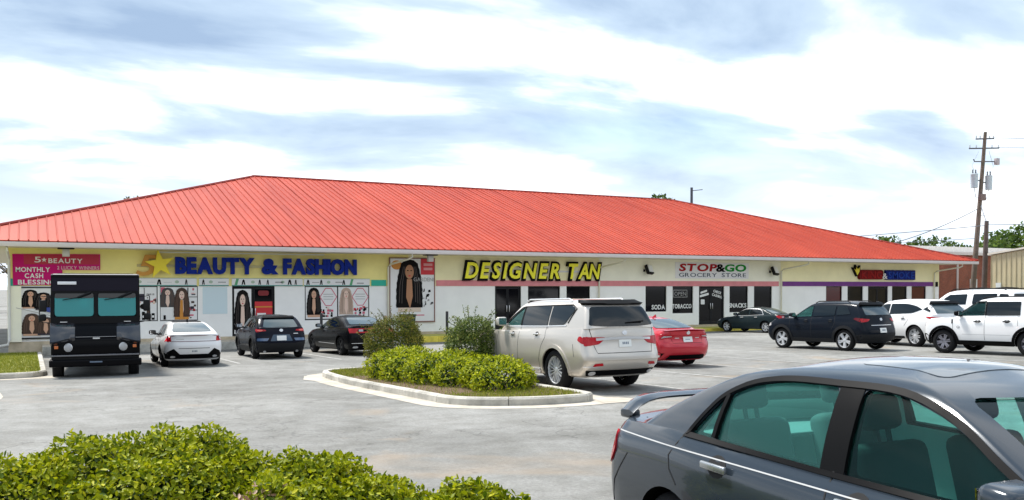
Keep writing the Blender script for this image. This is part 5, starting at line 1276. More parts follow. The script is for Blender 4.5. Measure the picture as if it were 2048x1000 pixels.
c.add('rear_window', rpoly([(-.64, 1.11), (.64, 1.11), (.48, 1.355), (-.48, 1.355)], .05), 'rear', TINTB)
c.both('side_window', rpoly([(1.25, 1.02), (2.1, .975), (2.1, 1.31), (1.7, 1.31), (1.4, 1.19)], .05), TINT); c.both('side_window', rpoly([(2.16, .972), (3.4, .94), (2.95, 1.17), (2.55, 1.30), (2.16, 1.315)], .05), TINT)
c.sweep('boot_lip', .72, 1.075, .01, .12, .03, .12, RD, .025)
c.mirror_rear('tail_lamp', rpoly([(-.90, .80), (-.52, .86), (-.44, .90), (-.46, .93), (-.90, .96)], .02), TAILR, off=.010); c.mirror_rear('lamp_core', rpoly([(-.80, .83), (-.70, .86), (-.52, .875), (-.52, .90), (-.74, .90)], .015), LAMPW, off=.014); c.both('tail_lamp', rpoly([(.05, .80), (.22, .83), (.34, .92), (.08, .95)], .02), TAILR, off=.010)
c.add('boot_trim', strip2([(-.44, .905), (.44, .905)], .02), 'rear', RD, off=.022, th=.02); c.plate(0, .80); c.badge(0, .985, .06); c.seam([(-.58, 1.0), (-.50, .70), (.50, .70), (.58, 1.0)], 'rear'); c.mirror_rear('badge', rpoly([(-.42, .83), (-.28, .83), (-.28, .85), (-.42, .85)], .005), CHROME, off=.008)
c.add('rear_diffuser', rpoly([(-.66, .24), (.66, .24), (.60, .36), (-.60, .36)], .03), 'rear', TRIMB, off=.01); c.mirror_rear('bumper_vent', rpoly([(-.88, .30), (-.78, .30), (-.82, .44), (-.88, .46)], .02), TRIMB, off=.008)
for v in 'LR': c.seam([(2.13, .97), (2.13, .35)], v); c.seam([(3.45, .9), (3.45, .35)], v)
c.handles([(1.6, .87), (2.6, .85)], RD); c.wheels((10, .05, .035, 0), RIMS); c.mirrors(3.2, 1.0, RD); c.fin(1.62, 1.42, RD); c.finish()

# ---------------------------------------------------------------- dark green saloon at the kerb
S = dict(L=4.90, W=1.82, zb=.20, tr=.335, xra=1.12, wb=2.78, dash=.92,
    rear=[(.2, .2), (.36, .05), (.52, 0), (.72, .02), (.9, .06), (1.08, .08)], front=[(.2, .2), (.38, .04), (.55, 0), (.68, .06), (.8, .2)],
    sh=[(0, 1.01), (.5, 1.03), (1.2, 1.0), (2.2, .95), (3.3, .92), (3.9, .87), (4.55, .75), (4.9, .65)], side=SIDE, plan=PLAN,
    grear=[(0, .62), (.35, .95), (.7, 1.28), (.9, 1.52), (1, 1.75)], gfront=[(0, 3.75), (.4, 3.36), (.8, 2.96), (.94, 2.78), (1, 2.6)],
    gw=[(0, .80), (.25, .755), (.55, .69), (.80, .62), (.9, .58), (.97, .52), (1, .46)], roof=[(1.4, 1.375), (1.9, 1.405), (2.3, 1.41), (2.8, 1.39)], crown=.05)
DG = pt('deep_green_paint', (.016, .026, .030), metal=.5)
c = Car('saloon_car', S, 'dark green-black saloon with bright wheels parked at the yellow kerb', (36.86, 36.25), 97.5, .99, DG)
wa = rpoly([(1.36, 1.03), (1.60, 1.015), (1.60, 1.275), (1.5, 1.23)], .03); wb_ = rpoly([(1.66, 1.01), (2.28, .985), (2.28, 1.325), (1.95, 1.33), (1.66, 1.295)], .04); wc = rpoly([(2.36, .982), (3.40, .955), (3.0, 1.18), (2.66, 1.305), (2.36, 1.325)], .05)
c.both('window_trim', strip2([(1.30, 1.02), (1.5, 1.25), (1.72, 1.335), (2.3, 1.35), (2.68, 1.33), (3.02, 1.195), (3.46, .945)], .022), CHROME, off=.006); c.both('window_trim', strip2([(1.30, 1.02), (2.3, .97), (3.46, .94)], .018), CHROME, off=.006)
for p in (wa, wb_, wc): c.both('side_window', p, TINT)
c.add('rear_window', rpoly([(-.62, 1.08), (.62, 1.08), (.48, 1.355), (-.48, 1.355)], .06), 'rear', TINTB); c.both('tail_lamp', rpoly([(.05, .80), (.30, .86), (.40, .96), (.12, .99)], .03), TAILR, off=.01); c.mirror_rear('tail_lamp', rpoly([(-.86, .80), (-.52, .84), (-.52, .96), (-.84, .98)], .03), TAILR, off=.01); c.mirror_rear('reverse_lamp', rpoly([(-.66, .86), (-.54, .87), (-.54, .92), (-.66, .93)], .02), LAMPW, off=.014)
c.plate(0, .86); c.both('head_lamp', rpoly([(4.35, .68), (4.72, .62), (4.74, .70), (4.45, .77)], .03), LAMPW, off=.01)
for v in 'LR': c.seam([(2.32, .97), (2.32, .35)], v); c.seam([(3.5, .93), (3.5, .35)], v); c.seam([(1.3, 1.0), (1.25, .85), (1.42, .6)], v)
c.handles([(1.75, .88), (2.75, .87)], CHROME); c.wheels((7, .055, .05, 0), RIMS); c.mirrors(3.2, 1.0, DG); c.finish()

# ---------------------------------------------------------------- black compact SUV
S = suv(4.41, 1.81, 1.66, .26, .355, .87, 2.64, 1.12, rl=.30, roofdrop=.07, hood=1.06, nose=.90, cowl=3.32); S['archk'] = 1.14; S['rimk'] = .72; S['inset'] = -.005
BB = pt('blue_black_paint', (.006, .009, .015), metal=.3)
c = Car('suv', S, 'black compact SUV with five-spoke wheels parked nose-in across the lot', (26.71, 21.88), 93.2, 1.085, BB, cat='suv')
wA = rpoly([(2.25, 1.14), (3.02, 1.11), (2.72, 1.32), (2.42, 1.475), (2.25, 1.49)], [.03, .06, .12, .1, .03])
c.hollow_cabin([wA], rpoly([(-.68, 1.16), (.68, 1.16), (.55, 1.49), (-.55, 1.49)], .06), None, .65)
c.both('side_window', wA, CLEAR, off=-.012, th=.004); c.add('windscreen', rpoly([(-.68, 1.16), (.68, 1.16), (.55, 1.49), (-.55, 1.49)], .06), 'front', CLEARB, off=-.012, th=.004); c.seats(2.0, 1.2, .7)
c.both('side_window', rpoly([(1.28, 1.17), (2.18, 1.14), (2.18, 1.495), (1.45, 1.50), (1.28, 1.49)], .04), TINT); c.both('side_window', rpoly([(.66, 1.22), (1.22, 1.175), (1.22, 1.49), (.86, 1.46)], .05), TINT)
c.add('rear_window', rpoly([(-.62, 1.18), (.62, 1.18), (.55, 1.46), (-.55, 1.46)], .06), 'rear', TINTB, off=.006); c.add('roof_spoiler', rpoly([(-.60, 1.475), (.60, 1.475), (.55, 1.54), (-.55, 1.54)], .02), 'rear', TRIMB, off=.09, th=.1); c.rod('rear_wiper', [(.26, .0, 1.22), (.26, -.33, 1.24)], .016, TRIMB)
c.both('tail_lamp', rpoly([(.08, .93), (.25, .95), (.52, 1.06), (.45, 1.10), (.10, 1.08)], .02), TAILD, off=.01); c.mirror_rear('tail_lamp', rpoly([(-.86, .94), (-.60, .98), (-.50, 1.05), (-.84, 1.08)], .02), TAILR, off=.01); c.both('lamp_core', rpoly([(.10, .95), (.30, .99), (.28, 1.02), (.12, 1.0)], .01), TAILR, off=.014)
c.badge(0, 1.04, .06); c.plate(0, .68, off=.02); c.add('boot_trim', strip2([(-.5, .85), (.5, .85)], .018), 'rear', CHROME, off=.012)
c.arch_lip(CLAD, .09, off=.018); c.both('sill_cladding', rpoly([(1.32, .28), (3.05, .28), (3.05, .40), (1.32, .40)], .03), CLAD, off=.016); c.add('rear_cladding', rpoly([(-.86, .30), (.86, .30), (.86, .56), (-.86, .56)], .03), 'rear', CLAD, off=.014)
for v in 'LR': c.seam([(2.22, 1.13), (2.22, .42)], v); c.seam([(3.15, 1.08), (3.15, .42)], v); c.seam([(1.28, 1.16), (1.22, .95), (1.36, .7)], v)
c.handles([(1.42, 1.0), (2.45, .99)], BB); c.wheels((5, .05, .055, .13), RIMS, .24); c.mirrors(2.98, 1.13, BB)
c.both('head_lamp', rpoly([(4.0, .80), (4.28, .76), (4.30, .86), (4.02, .90)], .03), LAMPW, off=.01)
for sy in (-1, 1): c.rod('roof_rail', [(.85, sy*.55, 1.60), (.95, sy*.56, 1.645), (2.1, sy*.57, 1.645), (2.25, sy*.56, 1.59)], .016, TRIMB)
c.finish()

# ---------------------------------------------------------------- white SUV behind it
S = suv(4.74, 1.90, 1.67, .26, .37, .97, 2.75, 1.10, rl=.42, roofdrop=.06, hood=1.04, nose=.88, cowl=3.5); S['archk'] = 1.13; S['rimk'] = .72; S['inset'] = 0
W2 = pt('bright_white_paint', (.78, .78, .78), metal=0, rough=.3)
c = Car('suv', S, 'white SUV with pointed rear side window between black SUV and boxy white SUV', (30.75, 21.90), 82.0, 1.10, W2, cat='suv')
c.both('side_window', rpoly([(.72, 1.30), (1.15, 1.17), (2.2, 1.13), (2.2, 1.50), (1.45, 1.50), (1.0, 1.42)], [.02, .1, .03, .03, .15, .15]), TINT); c.both('side_window', rpoly([(2.26, 1.13), (3.25, 1.09), (2.9, 1.33), (2.55, 1.48), (2.26, 1.50)], .05), TINT)
c.add('rear_window', rpoly([(-.66, 1.16), (.66, 1.16), (.60, 1.46), (-.60, 1.46)], [.03, .03, .08, .08]), 'rear', TINTB, off=.006); c.both('rear_window', rpoly([(.36, 1.20), (.70, 1.31), (.46, 1.43)], .02), TINT, off=.006); c.add('roof_spoiler', rpoly([(-.66, 1.46), (.66, 1.46), (.58, 1.535), (-.58, 1.535)], .02), 'rear', TRIMB, off=.08, th=.09)
c.both('tail_lamp', rpoly([(.10, .94), (.42, 1.01), (.50, 1.055), (.12, 1.05)], .02), TAILR, off=.01); c.mirror_rear('tail_lamp', rpoly([(-.88, .95), (-.45, .99), (-.40, 1.03), (-.86, 1.055)], .02), TAILR, off=.01); c.plate(0, .82); c.badge(0, 1.06, .05)
c.both('sill_cladding', rpoly([(1.45, .28), (3.25, .28), (3.25, .36), (1.45, .36)], .03), CLAD, off=.014); c.add('rear_cladding', rpoly([(-.9, .30), (.9, .30), (.9, .50), (-.9, .50)], .03), 'rear', CLAD, off=.012)
for v in 'LR': c.seam([(2.23, 1.12), (2.23, .4)], v); c.seam([(1.3, 1.12), (1.25, .95), (1.42, .72)], v)
c.handles([(1.5, 1.0), (2.5, .99)], CHROME); c.wheels((7, .032, .028, .14), RIMS, .25); c.mirrors(3.12, 1.1, W2); c.finish()

# ---------------------------------------------------------------- boxy white SUV
S = suv(4.39, 1.89, 1.78, .28, .375, .86, 2.67, 1.14, rl=.16, roofdrop=.03, hood=1.12, nose=1.00, cowl=3.42); S['archk'] = 1.15; S['inset'] = -.01; S['rimk'] = .64
S['gw'] = [(0, .86), (.3, .835), (.6, .80), (.84, .755), (.93, .72), (1, .62)]; S['side'] = [(0, .88), (.05, .93), (.18, .965), (.45, 1.0), (.70, .995), (.90, .98), (1, .95)]
S['front'] = [(.28, .15), (.42, .03), (.6, 0), (.85, .01), (1.0, .05), (1.1, .12)]
c = Car('suv', S, 'boxy white SUV with black wheel arches and black door handles', (28.49, 16.23), 94.4, 1.065, W2, cat='suv')
wA = rpoly([(2.22, 1.20), (3.14, 1.18), (2.86, 1.40), (2.58, 1.60), (2.22, 1.62)], [.03, .06, .1, .1, .03])
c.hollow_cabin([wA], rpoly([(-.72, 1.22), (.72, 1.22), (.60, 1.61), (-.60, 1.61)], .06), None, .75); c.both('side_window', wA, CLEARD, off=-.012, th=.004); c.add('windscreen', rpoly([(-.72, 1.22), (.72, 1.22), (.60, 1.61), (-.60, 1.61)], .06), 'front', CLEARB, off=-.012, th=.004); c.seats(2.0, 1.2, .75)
c.both('side_window', rpoly([(1.15, 1.21), (2.16, 1.20), (2.16, 1.62), (1.15, 1.62)], .03), TINT); c.both('side_window', rpoly([(.5, 1.22), (1.02, 1.21), (1.02, 1.62), (.55, 1.60)], .04), TINT); c.both('door_pillar', [(2.165, 1.2), (2.215, 1.2), (2.215, 1.62), (2.165, 1.62)], TRIMB, off=.005); c.both('window_trim', strip2([(2.2, 1.63), (2.6, 1.612), (2.88, 1.41), (3.18, 1.18)], .03), TRIMB, off=.006)
c.add('rear_window', rpoly([(-.7, 1.24), (.7, 1.24), (.64, 1.6), (-.64, 1.6)], .06), 'rear', TINT); c.mirror_rear('tail_lamp', rpoly([(-.90, .86), (-.70, .86), (-.70, 1.12), (-.88, 1.12)], .03), TAILR, off=.01); c.plate(0, .8)
c.arch_lip(TRIMB, .085, off=.024); c.both('sill_cladding', rpoly([(1.32, .29), (3.05, .29), (3.05, .43), (1.32, .43)], .02), TRIMB, off=.018); c.add('front_cladding', rpoly([(-.9, .30), (.9, .30), (.9, .62), (-.9, .62)], .03), 'front', TRIMB, off=.012)
for v in 'LR': c.seam([(2.19, 1.19), (2.19, .45)], v); c.seam([(3.2, 1.16), (3.2, .45)], v); c.seam([(1.18, 1.19), (1.18, .9)], v); c.seam([(1.4, .62), (2.9, .62)], v, .012, mat('crease_shade_grey', (.45, .45, .46), .4)); c.add('fender_badge', rpoly([(3.20, .96), (3.24, .94), (3.25, 1.08), (3.22, 1.09)], .01), v, TRIMB, off=.01); c.add('fender_badge', ell(3.02, .84, .05, .04, 12), v, mat('badge_grey', (.25, .25, .26), .4), off=.006); c.add('fender_badge', ell(3.02, .84, .03, .022, 12), v, W2, off=.010)  # the long grey strip is the shade of a door crease, painted on
c.handles([(1.5, 1.03), (2.4, 1.02)], TRIMB, .23, .035); c.wheels((6, .06, .05, .14), mat('alloy_grey', (.30, .30, .34), .35, metal=.8), .26); c.mirrors(3.0, 1.2, TRIMB, (.16, .22, .17)); c.both('head_lamp', rpoly([(4.2, .86), (4.36, .85), (4.36, 1.0), (4.2, 1.0)], .03), LAMPW, off=.008)
for sy in (-1, 1): c.rod('roof_rail', [(.6, sy*.66, 1.73), (.7, sy*.67, 1.775), (2.2, sy*.67, 1.77), (2.35, sy*.66, 1.72)], .018, TRIMB)
c.finish()

# ---------------------------------------------------------------- large white SUV with roof rack
S = suv(5.35, 2.05, 2.08, .34, .42, 1.15, 3.1, 1.40, rl=.16, roofdrop=.03, hood=1.32, nose=1.12, cowl=4.15); S['dash'] = 1.35
c = Car('suv', S, 'tall white SUV with dark roof rack parked behind the other white SUVs', (36.1, 22.2), 90.0, 1.07, W2, cat='suv')
wA = rpoly([(2.9, 1.47), (3.72, 1.44), (3.40, 1.64), (3.08, 1.84), (2.9, 1.86)], [.03, .05, .1, .1, .03])
c.both('side_window', rpoly([(3.30, 1.46), (3.80, 1.44), (3.45, 1.63), (3.30, 1.70)], .03), mat('pale_quarter_glass', (.16, .26, .27), .05, spec=.8)); c.both('side_window', rpoly([(2.25, 1.47), (3.26, 1.455), (3.26, 1.71), (3.02, 1.86), (2.25, 1.88)], .04), TINT); c.both('side_window', rpoly([(1.0, 1.49), (1.98, 1.475), (1.98, 1.88), (1.0, 1.89)], .05), TINT); c.both('side_window', rpoly([(.5, 1.5), (.9, 1.49), (.9, 1.88), (.55, 1.86)], .05), TINT)
c.add('rear_window', rpoly([(-.8, 1.47), (.8, 1.47), (.72, 1.87), (-.72, 1.87)], .06), 'rear', TINT); c.mirror_rear('tail_lamp', rpoly([(-.98, 1.0), (-.82, 1.0), (-.80, 1.36), (-.95, 1.38)], .03), TAILR, off=.01); c.plate(0, 1.0)
for v in 'LR': c.seam([(2.1, 1.46), (2.1, .5)], v); c.seam([(3.5, 1.42), (3.5, .5)], v)
c.handles([(1.95, 1.28), (2.6, 1.27)], CHROME); c.wheels((6, .08, .06, 0), RIMS, .27); c.mirrors(3.5, 1.48, W2, (.16, .24, .22)); c.both('sill_cladding', rpoly([(1.7, .36), (3.7, .36), (3.7, .46), (1.7, .46)], .03), CLAD, off=.014)
for sy in (-1, 1): c.rod('roof_rail', [(.7, sy*.68, 2.02), (.8, sy*.69, 2.085), (2.9, sy*.69, 2.085), (3.05, sy*.68, 2.01)], .022, TRIMB)
for x in (1.1, 2.2): c.rod('rack_bar', [(x, -.72, 2.10), (x, 0, 2.125), (x, .72, 2.10)], .022, TRIMB)
c.finish()

# ---------------------------------------------------------------- black step van
VB = mat('van_black_paint', (.003, .003, .004), .25, spec=.09); VP = mat('van_panel_black', (.009, .007, .014), .4, spec=.1)
vs_, vt, vh, vk = 2.06, 33.65, -94.0, 1.0
van = empty('delivery_truck'); tag(van, 'black step van food truck with split teal windscreen parked nose-out by lawn', 'truck')
van.location = (vs_, vt, gz(2.2, 30.0)-.04); van.rotation_euler = (R(-1.1), 0, R(vh)); van.scale = (vk, vk*.96, vk*1.045)
van.rotation_euler = (0, R(0), R(vh))
bm = bmesh.new(); prism(bm, rpoly([(-1.15, .62), (1.15, .62), (1.15, 2.68), (1.02, 2.80), (-1.02, 2.80), (-1.15, 2.68)], .06), 'x', 0, 6.05); ob('cargo_box', bm_mesh(bm, 'cargo_box', VB, sharp=30), van)
# cab front built of raked panels
def vpanel(name, pts, m, th=.05, bev=.012):
    bm = bmesh.new(); P = [Vector(p) for p in pts]; nn = (P[1]-P[0]).cross(P[2]-P[0]).normalized()
    if nn.x < 0: nn = -nn
    a = [bm.verts.new(p) for p in P]; b = [bm.verts.new(p-nn*th) for p in P]
    bm.faces.new(a); bm.faces.new(b[::-1])
    for i in range(len(P)): bm.faces.new((a[i], b[i], b[(i+1) % len(P)], a[(i+1) % len(P)]))
    bmesh.ops.recalc_face_normals(bm, faces=bm.faces[:])
    if bev: bmesh.ops.bevel(bm, geom=bm.edges[:], offset=bev, segments=2, affect='EDGES')
    return ob(name, bm_mesh(bm, name, m, sharp=35), van)
def zx(z): return 6.66-.20*(z-1.55)     # rake of the screen
def rp3(y0, y1, z0, z1, dx=0.0, r=.06): return [(zx(z)+dx, y, z) for y, z in rpoly([(y0, z0), (y1, z0), (y1, z1), (y0, z1)], r)]
# cab side, roof and forehead
for sy in (-1, 1):
    bm = bmesh.new(); prism(bm, [(6.052, .62), (6.60, .62), (6.64, 1.50), (zx(2.72)-.02, 2.74), (6.052, 2.78)], 'y', sy*1.15, sy*1.11); ob('cab_side', bm_mesh(bm, 'cab_side', VB), van)
    w_ = bmesh.new(); prism(w_, rpoly([(6.10, 1.62), (6.54, 1.62), (6.46, 2.24), (6.10, 2.24)], .05), 'y', sy*1.152, sy*1.165); ob('side_window', bm_mesh(w_, 'side_window', TINT), van)
vpanel('cab_roof', [(6.052, -1.12, 2.79), (zx(2.72)-.03, -1.12, 2.73), (zx(2.72)-.03, 1.12, 2.73), (6.052, 1.12, 2.79)], mat('van_roof_grey', (.16, .15, .15), .5), .05)
vpanel('forehead', [(zx(2.32)+.01, -1.13, 2.33), (zx(2.32)+.01, 1.13, 2.33), (zx(2.72), 1.13, 2.72), (zx(2.72), -1.13, 2.72)], VP)
vpanel('roof_lip', [(zx(2.70)+.03, -1.16, 2.69), (zx(2.70)+.03, 1.16, 2.69), (zx(2.70)+.02, 1.13, 2.76), (zx(2.70)+.02, -1.13, 2.76)], VB, .06)
for a, b in ((-1.13, -1.06), (-.05, .05), (1.06, 1.13)): vpanel('screen_pillar', rp3(a, b, 1.50, 2.33, .006, .005), VB, .05, .004)
vpanel('screen_sill', rp3(-1.13, 1.13, 1.48, 1.68, .012, .02), VB, .06)
vpanel('screen_header', rp3(-1.06, 1.06, 2.27, 2.33, .004, .005), VB, .04, .004)
GT = glassmat('van_teal_glass', (.42, 1.0, .98), .0, painted_refl=.5, painted_refl_col=(.10, .40, .41))  # bright teal reflection of the windscreen painted in as diffuse colour
for a, b in ((-1.06, -.05), (.05, 1.06)):
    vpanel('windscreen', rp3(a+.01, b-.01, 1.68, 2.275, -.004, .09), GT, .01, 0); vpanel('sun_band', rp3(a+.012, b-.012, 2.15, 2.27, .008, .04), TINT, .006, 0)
# interior seen through the glass
INT = mat('van_interior', (.80, .84, .83), .8)
box('cab_back', 5.78, 5.83, -1.08, 1.08, .7, 2.6, INT, van); box('dashboard', 6.1, 6.5, -1.0, 1.0, 1.25, 1.56, SEATM, van, bev=.04); box('cab_floor', 5.1, 6.5, -1.08, 1.08, .66, .70, SEATM, van)
box('shelf_unit', 5.84, 5.95, -.95, -.45, .9, 2.3, INT, van, bev=.02); box('shelf_unit', 5.84, 5.95, .25, .8, .9, 2.2, mat('shelf_grey', (.50, .55, .55), .7), van, bev=.02)
bm = bmesh.new(); bx(bm, 5.96, 6.06, .28, .74, 1.1, 1.85, .04, 3); ob('seat', bm_mesh(bm, 'seat', SEATM, sharp=50), van)
bm = bmesh.new(); Mt = Matrix.Translation((6.2, .5, 1.62)) @ Matrix.Rotation(R(-35), 4, 'Y'); lathe(bm, [(-.012, .21), (0, .225), (.012, .21), (0, .195)], 24, 'z', close=True); bx(bm, -.2, .2, -.02, .02, -.01, .01); bmesh.ops.transform(bm, matrix=Mt, verts=bm.verts[:]); ob('steering_wheel', bm_mesh(bm, 'steering_wheel', BLACK, sharp=50), van)
box('paper_note', 6.45, 6.455, -.42, -.22, 1.9, 2.12, PWHITE, van)
# nose: sloping cowl with two fender bulges
bm = bmesh.new()
prof = [(6.56, .55), (6.93, .55), (6.99, .72), (6.99, 1.04), (6.95, 1.14), (6.74, 1.46), (6.62, 1.50), (6.56, 1.50)]
prism(bm, prof, 'y', -1.12, 1.12); bmesh.ops.bevel(bm, geom=[e for e in bm.edges], offset=.03, segments=3, affect='EDGES'); ob('nose_cowl', bm_mesh(bm, 'nose_cowl', VB, sharp=40), van)
SHEEN = mat('van_fender_sheen', (.02, .02, .025), .12, coat=.6, spec=.6)
for sy in (-1, 1):
    bm = bmesh.new(); rows = []
    for i in range(13):
        q = i/12; y = sy*(1.155-.62*q); bulge = .14*math.sin(min(1, (1-q)*1.25)*PI/2)**1.2
        zb_ = 1.10-.10*math.cos(q*PI)*.5-.04
        rows.append([bm.verts.new(p) for p in ((6.60, y, zb_-.10), (6.97+bulge*.5, y, zb_-.06), (7.0+bulge, y, zb_+.03), (6.93+bulge, y, zb_+.16), (6.78+bulge*.9, y, 1.40), (6.66+bulge*.4, y, 1.505), (6.58, y, 1.51))])
    for a, b in zip(rows, rows[1:]):
        for i in range(6): bm.faces.new((a[i], a[i+1], b[i+1], b[i]))
    bm.faces.new(rows[0]); bm.faces.new(rows[-1]); bmesh.ops.recalc_face_normals(bm, faces=bm.faces[:])
    ob('fender', bm_mesh(bm, 'fender', SHEEN, sharp=55), van)
    vpanel('lower_window', [(6.745, sy*.05, 1.44), (6.745, sy*.50, 1.44), (6.885, sy*.54, 1.235), (6.885, sy*.05, 1.235)], mat('lower_grey_glass', (.12, .14, .14), .15, spec=.6), .02, .004)
    bm = bmesh.new(); lathe(bm, [(0, .092), (.03, .092), (.045, .07), (.05, .02)], 24, 'x', c=(6.985, sy*.70, .89)); hl = ob('head_lamp', bm_mesh(bm, 'head_lamp', LAMPW, sharp=40), van)
    bm = bmesh.new(); lathe(bm, [(0, .094), (.02, .108), (.03, .094)], 24, 'x', c=(6.985, sy*.70, .89), close=True); ob('lamp_ring', bm_mesh(bm, 'lamp_ring', CHROME, sharp=40), hl)
    box('indicator', 6.992, 7.02, sy*1.0-.05, sy*1.0+.05, .86, .94, AMBER, van, bev=.01)
    # wiper from the top
    bm = bmesh.new(); y0 = .12+(-.95 if sy < 0 else .12)
    tube(bm, [(zx(2.16)+.05, y0-.02, 2.10), (zx(2.2)+.06, y0+.38, 2.17)], .012, 6); tube(bm, [(zx(2.2)+.06, y0+.36, 2.165), (zx(2.3)+.06, y0+.70, 2.30)], .030, 6); ob('wiper', bm_mesh(bm, 'wiper', BLACK), van)
    # mirror on a bracket
    bm = bmesh.new(); tube(bm, [(6.5, sy*1.13, 2.18), (6.55, sy*1.42, 2.20), (6.55, sy*1.44, 1.55), (6.5, sy*1.13, 1.50)], .016, 6); mi = ob('mirror_bracket', bm_mesh(bm, 'mirror_bracket', BLACK), van)
    bm = bmesh.new(); bx(bm, 6.52, 6.60, sy*1.34-.09, sy*1.34+.09, 1.80, 2.10, .03, 2); bx(bm, 6.52, 6.62, sy*1.36-.10, sy*1.36+.10, 1.56, 1.74, .05, 3); ob('mirror_head', bm_mesh(bm, 'mirror_head', BLACK, sharp=45), mi)
    box('grab_handle', 6.70, 6.74, sy*.82-.09, sy*.82+.09, 1.525, 1.545, CHROME, van)
box('hood_badge', 6.985, 7.01, -.08, .10, 1.10, 1.135, CHROME, van); box('hood_trim', 6.96, 6.975, -.52, .52, 1.150, 1.16, mat('trim_grey', (.35, .35, .36), .3), van)
box('marker_bar', zx(2.58)+.002, zx(2.58)+.05, -.98, -.50, 2.50, 2.58, mat('marker_lens', (.7, .7, .72), .2), van, bev=.01)
box('bumper', 6.90, 7.12, -1.18, 1.18, .40, .58, VB, van, bev=.03, seg=3); box('bumper_top', 6.88, 7.06, -1.12, 1.12, .66, .705, mat('bumper_edge', (.10, .10, .11), .2, coat=.6), van, bev=.015); box('skirt', 6.7, 6.98, -1.10, 1.10, .582, .64, BLACK, van)
box('number_plate', 7.122, 7.13, -.16, .16, .50, .535, PLATEP, van); box('chassis', .3, 6.7, -.9, .9, .38, .615, BLACK, van)
bm = bmesh.new(); tw, tr = .28, .40
lathe(bm, [(-tw/2, .22), (-tw/2, tr-.04), (-tw/2+.04, tr), (tw/2-.04, tr), (tw/2, tr-.04), (tw/2, .22)], 40, 'y'); tme = bm_mesh(bm, 'wheel', TYRE, sharp=40)
bm = bmesh.new(); lathe(bm, [(0, .22), (.145, .22), (.145, .16), (.10, .10), (.16, .07), (.16, .01)], 28, 'y'); rme = bm_mesh(bm, 'rim', RIMS, sharp=40)
for x in (1.3, 6.15):
    for sy in (-1, 1):
        wo = ob('wheel', tme, van, (x, sy*.99, tr+.04), (0, 0, PI if sy < 0 else 0)); ob('rim', rme, wo)
box('side_step', 5.2, 5.9, -1.22, -1.155, .45, .52, BLACK, van, bev=.01); box('rear_lamp', -.02, -.002, -1.05, -.9, 1.0, 1.3, TAILR, van, bev=.005); box('rear_lamp', -.02, -.002, .9, 1.05, 1.0, 1.3, TAILR, van, bev=.005)

# ================================================================== VEGETATION
def leaf_arrays(C, Nn, size, wid, rngn, curl=.25, spread=.6):
    """leaves at points C with outward normals Nn"""
    n_ = len(C)
    up = Nn + rngn.normal(0, spread, (n_, 3)); up /= np.linalg.norm(up, axis=1)[:, None]
    d = rngn.normal(0, 1, (n_, 3)); d -= up*np.sum(d*up, 1)[:, None]; d += Nn*.5; d /= np.linalg.norm(d, axis=1)[:, None]
    sd = np.cross(d, up); sd /= np.linalg.norm(sd, axis=1)[:, None]
    L_ = size*rngn.uniform(.65, 1.25, n_)[:, None]; W_ = L_*wid
    nn = np.cross(sd, d)
    b = C; m = C+d*L_*.52-nn*W_*curl; t_ = C+d*L_-nn*L_*.10
    l1 = C+d*L_*.28+sd*W_*.38; l2 = C+d*L_*.70+sd*W_*.42-nn*L_*.03; r1 = C+d*L_*.28-sd*W_*.38; r2 = C+d*L_*.70-sd*W_*.42-nn*L_*.03
    V = np.stack([b, l1, l2, t_, r2, r1, m], 1).reshape(-1, 3)
    base = (np.arange(n_)*7)[:, None]
    T = np.array([[0, 6, 1], [1, 6, 2], [2, 6, 3], [3, 6, 4], [4, 6, 5], [5, 6, 0]])
    F = (base[:, :, None]+T[None]).reshape(-1, 3)
    return V, F
def tri_mesh(name, V, F, m):
    me = bpy.data.meshes.new(name); me.vertices.add(len(V)); me.vertices.foreach_set('co', np.asarray(V, np.float32).ravel())
    me.loops.add(len(F)*3); me.loops.foreach_set('vertex_index', np.asarray(F, np.int32).ravel())
    me.polygons.add(len(F)); me.polygons.foreach_set('loop_start', np.arange(0, len(F)*3, 3, dtype=np.int32)); me.polygons.foreach_set('loop_total', np.full(len(F), 3, np.int32))
    me.materials.append(m); me.update(calc_edges=True); return me
def lump_points(lumps, n_, rngn, shell=.22, zmin=-9):
    """points near the skin of a union of ellipsoids, with outward normals"""
    vol = np.array([l[3]*l[4]+l[4]*l[5]+l[3]*l[5] for l in lumps]); pick = rngn.choice(len(lumps), n_, p=vol/vol.sum())
    Lp = np.array(lumps)[pick]; d = rngn.normal(0, 1, (n_, 3)); d /= np.linalg.norm(d, axis=1)[:, None]
    wob = 1+.06*np.sin(d[:, 0]*7+Lp[:, 0]*9)*np.cos(d[:, 1]*6+Lp[:, 1]*5)+.045*np.sin(d[:, 2]*11+d[:, 0]*9)
    rad = (1-shell*rngn.random(n_)**1.6)*wob
    P = Lp[:, :3]+d*Lp[:, 3:]*rad[:, None]; Nn = d/Lp[:, 3:]; Nn /= np.linalg.norm(Nn, axis=1)[:, None]
    keep = P[:, 2] > zmin
    for i, l in enumerate(lumps):
        q = (P-np.array(l[:3]))/np.array(l[3:]); keep &= ~((np.sum(q*q, 1) < .62) & (pick != i))
    return P[keep], Nn[keep]
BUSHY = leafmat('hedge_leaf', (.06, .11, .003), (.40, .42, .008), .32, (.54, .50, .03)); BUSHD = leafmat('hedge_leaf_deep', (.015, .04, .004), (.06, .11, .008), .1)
DEADL = leafmat('dead_leaf', (.30, .17, .12), (.60, .42, .33), .2); TWIG = mat('twig', (.10, .07, .045), .9)
OLIVE = leafmat('olive_leaf', (.05, .065, .007), (.22, .22, .025), .28, (.34, .19, .06)); AZAL = leafmat('azalea_leaf', (.11, .17, .004), (.46, .48, .01), .35, (.56, .54, .05))
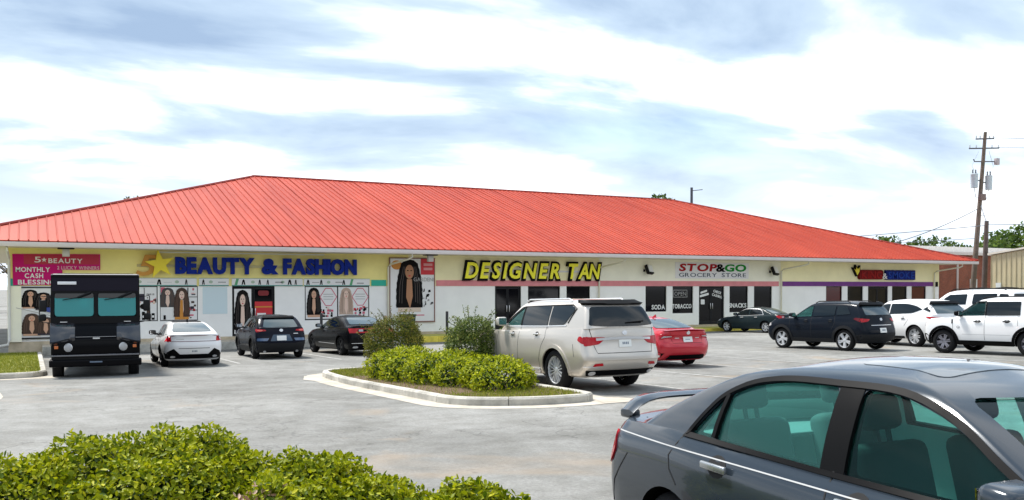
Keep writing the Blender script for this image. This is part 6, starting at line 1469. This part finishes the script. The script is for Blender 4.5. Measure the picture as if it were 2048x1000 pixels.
def shrub(name, label, lumps, n_, size, wid, lm, seed, stems=6, group=None, parts=0, deep=True, cat='shrub'):
    rn = np.random.default_rng(seed)
    cx, cy = np.mean([l[0] for l in lumps]), np.mean([l[1] for l in lumps]); z0 = gz(cx, cy)+.1
    root = empty(name, (cx, cy, z0)); tag(root, label, cat, group); off = np.array([cx, cy, z0])
    P, Nn = lump_points(lumps, n_, rn, zmin=z0-.02); up = Nn.copy(); up[:, 2] += .55
    big = None
    if parts:
        # the leaves that show largest become single objects
        vis = P-np.array([0, 0, 1.9]); dist = np.linalg.norm(vis, axis=1); facing = -np.sum(vis/dist[:, None]*Nn, 1)
        sc = dist + (facing < .1)*5; idx = np.argsort(sc)[:parts*4]; idx = rn.choice(idx, parts, replace=False); mask = np.ones(len(P), bool); mask[idx] = False
        VB_, FB_ = leaf_arrays(np.zeros((1, 3)), np.array([[0, .0, 1.]]), size, wid, np.random.default_rng(1), spread=.01); lme = tri_mesh('leaf', VB_, FB_, lm)
        bc, bn2 = P[idx], up[idx]
        P, Nn, up = P[mask], Nn[mask], up[mask]
    V, F = leaf_arrays(P-off, up/np.linalg.norm(up, axis=1)[:, None], size, wid, rn)
    o = ob('foliage', tri_mesh('foliage', V, F, lm), root); o['kind'] = 'stuff'
    if deep:
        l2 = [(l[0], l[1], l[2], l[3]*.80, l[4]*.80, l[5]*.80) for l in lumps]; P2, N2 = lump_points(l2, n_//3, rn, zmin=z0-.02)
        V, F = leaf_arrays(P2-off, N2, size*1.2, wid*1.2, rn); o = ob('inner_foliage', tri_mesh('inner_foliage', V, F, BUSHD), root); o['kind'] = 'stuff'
    if parts:
        for i in range(parts):
            n3 = Vector(bn2[i]).normalized(); n3 = (n3+Vector(rn.normal(0, .45, 3))).normalized()
            q = Vector((0, 0, 1)).rotation_difference(n3) @ Matrix.Rotation(rn.uniform(0, 6.28), 3, 'Z').to_quaternion()
            lo_ = ob('leaf', lme, root); lo_.rotation_mode = 'QUATERNION'; lo_.rotation_quaternion = q; lo_.location = Vector(bc[i]-off); s_ = rn.uniform(.8, 1.35); lo_.scale = (s_, s_, s_)
    bm = bmesh.new()
    for i in range(stems):
        l = lumps[i % len(lumps)]; a = rn.uniform(0, 6.28); r_ = rn.uniform(.2, .7)
        tip = Vector((l[0]+math.cos(a)*l[3]*r_-cx, l[1]+math.sin(a)*l[4]*r_-cy, l[2]+l[5]*.6-z0)); b0 = Vector((l[0]-cx+rn.uniform(-.08, .08), l[1]-cy+rn.uniform(-.08, .08), -.12))
        tube(bm, [b0, b0.lerp(tip, .5)+Vector((rn.uniform(-.05, .05), rn.uniform(-.05, .05), .05)), tip], [.018, .012, .005], 5)
    o = ob('stems', bm_mesh(bm, 'stems', TWIG), root); o['kind'] = 'stuff'
    return root
G1 = 'clipped hedge shrubs around the camera'
hz = gz(1, 6)
hb = struct(sheet('hedge_bed', [(-3.2, 2.2), (3.0, 2.2), (3.05, 5.2), (2.4, 6.3), (1.6, 7.6), (-3.2, 8.4)], MULCH, .012))
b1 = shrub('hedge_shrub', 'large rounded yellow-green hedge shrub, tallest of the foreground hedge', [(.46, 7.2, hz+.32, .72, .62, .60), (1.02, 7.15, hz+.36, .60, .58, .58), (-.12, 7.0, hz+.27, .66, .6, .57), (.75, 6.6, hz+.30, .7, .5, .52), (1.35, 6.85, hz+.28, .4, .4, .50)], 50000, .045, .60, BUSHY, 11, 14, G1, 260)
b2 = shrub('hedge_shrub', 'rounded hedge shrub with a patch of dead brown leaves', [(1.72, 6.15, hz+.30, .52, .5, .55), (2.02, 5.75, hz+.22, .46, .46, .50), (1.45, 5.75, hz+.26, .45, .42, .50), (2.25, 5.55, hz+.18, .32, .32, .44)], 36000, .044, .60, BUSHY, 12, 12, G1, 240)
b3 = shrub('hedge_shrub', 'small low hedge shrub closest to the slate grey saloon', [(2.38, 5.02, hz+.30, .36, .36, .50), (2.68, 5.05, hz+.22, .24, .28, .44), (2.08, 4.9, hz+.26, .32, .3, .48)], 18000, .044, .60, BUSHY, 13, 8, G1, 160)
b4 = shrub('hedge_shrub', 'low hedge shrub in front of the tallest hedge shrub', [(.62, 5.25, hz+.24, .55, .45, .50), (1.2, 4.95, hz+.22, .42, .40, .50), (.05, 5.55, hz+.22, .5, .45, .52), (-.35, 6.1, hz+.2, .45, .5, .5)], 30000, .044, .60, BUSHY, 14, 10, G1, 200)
rn = np.random.default_rng(77); P, Nn = lump_points([(1.28, 5.72, hz+.56, .20, .17, .20)], 260, rn, .8); V, F = leaf_arrays(P-np.array(b2.location), Nn, .05, .42, rn, .4)
o = ob('dead_leaves', tri_mesh('dead_leaves', V, F, DEADL), b2); o['kind'] = 'stuff'; o['label'] = 'dry pinkish brown dead leaves'

G2 = 'azaleas on the planted island'
def az(lab, lumps, n_, seed): return shrub('azalea_shrub', lab, [(x, y, gz(x, y)+z*.9+.02, a, b, c_*.86) for x, y, z, a, b, c_ in lumps], n_, .075, .45, AZAL, seed, 8, G2, 0)
az('low bright green azalea in front of the olive brown shrub', [(7.75, 20.2, .38, .85, .75, .48), (8.3, 20.9, .40, .8, .7, .50), (7.7, 19.3, .34, .7, .7, .45)], 6500, 31)
az('low bright green azalea in the middle of the planted island', [(7.95, 18.3, .36, .8, .75, .47), (8.55, 18.8, .40, .75, .75, .50), (8.2, 17.4, .33, .75, .65, .45)], 6500, 32)
az('low bright green azalea closest to the bare corner of the island', [(8.5, 16.6, .36, .78, .7, .48), (8.85, 17.2, .34, .5, .6, .44), (8.25, 15.9, .30, .6, .5, .40), (8.75, 16.2, .28, .45, .45, .40)], 6500, 33)
def wispy(lab, x, y, h, rad, seed, lm):
    z = gz(x, y)+.1; rn = np.random.default_rng(seed)
    root = shrub('tall_shrub', lab, [(x, y, z+h*.34, rad*.95, rad*.9, h*.36), (x+.05, y-.05, z+h*.58, rad*.74, rad*.7, h*.27), (x-rad*.3, y+.1, z+h*.46, rad*.6, rad*.6, h*.28), (x+rad*.38, y-.1, z+h*.44, rad*.55, rad*.55, h*.28)], 15000, .05, .42, lm, seed, 6, None, 0)
    # loose shoots on top
    bm = bmesh.new(); C_, N_ = [], []
    for i in range(46):
        a = rn.uniform(0, 6.28); r_ = rad*rn.uniform(.3, 1.0); p0 = Vector((math.cos(a)*r_*.75, math.sin(a)*r_*.75, h*(.74-.36*(r_/rad)**2))); p1 = p0+Vector((math.cos(a)*rn.uniform(.1, .45), math.sin(a)*rn.uniform(.1, .4), rn.uniform(.22, .60)*(1.15-r_/rad*.55)))
        tube(bm, [p0, p0.lerp(p1, .5)+Vector((0, 0, .05)), p1], [.007, .005, .003], 4)
        for k in range(15):
            q = .25+.75*k/14; C_.append(p0.lerp(p1, q)+Vector((0, 0, .05*math.sin(q*PI)))); N_.append((p1-p0).normalized()+Vector(rn.normal(0, .6, 3)))
    o = ob('shoots', bm_mesh(bm, 'shoots', TWIG), root); o['kind'] = 'stuff'
    N_ = np.array(N_); N_ /= np.linalg.norm(N_, axis=1)[:, None]
    V, F = leaf_arrays(np.array(C_), N_, .06, .42, rn); o = ob('shoot_leaves', tri_mesh('shoot_leaves', V, F, lm), root); o['kind'] = 'stuff'
wispy('tall olive brown shrub on the island in front of the black saloon', 8.65, 22.9, 1.72, .86, 41, OLIVE)
wispy('tall loose green shrub on the island beside the champagne SUV', 9.25, 19.3, 1.72, .68, 42, leafmat('loose_green_leaf', (.035, .07, .012), (.20, .25, .05), .3, (.38, .36, .12)))

# grass
GRASSM = leafmat('grass_blade', (.12, .17, .015), (.34, .33, .05), .3)
def grass(name, label, pts_fn, n_, h, seed):
    rn = np.random.default_rng(seed); P = np.array([pts_fn(rn) for _ in range(n_)]); Z = np.array([gz(x, y)+.118 for x, y in P])
    a = rn.uniform(0, 6.28, n_); hh = h*rn.uniform(.5, 1.4, n_); lean = rn.normal(0, .35, (n_, 2))*hh[:, None]; w_ = .008
    b0 = np.stack([P[:, 0]-np.cos(a)*w_, P[:, 1]-np.sin(a)*w_, Z], 1); b1_ = np.stack([P[:, 0]+np.cos(a)*w_, P[:, 1]+np.sin(a)*w_, Z], 1); t_ = np.stack([P[:, 0]+lean[:, 0], P[:, 1]+lean[:, 1], Z+hh], 1)
    V = np.stack([b0, b1_, t_], 1).reshape(-1, 3); F = np.arange(n_*3).reshape(-1, 3)
    o = ob(name, tri_mesh(name, V, F, GRASSM)); tag(o, label, 'grass', kind='stuff')
def isl_pt(r):
    while True:
        x, y = r.uniform(6.5, 9.4), r.uniform(14.1, 23.9)
        q = Vector((x, y)); ins = False; near = 9.0
        for i_ in range(len(ISL)):
            a_, b_ = Vector(ISL[i_-1]), Vector(ISL[i_]); near = min(near, (a_-q).length, (b_-q).length, ((a_+b_)/2-q).length)
            if (a_.y > y) != (b_.y > y) and x < (b_.x-a_.x)*(y-a_.y)/(b_.y-a_.y)+a_.x: ins = not ins
        if ins and near > .22 and x < 9.28 and x > 6.72 and (y < 15.6 or y > 21.0 or r.random() < .12) and not (x < 7.2 and y < 15): return x, y
grass('island_grass', 'sparse yellow grass on the planted island', isl_pt, 9000, .05, 5)
grass('lawn_grass', 'short green lawn at the end of the shops', lambda r: (r.uniform(-5.0, .25), r.uniform(27.6, 41.4)), 30000, .06, 6)

# ================================================================== BACKGROUND
TRL = leafmat('tree_leaf', (.025, .06, .01), (.12, .18, .03), .25); TRB = leafmat('brown_tree_leaf', (.07, .055, .02), (.20, .15, .05), .25); BARK = mat('bark', (.09, .065, .045), .95, var=.3, bump=.6, bscale=12)
def tree(label, x, y, top, rad, seed, lm, n_=5200, crown=.55, size=.42, group='trees behind the shops'):
    rn = np.random.default_rng(seed); z0 = gz(x, min(y, 43)); H = top-z0
    root = empty('tree', (x, y, z0)); tag(root, label, 'tree', group)
    bm = bmesh.new(); tube(bm, [(0, 0, -.2), (.1, 0, H*.3), (0, .1, H*.62)], [H*.028, H*.02, H*.010], 8)
    lumps = []
    for i in range(11):
        a = rn.uniform(0, 6.28); r_ = rad*rn.uniform(.15, .75); zz = H*(1-crown)+H*crown*rn.uniform(.1, .80); s_ = rad*rn.uniform(.28, .5); c_ = (math.cos(a)*r_, math.sin(a)*r_, zz, s_, s_, s_*.8)
        lumps.append(c_); tube(bm, [(.05, .05, H*rn.uniform(.3, .55)), (c_[0]*.5, c_[1]*.5, zz*.85), (c_[0], c_[1], zz)], [H*.012, H*.008, H*.003], 5)
    lumps.append((0, 0, H-rad*.35, rad*.38, rad*.38, rad*.33))
    ob('trunk', bm_mesh(bm, 'trunk', BARK), root)
    P, Nn = lump_points(lumps, n_, rn, .55); V, F = leaf_arrays(P, Nn, size, .6, rn, .2, .9)
    o = ob('crown', tri_mesh('crown', V, F, lm), root); o['kind'] = 'stuff'
tree('sparse brown treetop showing above the long slope of the red roof', 11.3, 118.7, 13.0, 3.0, 61, TRB, 900, size=.5)
tree('dark green treetop showing above the end of the roof ridge', 74.0, 96.5, 14.4, 2.6, 62, TRL, 1500, .4, size=.5)
tree('low pale treetop at the far lawn end of the roof', -1.3, 114.2, 8.9, 4.0, 63, TRB, 900, size=.5)
for i, (x, y, top, r_) in enumerate(((108.2, 89.5, 9.2, 5.0), (113, 86.0, 9.0, 4.5), (104.5, 92.0, 8.8, 4.5), (116, 83.0, 8.0, 4), (112, 76.0, 7.8, 4.0), (105.6, 66.5, 9.6, 4.5), (112, 64, 9.9, 4.5), (99, 96, 9.0, 3.5), (118, 79, 8.2, 4.5))):
    tree(['leafy green tree rising beyond the brick building', 'leafy green tree rising beyond the tan metal shed'][1 if y < 70 else 0], x, y, top, r_, 70+i, TRB if i in (2, 7) and False else TRL, 4200, .75, size=.5)
# brick building with white flat roof edge
BRICK = bpy.data.materials.new('brick_wall'); BRICK.use_nodes = True; t = BRICK.node_tree; b = t.nodes['Principled BSDF']; b.inputs['Roughness'].default_value = .9
tcn = t.nodes.new('ShaderNodeTexCoord'); spx = t.nodes.new('ShaderNodeSeparateXYZ'); cmb = t.nodes.new('ShaderNodeCombineXYZ'); adx = t.nodes.new('ShaderNodeMath'); adx.operation = 'ADD'
t.links.new(tcn.outputs['Object'], spx.inputs[0]); t.links.new(spx.outputs[0], adx.inputs[0]); t.links.new(spx.outputs[1], adx.inputs[1]); t.links.new(adx.outputs[0], cmb.inputs[0]); t.links.new(spx.outputs[2], cmb.inputs[1])
bt = t.nodes.new('ShaderNodeTexBrick'); bt.inputs['Scale'].default_value = 4.2; bt.inputs['Color1'].default_value = (.30, .085, .045, 1); bt.inputs['Color2'].default_value = (.20, .055, .03, 1); bt.inputs['Mortar'].default_value = (.30, .22, .17, 1); bt.inputs['Mortar Size'].default_value = .012
t.links.new(cmb.outputs[0], bt.inputs['Vector']); nz_ = t.nodes.new('ShaderNodeTexNoise'); nz_.inputs['Scale'].default_value = .7; t.links.new(tcn.outputs['Object'], nz_.inputs['Vector']); mxx = t.nodes.new('ShaderNodeMix'); mxx.data_type = 'RGBA'; mxx.blend_type = 'MULTIPLY'; mxx.inputs['Factor'].default_value = .7
rpp = t.nodes.new('ShaderNodeValToRGB'); t.links.new(nz_.outputs['Fac'], rpp.inputs[0]); rpp.color_ramp.elements[0].position = .3; rpp.color_ramp.elements[0].color = (.6, .6, .6, 1); rpp.color_ramp.elements[1].position = .7; rpp.color_ramp.elements[1].color = (1.25, 1.2, 1.15, 1)
t.links.new(bt.outputs['Color'], mxx.inputs['A']); t.links.new(rpp.outputs[0], mxx.inputs['B']); t.links.new(mxx.outputs['Result'], b.inputs['Base Color'])
br_ = empty('brick_building', (85, 60, -1.2)); tag(br_, 'red brick building with white flat roof edge behind the shops', 'building'); bi_ = Matrix.Translation((-85, -60, 1.2))
def inb(o, p=br_): o.parent = p; o.matrix_parent_inverse = inv(p); return o
inb(box('wall', 66.5, 104, 52.5, 75, -1.2, 4.75, BRICK)); inb(box('roof_edge', 66.1, 104.4, 52.1, 75.4, 4.752, 5.0, FASC)); inb(box('roof', 67.2, 103.5, 53.4, 74.8, 5.002, 5.55, mat('roof_white', (.72, .70, .66), .6, var=.1))); inb(box('downspout', 73.5, 73.65, 52.38, 52.49, -1.0, 4.7, FASC))
inb(box('door', 75.4, 76.4, 52.44, 52.498, -1.0, 2.6, mat('pale_door', (.6, .62, .6), .6)))
# tan shed
TANS = mat('tan_metal', (.50, .43, .27), .5, var=.08, vscale=.8); sh_ = empty('metal_shed', (75, 36, -1.2)); tag(sh_, 'tan ribbed metal shed with shallow gable beside the utility poles', 'shed')
bm = bmesh.new(); gp = [(28.2, -1.2), (44.2, -1.2), (44.2, 4.36), (36.2, 5.42), (28.2, 4.36)]; prism(bm, gp, 'x', 66.08, 86); inb(ob('wall', bm_mesh(bm, 'wall', TANS)), sh_)
for k in range(40):
    t0 = 28.2+k*.4; t1 = t0+.4; zt = lambda t_: 4.36+(1-abs(t_-36.2)/8)*1.06
    bm = bmesh.new(); prism(bm, [(t0+.012, -1.0), (t1-.012, -1.0), (t1-.012, zt(t1)-.05), (t0+.012, zt(t0)-.05)], 'x', 66.05, 66.079); prism(bm, [(t0-.035+.4, -1.0), (t0+.385, -1.0), (t0+.385, zt(t1)-.06), (t0-.035+.4, zt(t1)-.06)], 'x', 66.0, 66.049); inb(ob('wall_panel', bm_mesh(bm, 'wall_panel', TANS)), sh_)
for a, b in (((28.0, 4.36), (36.2, 5.45)), ((36.2, 5.45), (44.4, 4.36))):
    bm = bmesh.new(); prism(bm, [a, b, (b[0], b[1]+.14), (a[0], a[1]+.14)], 'x', 65.9, 86.2); inb(ob('roof_sheet', bm_mesh(bm, 'roof_sheet', mat('shed_roof', (.62, .58, .50), .5))), sh_)
inb(box('meter_box', 65.9, 65.998, 43.3, 43.7, 1.0, 2.2, mat('pale_door', (.6, .62, .6), .6)), sh_)
# utility pole with transformers
WOOD = mat('weathered_pole', (.17, .125, .105), .9, col2=(.10, .085, .06), vscale=2, bump=.5, bscale=20); STEELG = mat('transformer_grey', (.42, .48, .52), .45); DKW = mat('dark_hardware', (.05, .055, .07), .6)
pole = empty('utility_pole', (69.2, 48.1, -1.0)); tag(pole, 'tall leaning wooden utility pole carrying two grey transformers', 'utility pole')
bp, tp_ = Vector((0, 0, 0)), Vector((.95, -.55, 15.75))
def onp(q): return bp.lerp(tp_, q)
bm = bmesh.new(); tube(bm, [onp(0), onp(.5), onp(1)], [.23, .19, .13], 12); ob('pole_shaft', bm_mesh(bm, 'pole_shaft', WOOD, sharp=50), pole)
ax = Vector((.80, -.60, 0)).normalized()*1.0; rt = Vector((.881, -.4726, 0))
for q, hl in ((.965, .75), (.915, 1.25)):
    c0 = onp(q); bm = bmesh.new(); tube(bm, [c0-rt*hl+Vector((0, 0, -.02)), c0+rt*hl+Vector((0, 0, .02))], .06, 6); ca = ob('cross_arm', bm_mesh(bm, 'cross_arm', DKW), pole)
    for k in (-1, -.55, .55, 1):
        bm = bmesh.new(); p = c0+rt*hl*k*.95; lathe(bm, [(0, .03), (.08, .06), (.12, .03), (.18, .055), (.24, .02)], 10, 'z', c=(p.x, p.y, p.z+.05)); ob('insulator', bm_mesh(bm, 'insulator', STEELG), ca)
for k, q in ((-.85, .745), (.85, .735)):
    c0 = onp(q)+rt*k*.72; bm = bmesh.new(); lathe(bm, [(-.62, .22), (-.60, .28), (.48, .28), (.52, .30), (.56, .28), (.60, .12)], 20, 'z', c=c0); tf = ob('transformer', bm_mesh(bm, 'transformer', STEELG, sharp=40), pole)
    for j in (-.12, .12):
        bm = bmesh.new(); p = c0+rt*j; lathe(bm, [(.55, .05), (.65, .07), (.72, .04), (.80, .06), (.92, .03)], 10, 'z', c=p); ob('bushing', bm_mesh(bm, 'bushing', DKW), tf)
    bm = bmesh.new(); tube(bm, [onp(q), c0], .05, 6); ob('bracket', bm_mesh(bm, 'bracket', DKW), pole)
    bm = bmesh.new(); e0 = onp(q-.09); tube(bm, [c0+Vector((0, 0, -.6)), c0.lerp(e0, .3)+Vector((0, 0, -1.0)), e0], .035, 6); ob('drop_lead', bm_mesh(bm, 'drop_lead', STEELG), pole)
    bm = bmesh.new(); e1 = onp(.90)+rt*k*.5; tube(bm, [c0+Vector((0, 0, .85)), c0.lerp(e1, .5)+rt*k*.45, e1], .018, 5); ob('drop_lead', bm_mesh(bm, 'drop_lead', STEELG), pole)
c0 = onp(.655); bm = bmesh.new(); bx(bm, c0.x-.36, c0.x+.36, c0.y-.3, c0.y-.05, c0.z-.25, c0.z+.3, .03); ob('junction_box', bm_mesh(bm, 'junction_box', mat('rust_box', (.16, .11, .10), .8), sharp=40), pole)
c0 = onp(.845); bm = bmesh.new(); tube(bm, [c0-rt*.8+Vector((0, 0, .2)), c0-rt*.7, c0, c0+rt*1.0], .05, 6); la = ob('lamp_arm', bm_mesh(bm, 'lamp_arm', DKW), pole)
p = c0+rt*1.15; bm = bmesh.new(); bx(bm, p.x-.2, p.x+.2, p.y-.15, p.y+.15, p.z-.28, p.z+.28, .05); ob('lamp_head', bm_mesh(bm, 'lamp_head', mat('lamp_brownish', (.35, .31, .32), .5), sharp=40), la)
pole2 = empty('utility_pole', (67.25, 45.64, -1.0)); tag(pole2, 'short bare brown utility pole beside the taller one', 'utility pole')
bm = bmesh.new(); tube(bm, [(0, 0, 0), (.1, -.04, 4), (.20, -.10, 8.1)], [.22, .20, .16], 12); ob('pole_shaft', bm_mesh(bm, 'pole_shaft', mat('brown_pole', (.11, .085, .08), .9, col2=(.07, .05, .04), vscale=2, bump=.5, bscale=20), sharp=50), pole2)
bm = bmesh.new(); lathe(bm, [(0, .165), (.05, .165), (.06, .14)], 12, 'z', c=(.20, -.10, 8.1)); ob('pole_cap', bm_mesh(bm, 'pole_cap', DKW), pole2)
pole3 = empty('utility_pole', (71.3, 86.6, -1.0)); tag(pole3, 'distant utility pole top sticking up behind the red roof', 'utility pole')
bm = bmesh.new(); tube(bm, [(0, 0, 0), (0, 0, 15.0)], [.2, .16], 10); ob('pole_shaft', bm_mesh(bm, 'pole_shaft', DKW), pole3); bm = bmesh.new(); tube(bm, [(0, 0, 14.6), (1.2, -.6, 14.75)], .05, 6); ob('cross_arm', bm_mesh(bm, 'cross_arm', DKW), pole3)
def wire(label, a, b, sag, r_=.02):
    a, b = Vector(a), Vector(b); pts = [a.lerp(b, k/16)+Vector((0, 0, -sag*4*(k/16)*(1-k/16))) for k in range(17)]
    bm = bmesh.new(); tube(bm, pts, r_, 5); tag(ob('power_line', bm_mesh(bm, 'power_line', mat('wire_grey', (.16, .18, .21), .7))), label, 'wire', 'overhead wires')
PB = Vector(pole.location)
def pw(q, k=0): return PB+onp(q)+rt*k
wire('overhead wire running from the upper cross arm', pw(.97, .7), (110, 20, 15.2), .8); wire('overhead wire running from the lower cross arm', pw(.92, 1.2), (110, 18, 14.2), .8, .018); wire('slack service cable from junction box down to the shop roof', pw(.60), (58.5, 55, 4.6), .9, .035)
wire('low cable between the tall pole and the trees', pw(.56, .2), (110, 22, 8.6), .4, .022); wire('cable from short pole along the brick building', (67.45, 45.5, 6.9), (110, 20, 7.4), .3, .03); wire('cable from short pole back over the red roof', (67.45, 45.5, 6.8), (50, 95, 6.0), .5, .03); wire('lowest cable from tall pole back over the red roof', pw(.44), (50, 92, 5.4), .3, .022); wire('thick cable joining the two utility poles', pw(.62, .1), (67.45, 45.5, 6.95), .1, .04)

# more of the hedge along the stall, beside the grey saloon
for i, (x, y, lab) in enumerate(((2.55, 3.75, 'hedge shrub growing level with the grey saloon front door'), (2.6, 2.75, 'hedge shrub growing level with the grey saloon bonnet'), (2.55, 1.75, 'last hedge shrub beside the grey saloon nose'))):
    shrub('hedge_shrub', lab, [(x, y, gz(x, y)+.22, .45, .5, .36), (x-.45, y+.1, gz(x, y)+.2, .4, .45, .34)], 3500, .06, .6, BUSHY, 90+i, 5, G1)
# shops across the lot behind the camera (mirrored in car paint and glass)
ac = empty('brick_shops', (10, -34, 0)); tag(ac, 'dark brick row of shops across the lot, mirrored in the cars', 'building')
DBR = mat('dark_brick', (.07, .065, .062), .9, var=.3, vscale=2, bump=.3)
inb(box('wall', -45, 75, -40, -28, -.2, 6.2, DBR), ac); inb(box('parapet', -45.3, 75.3, -40.3, -27.7, 6.202, 6.8, mat('dark_parapet', (.05, .05, .05), .8)), ac)
for k in range(14):
    s0 = -43+k*8.3; inb(box('window', s0, s0+5.5, -27.99, -27.9, .4, 2.9, DARKG), ac); inb(box('awning', s0-.4, s0+5.9, -27.98, -26.6, 3.1, 3.5, mat('dark_awning', (.03, .05, .04), .8)), ac)
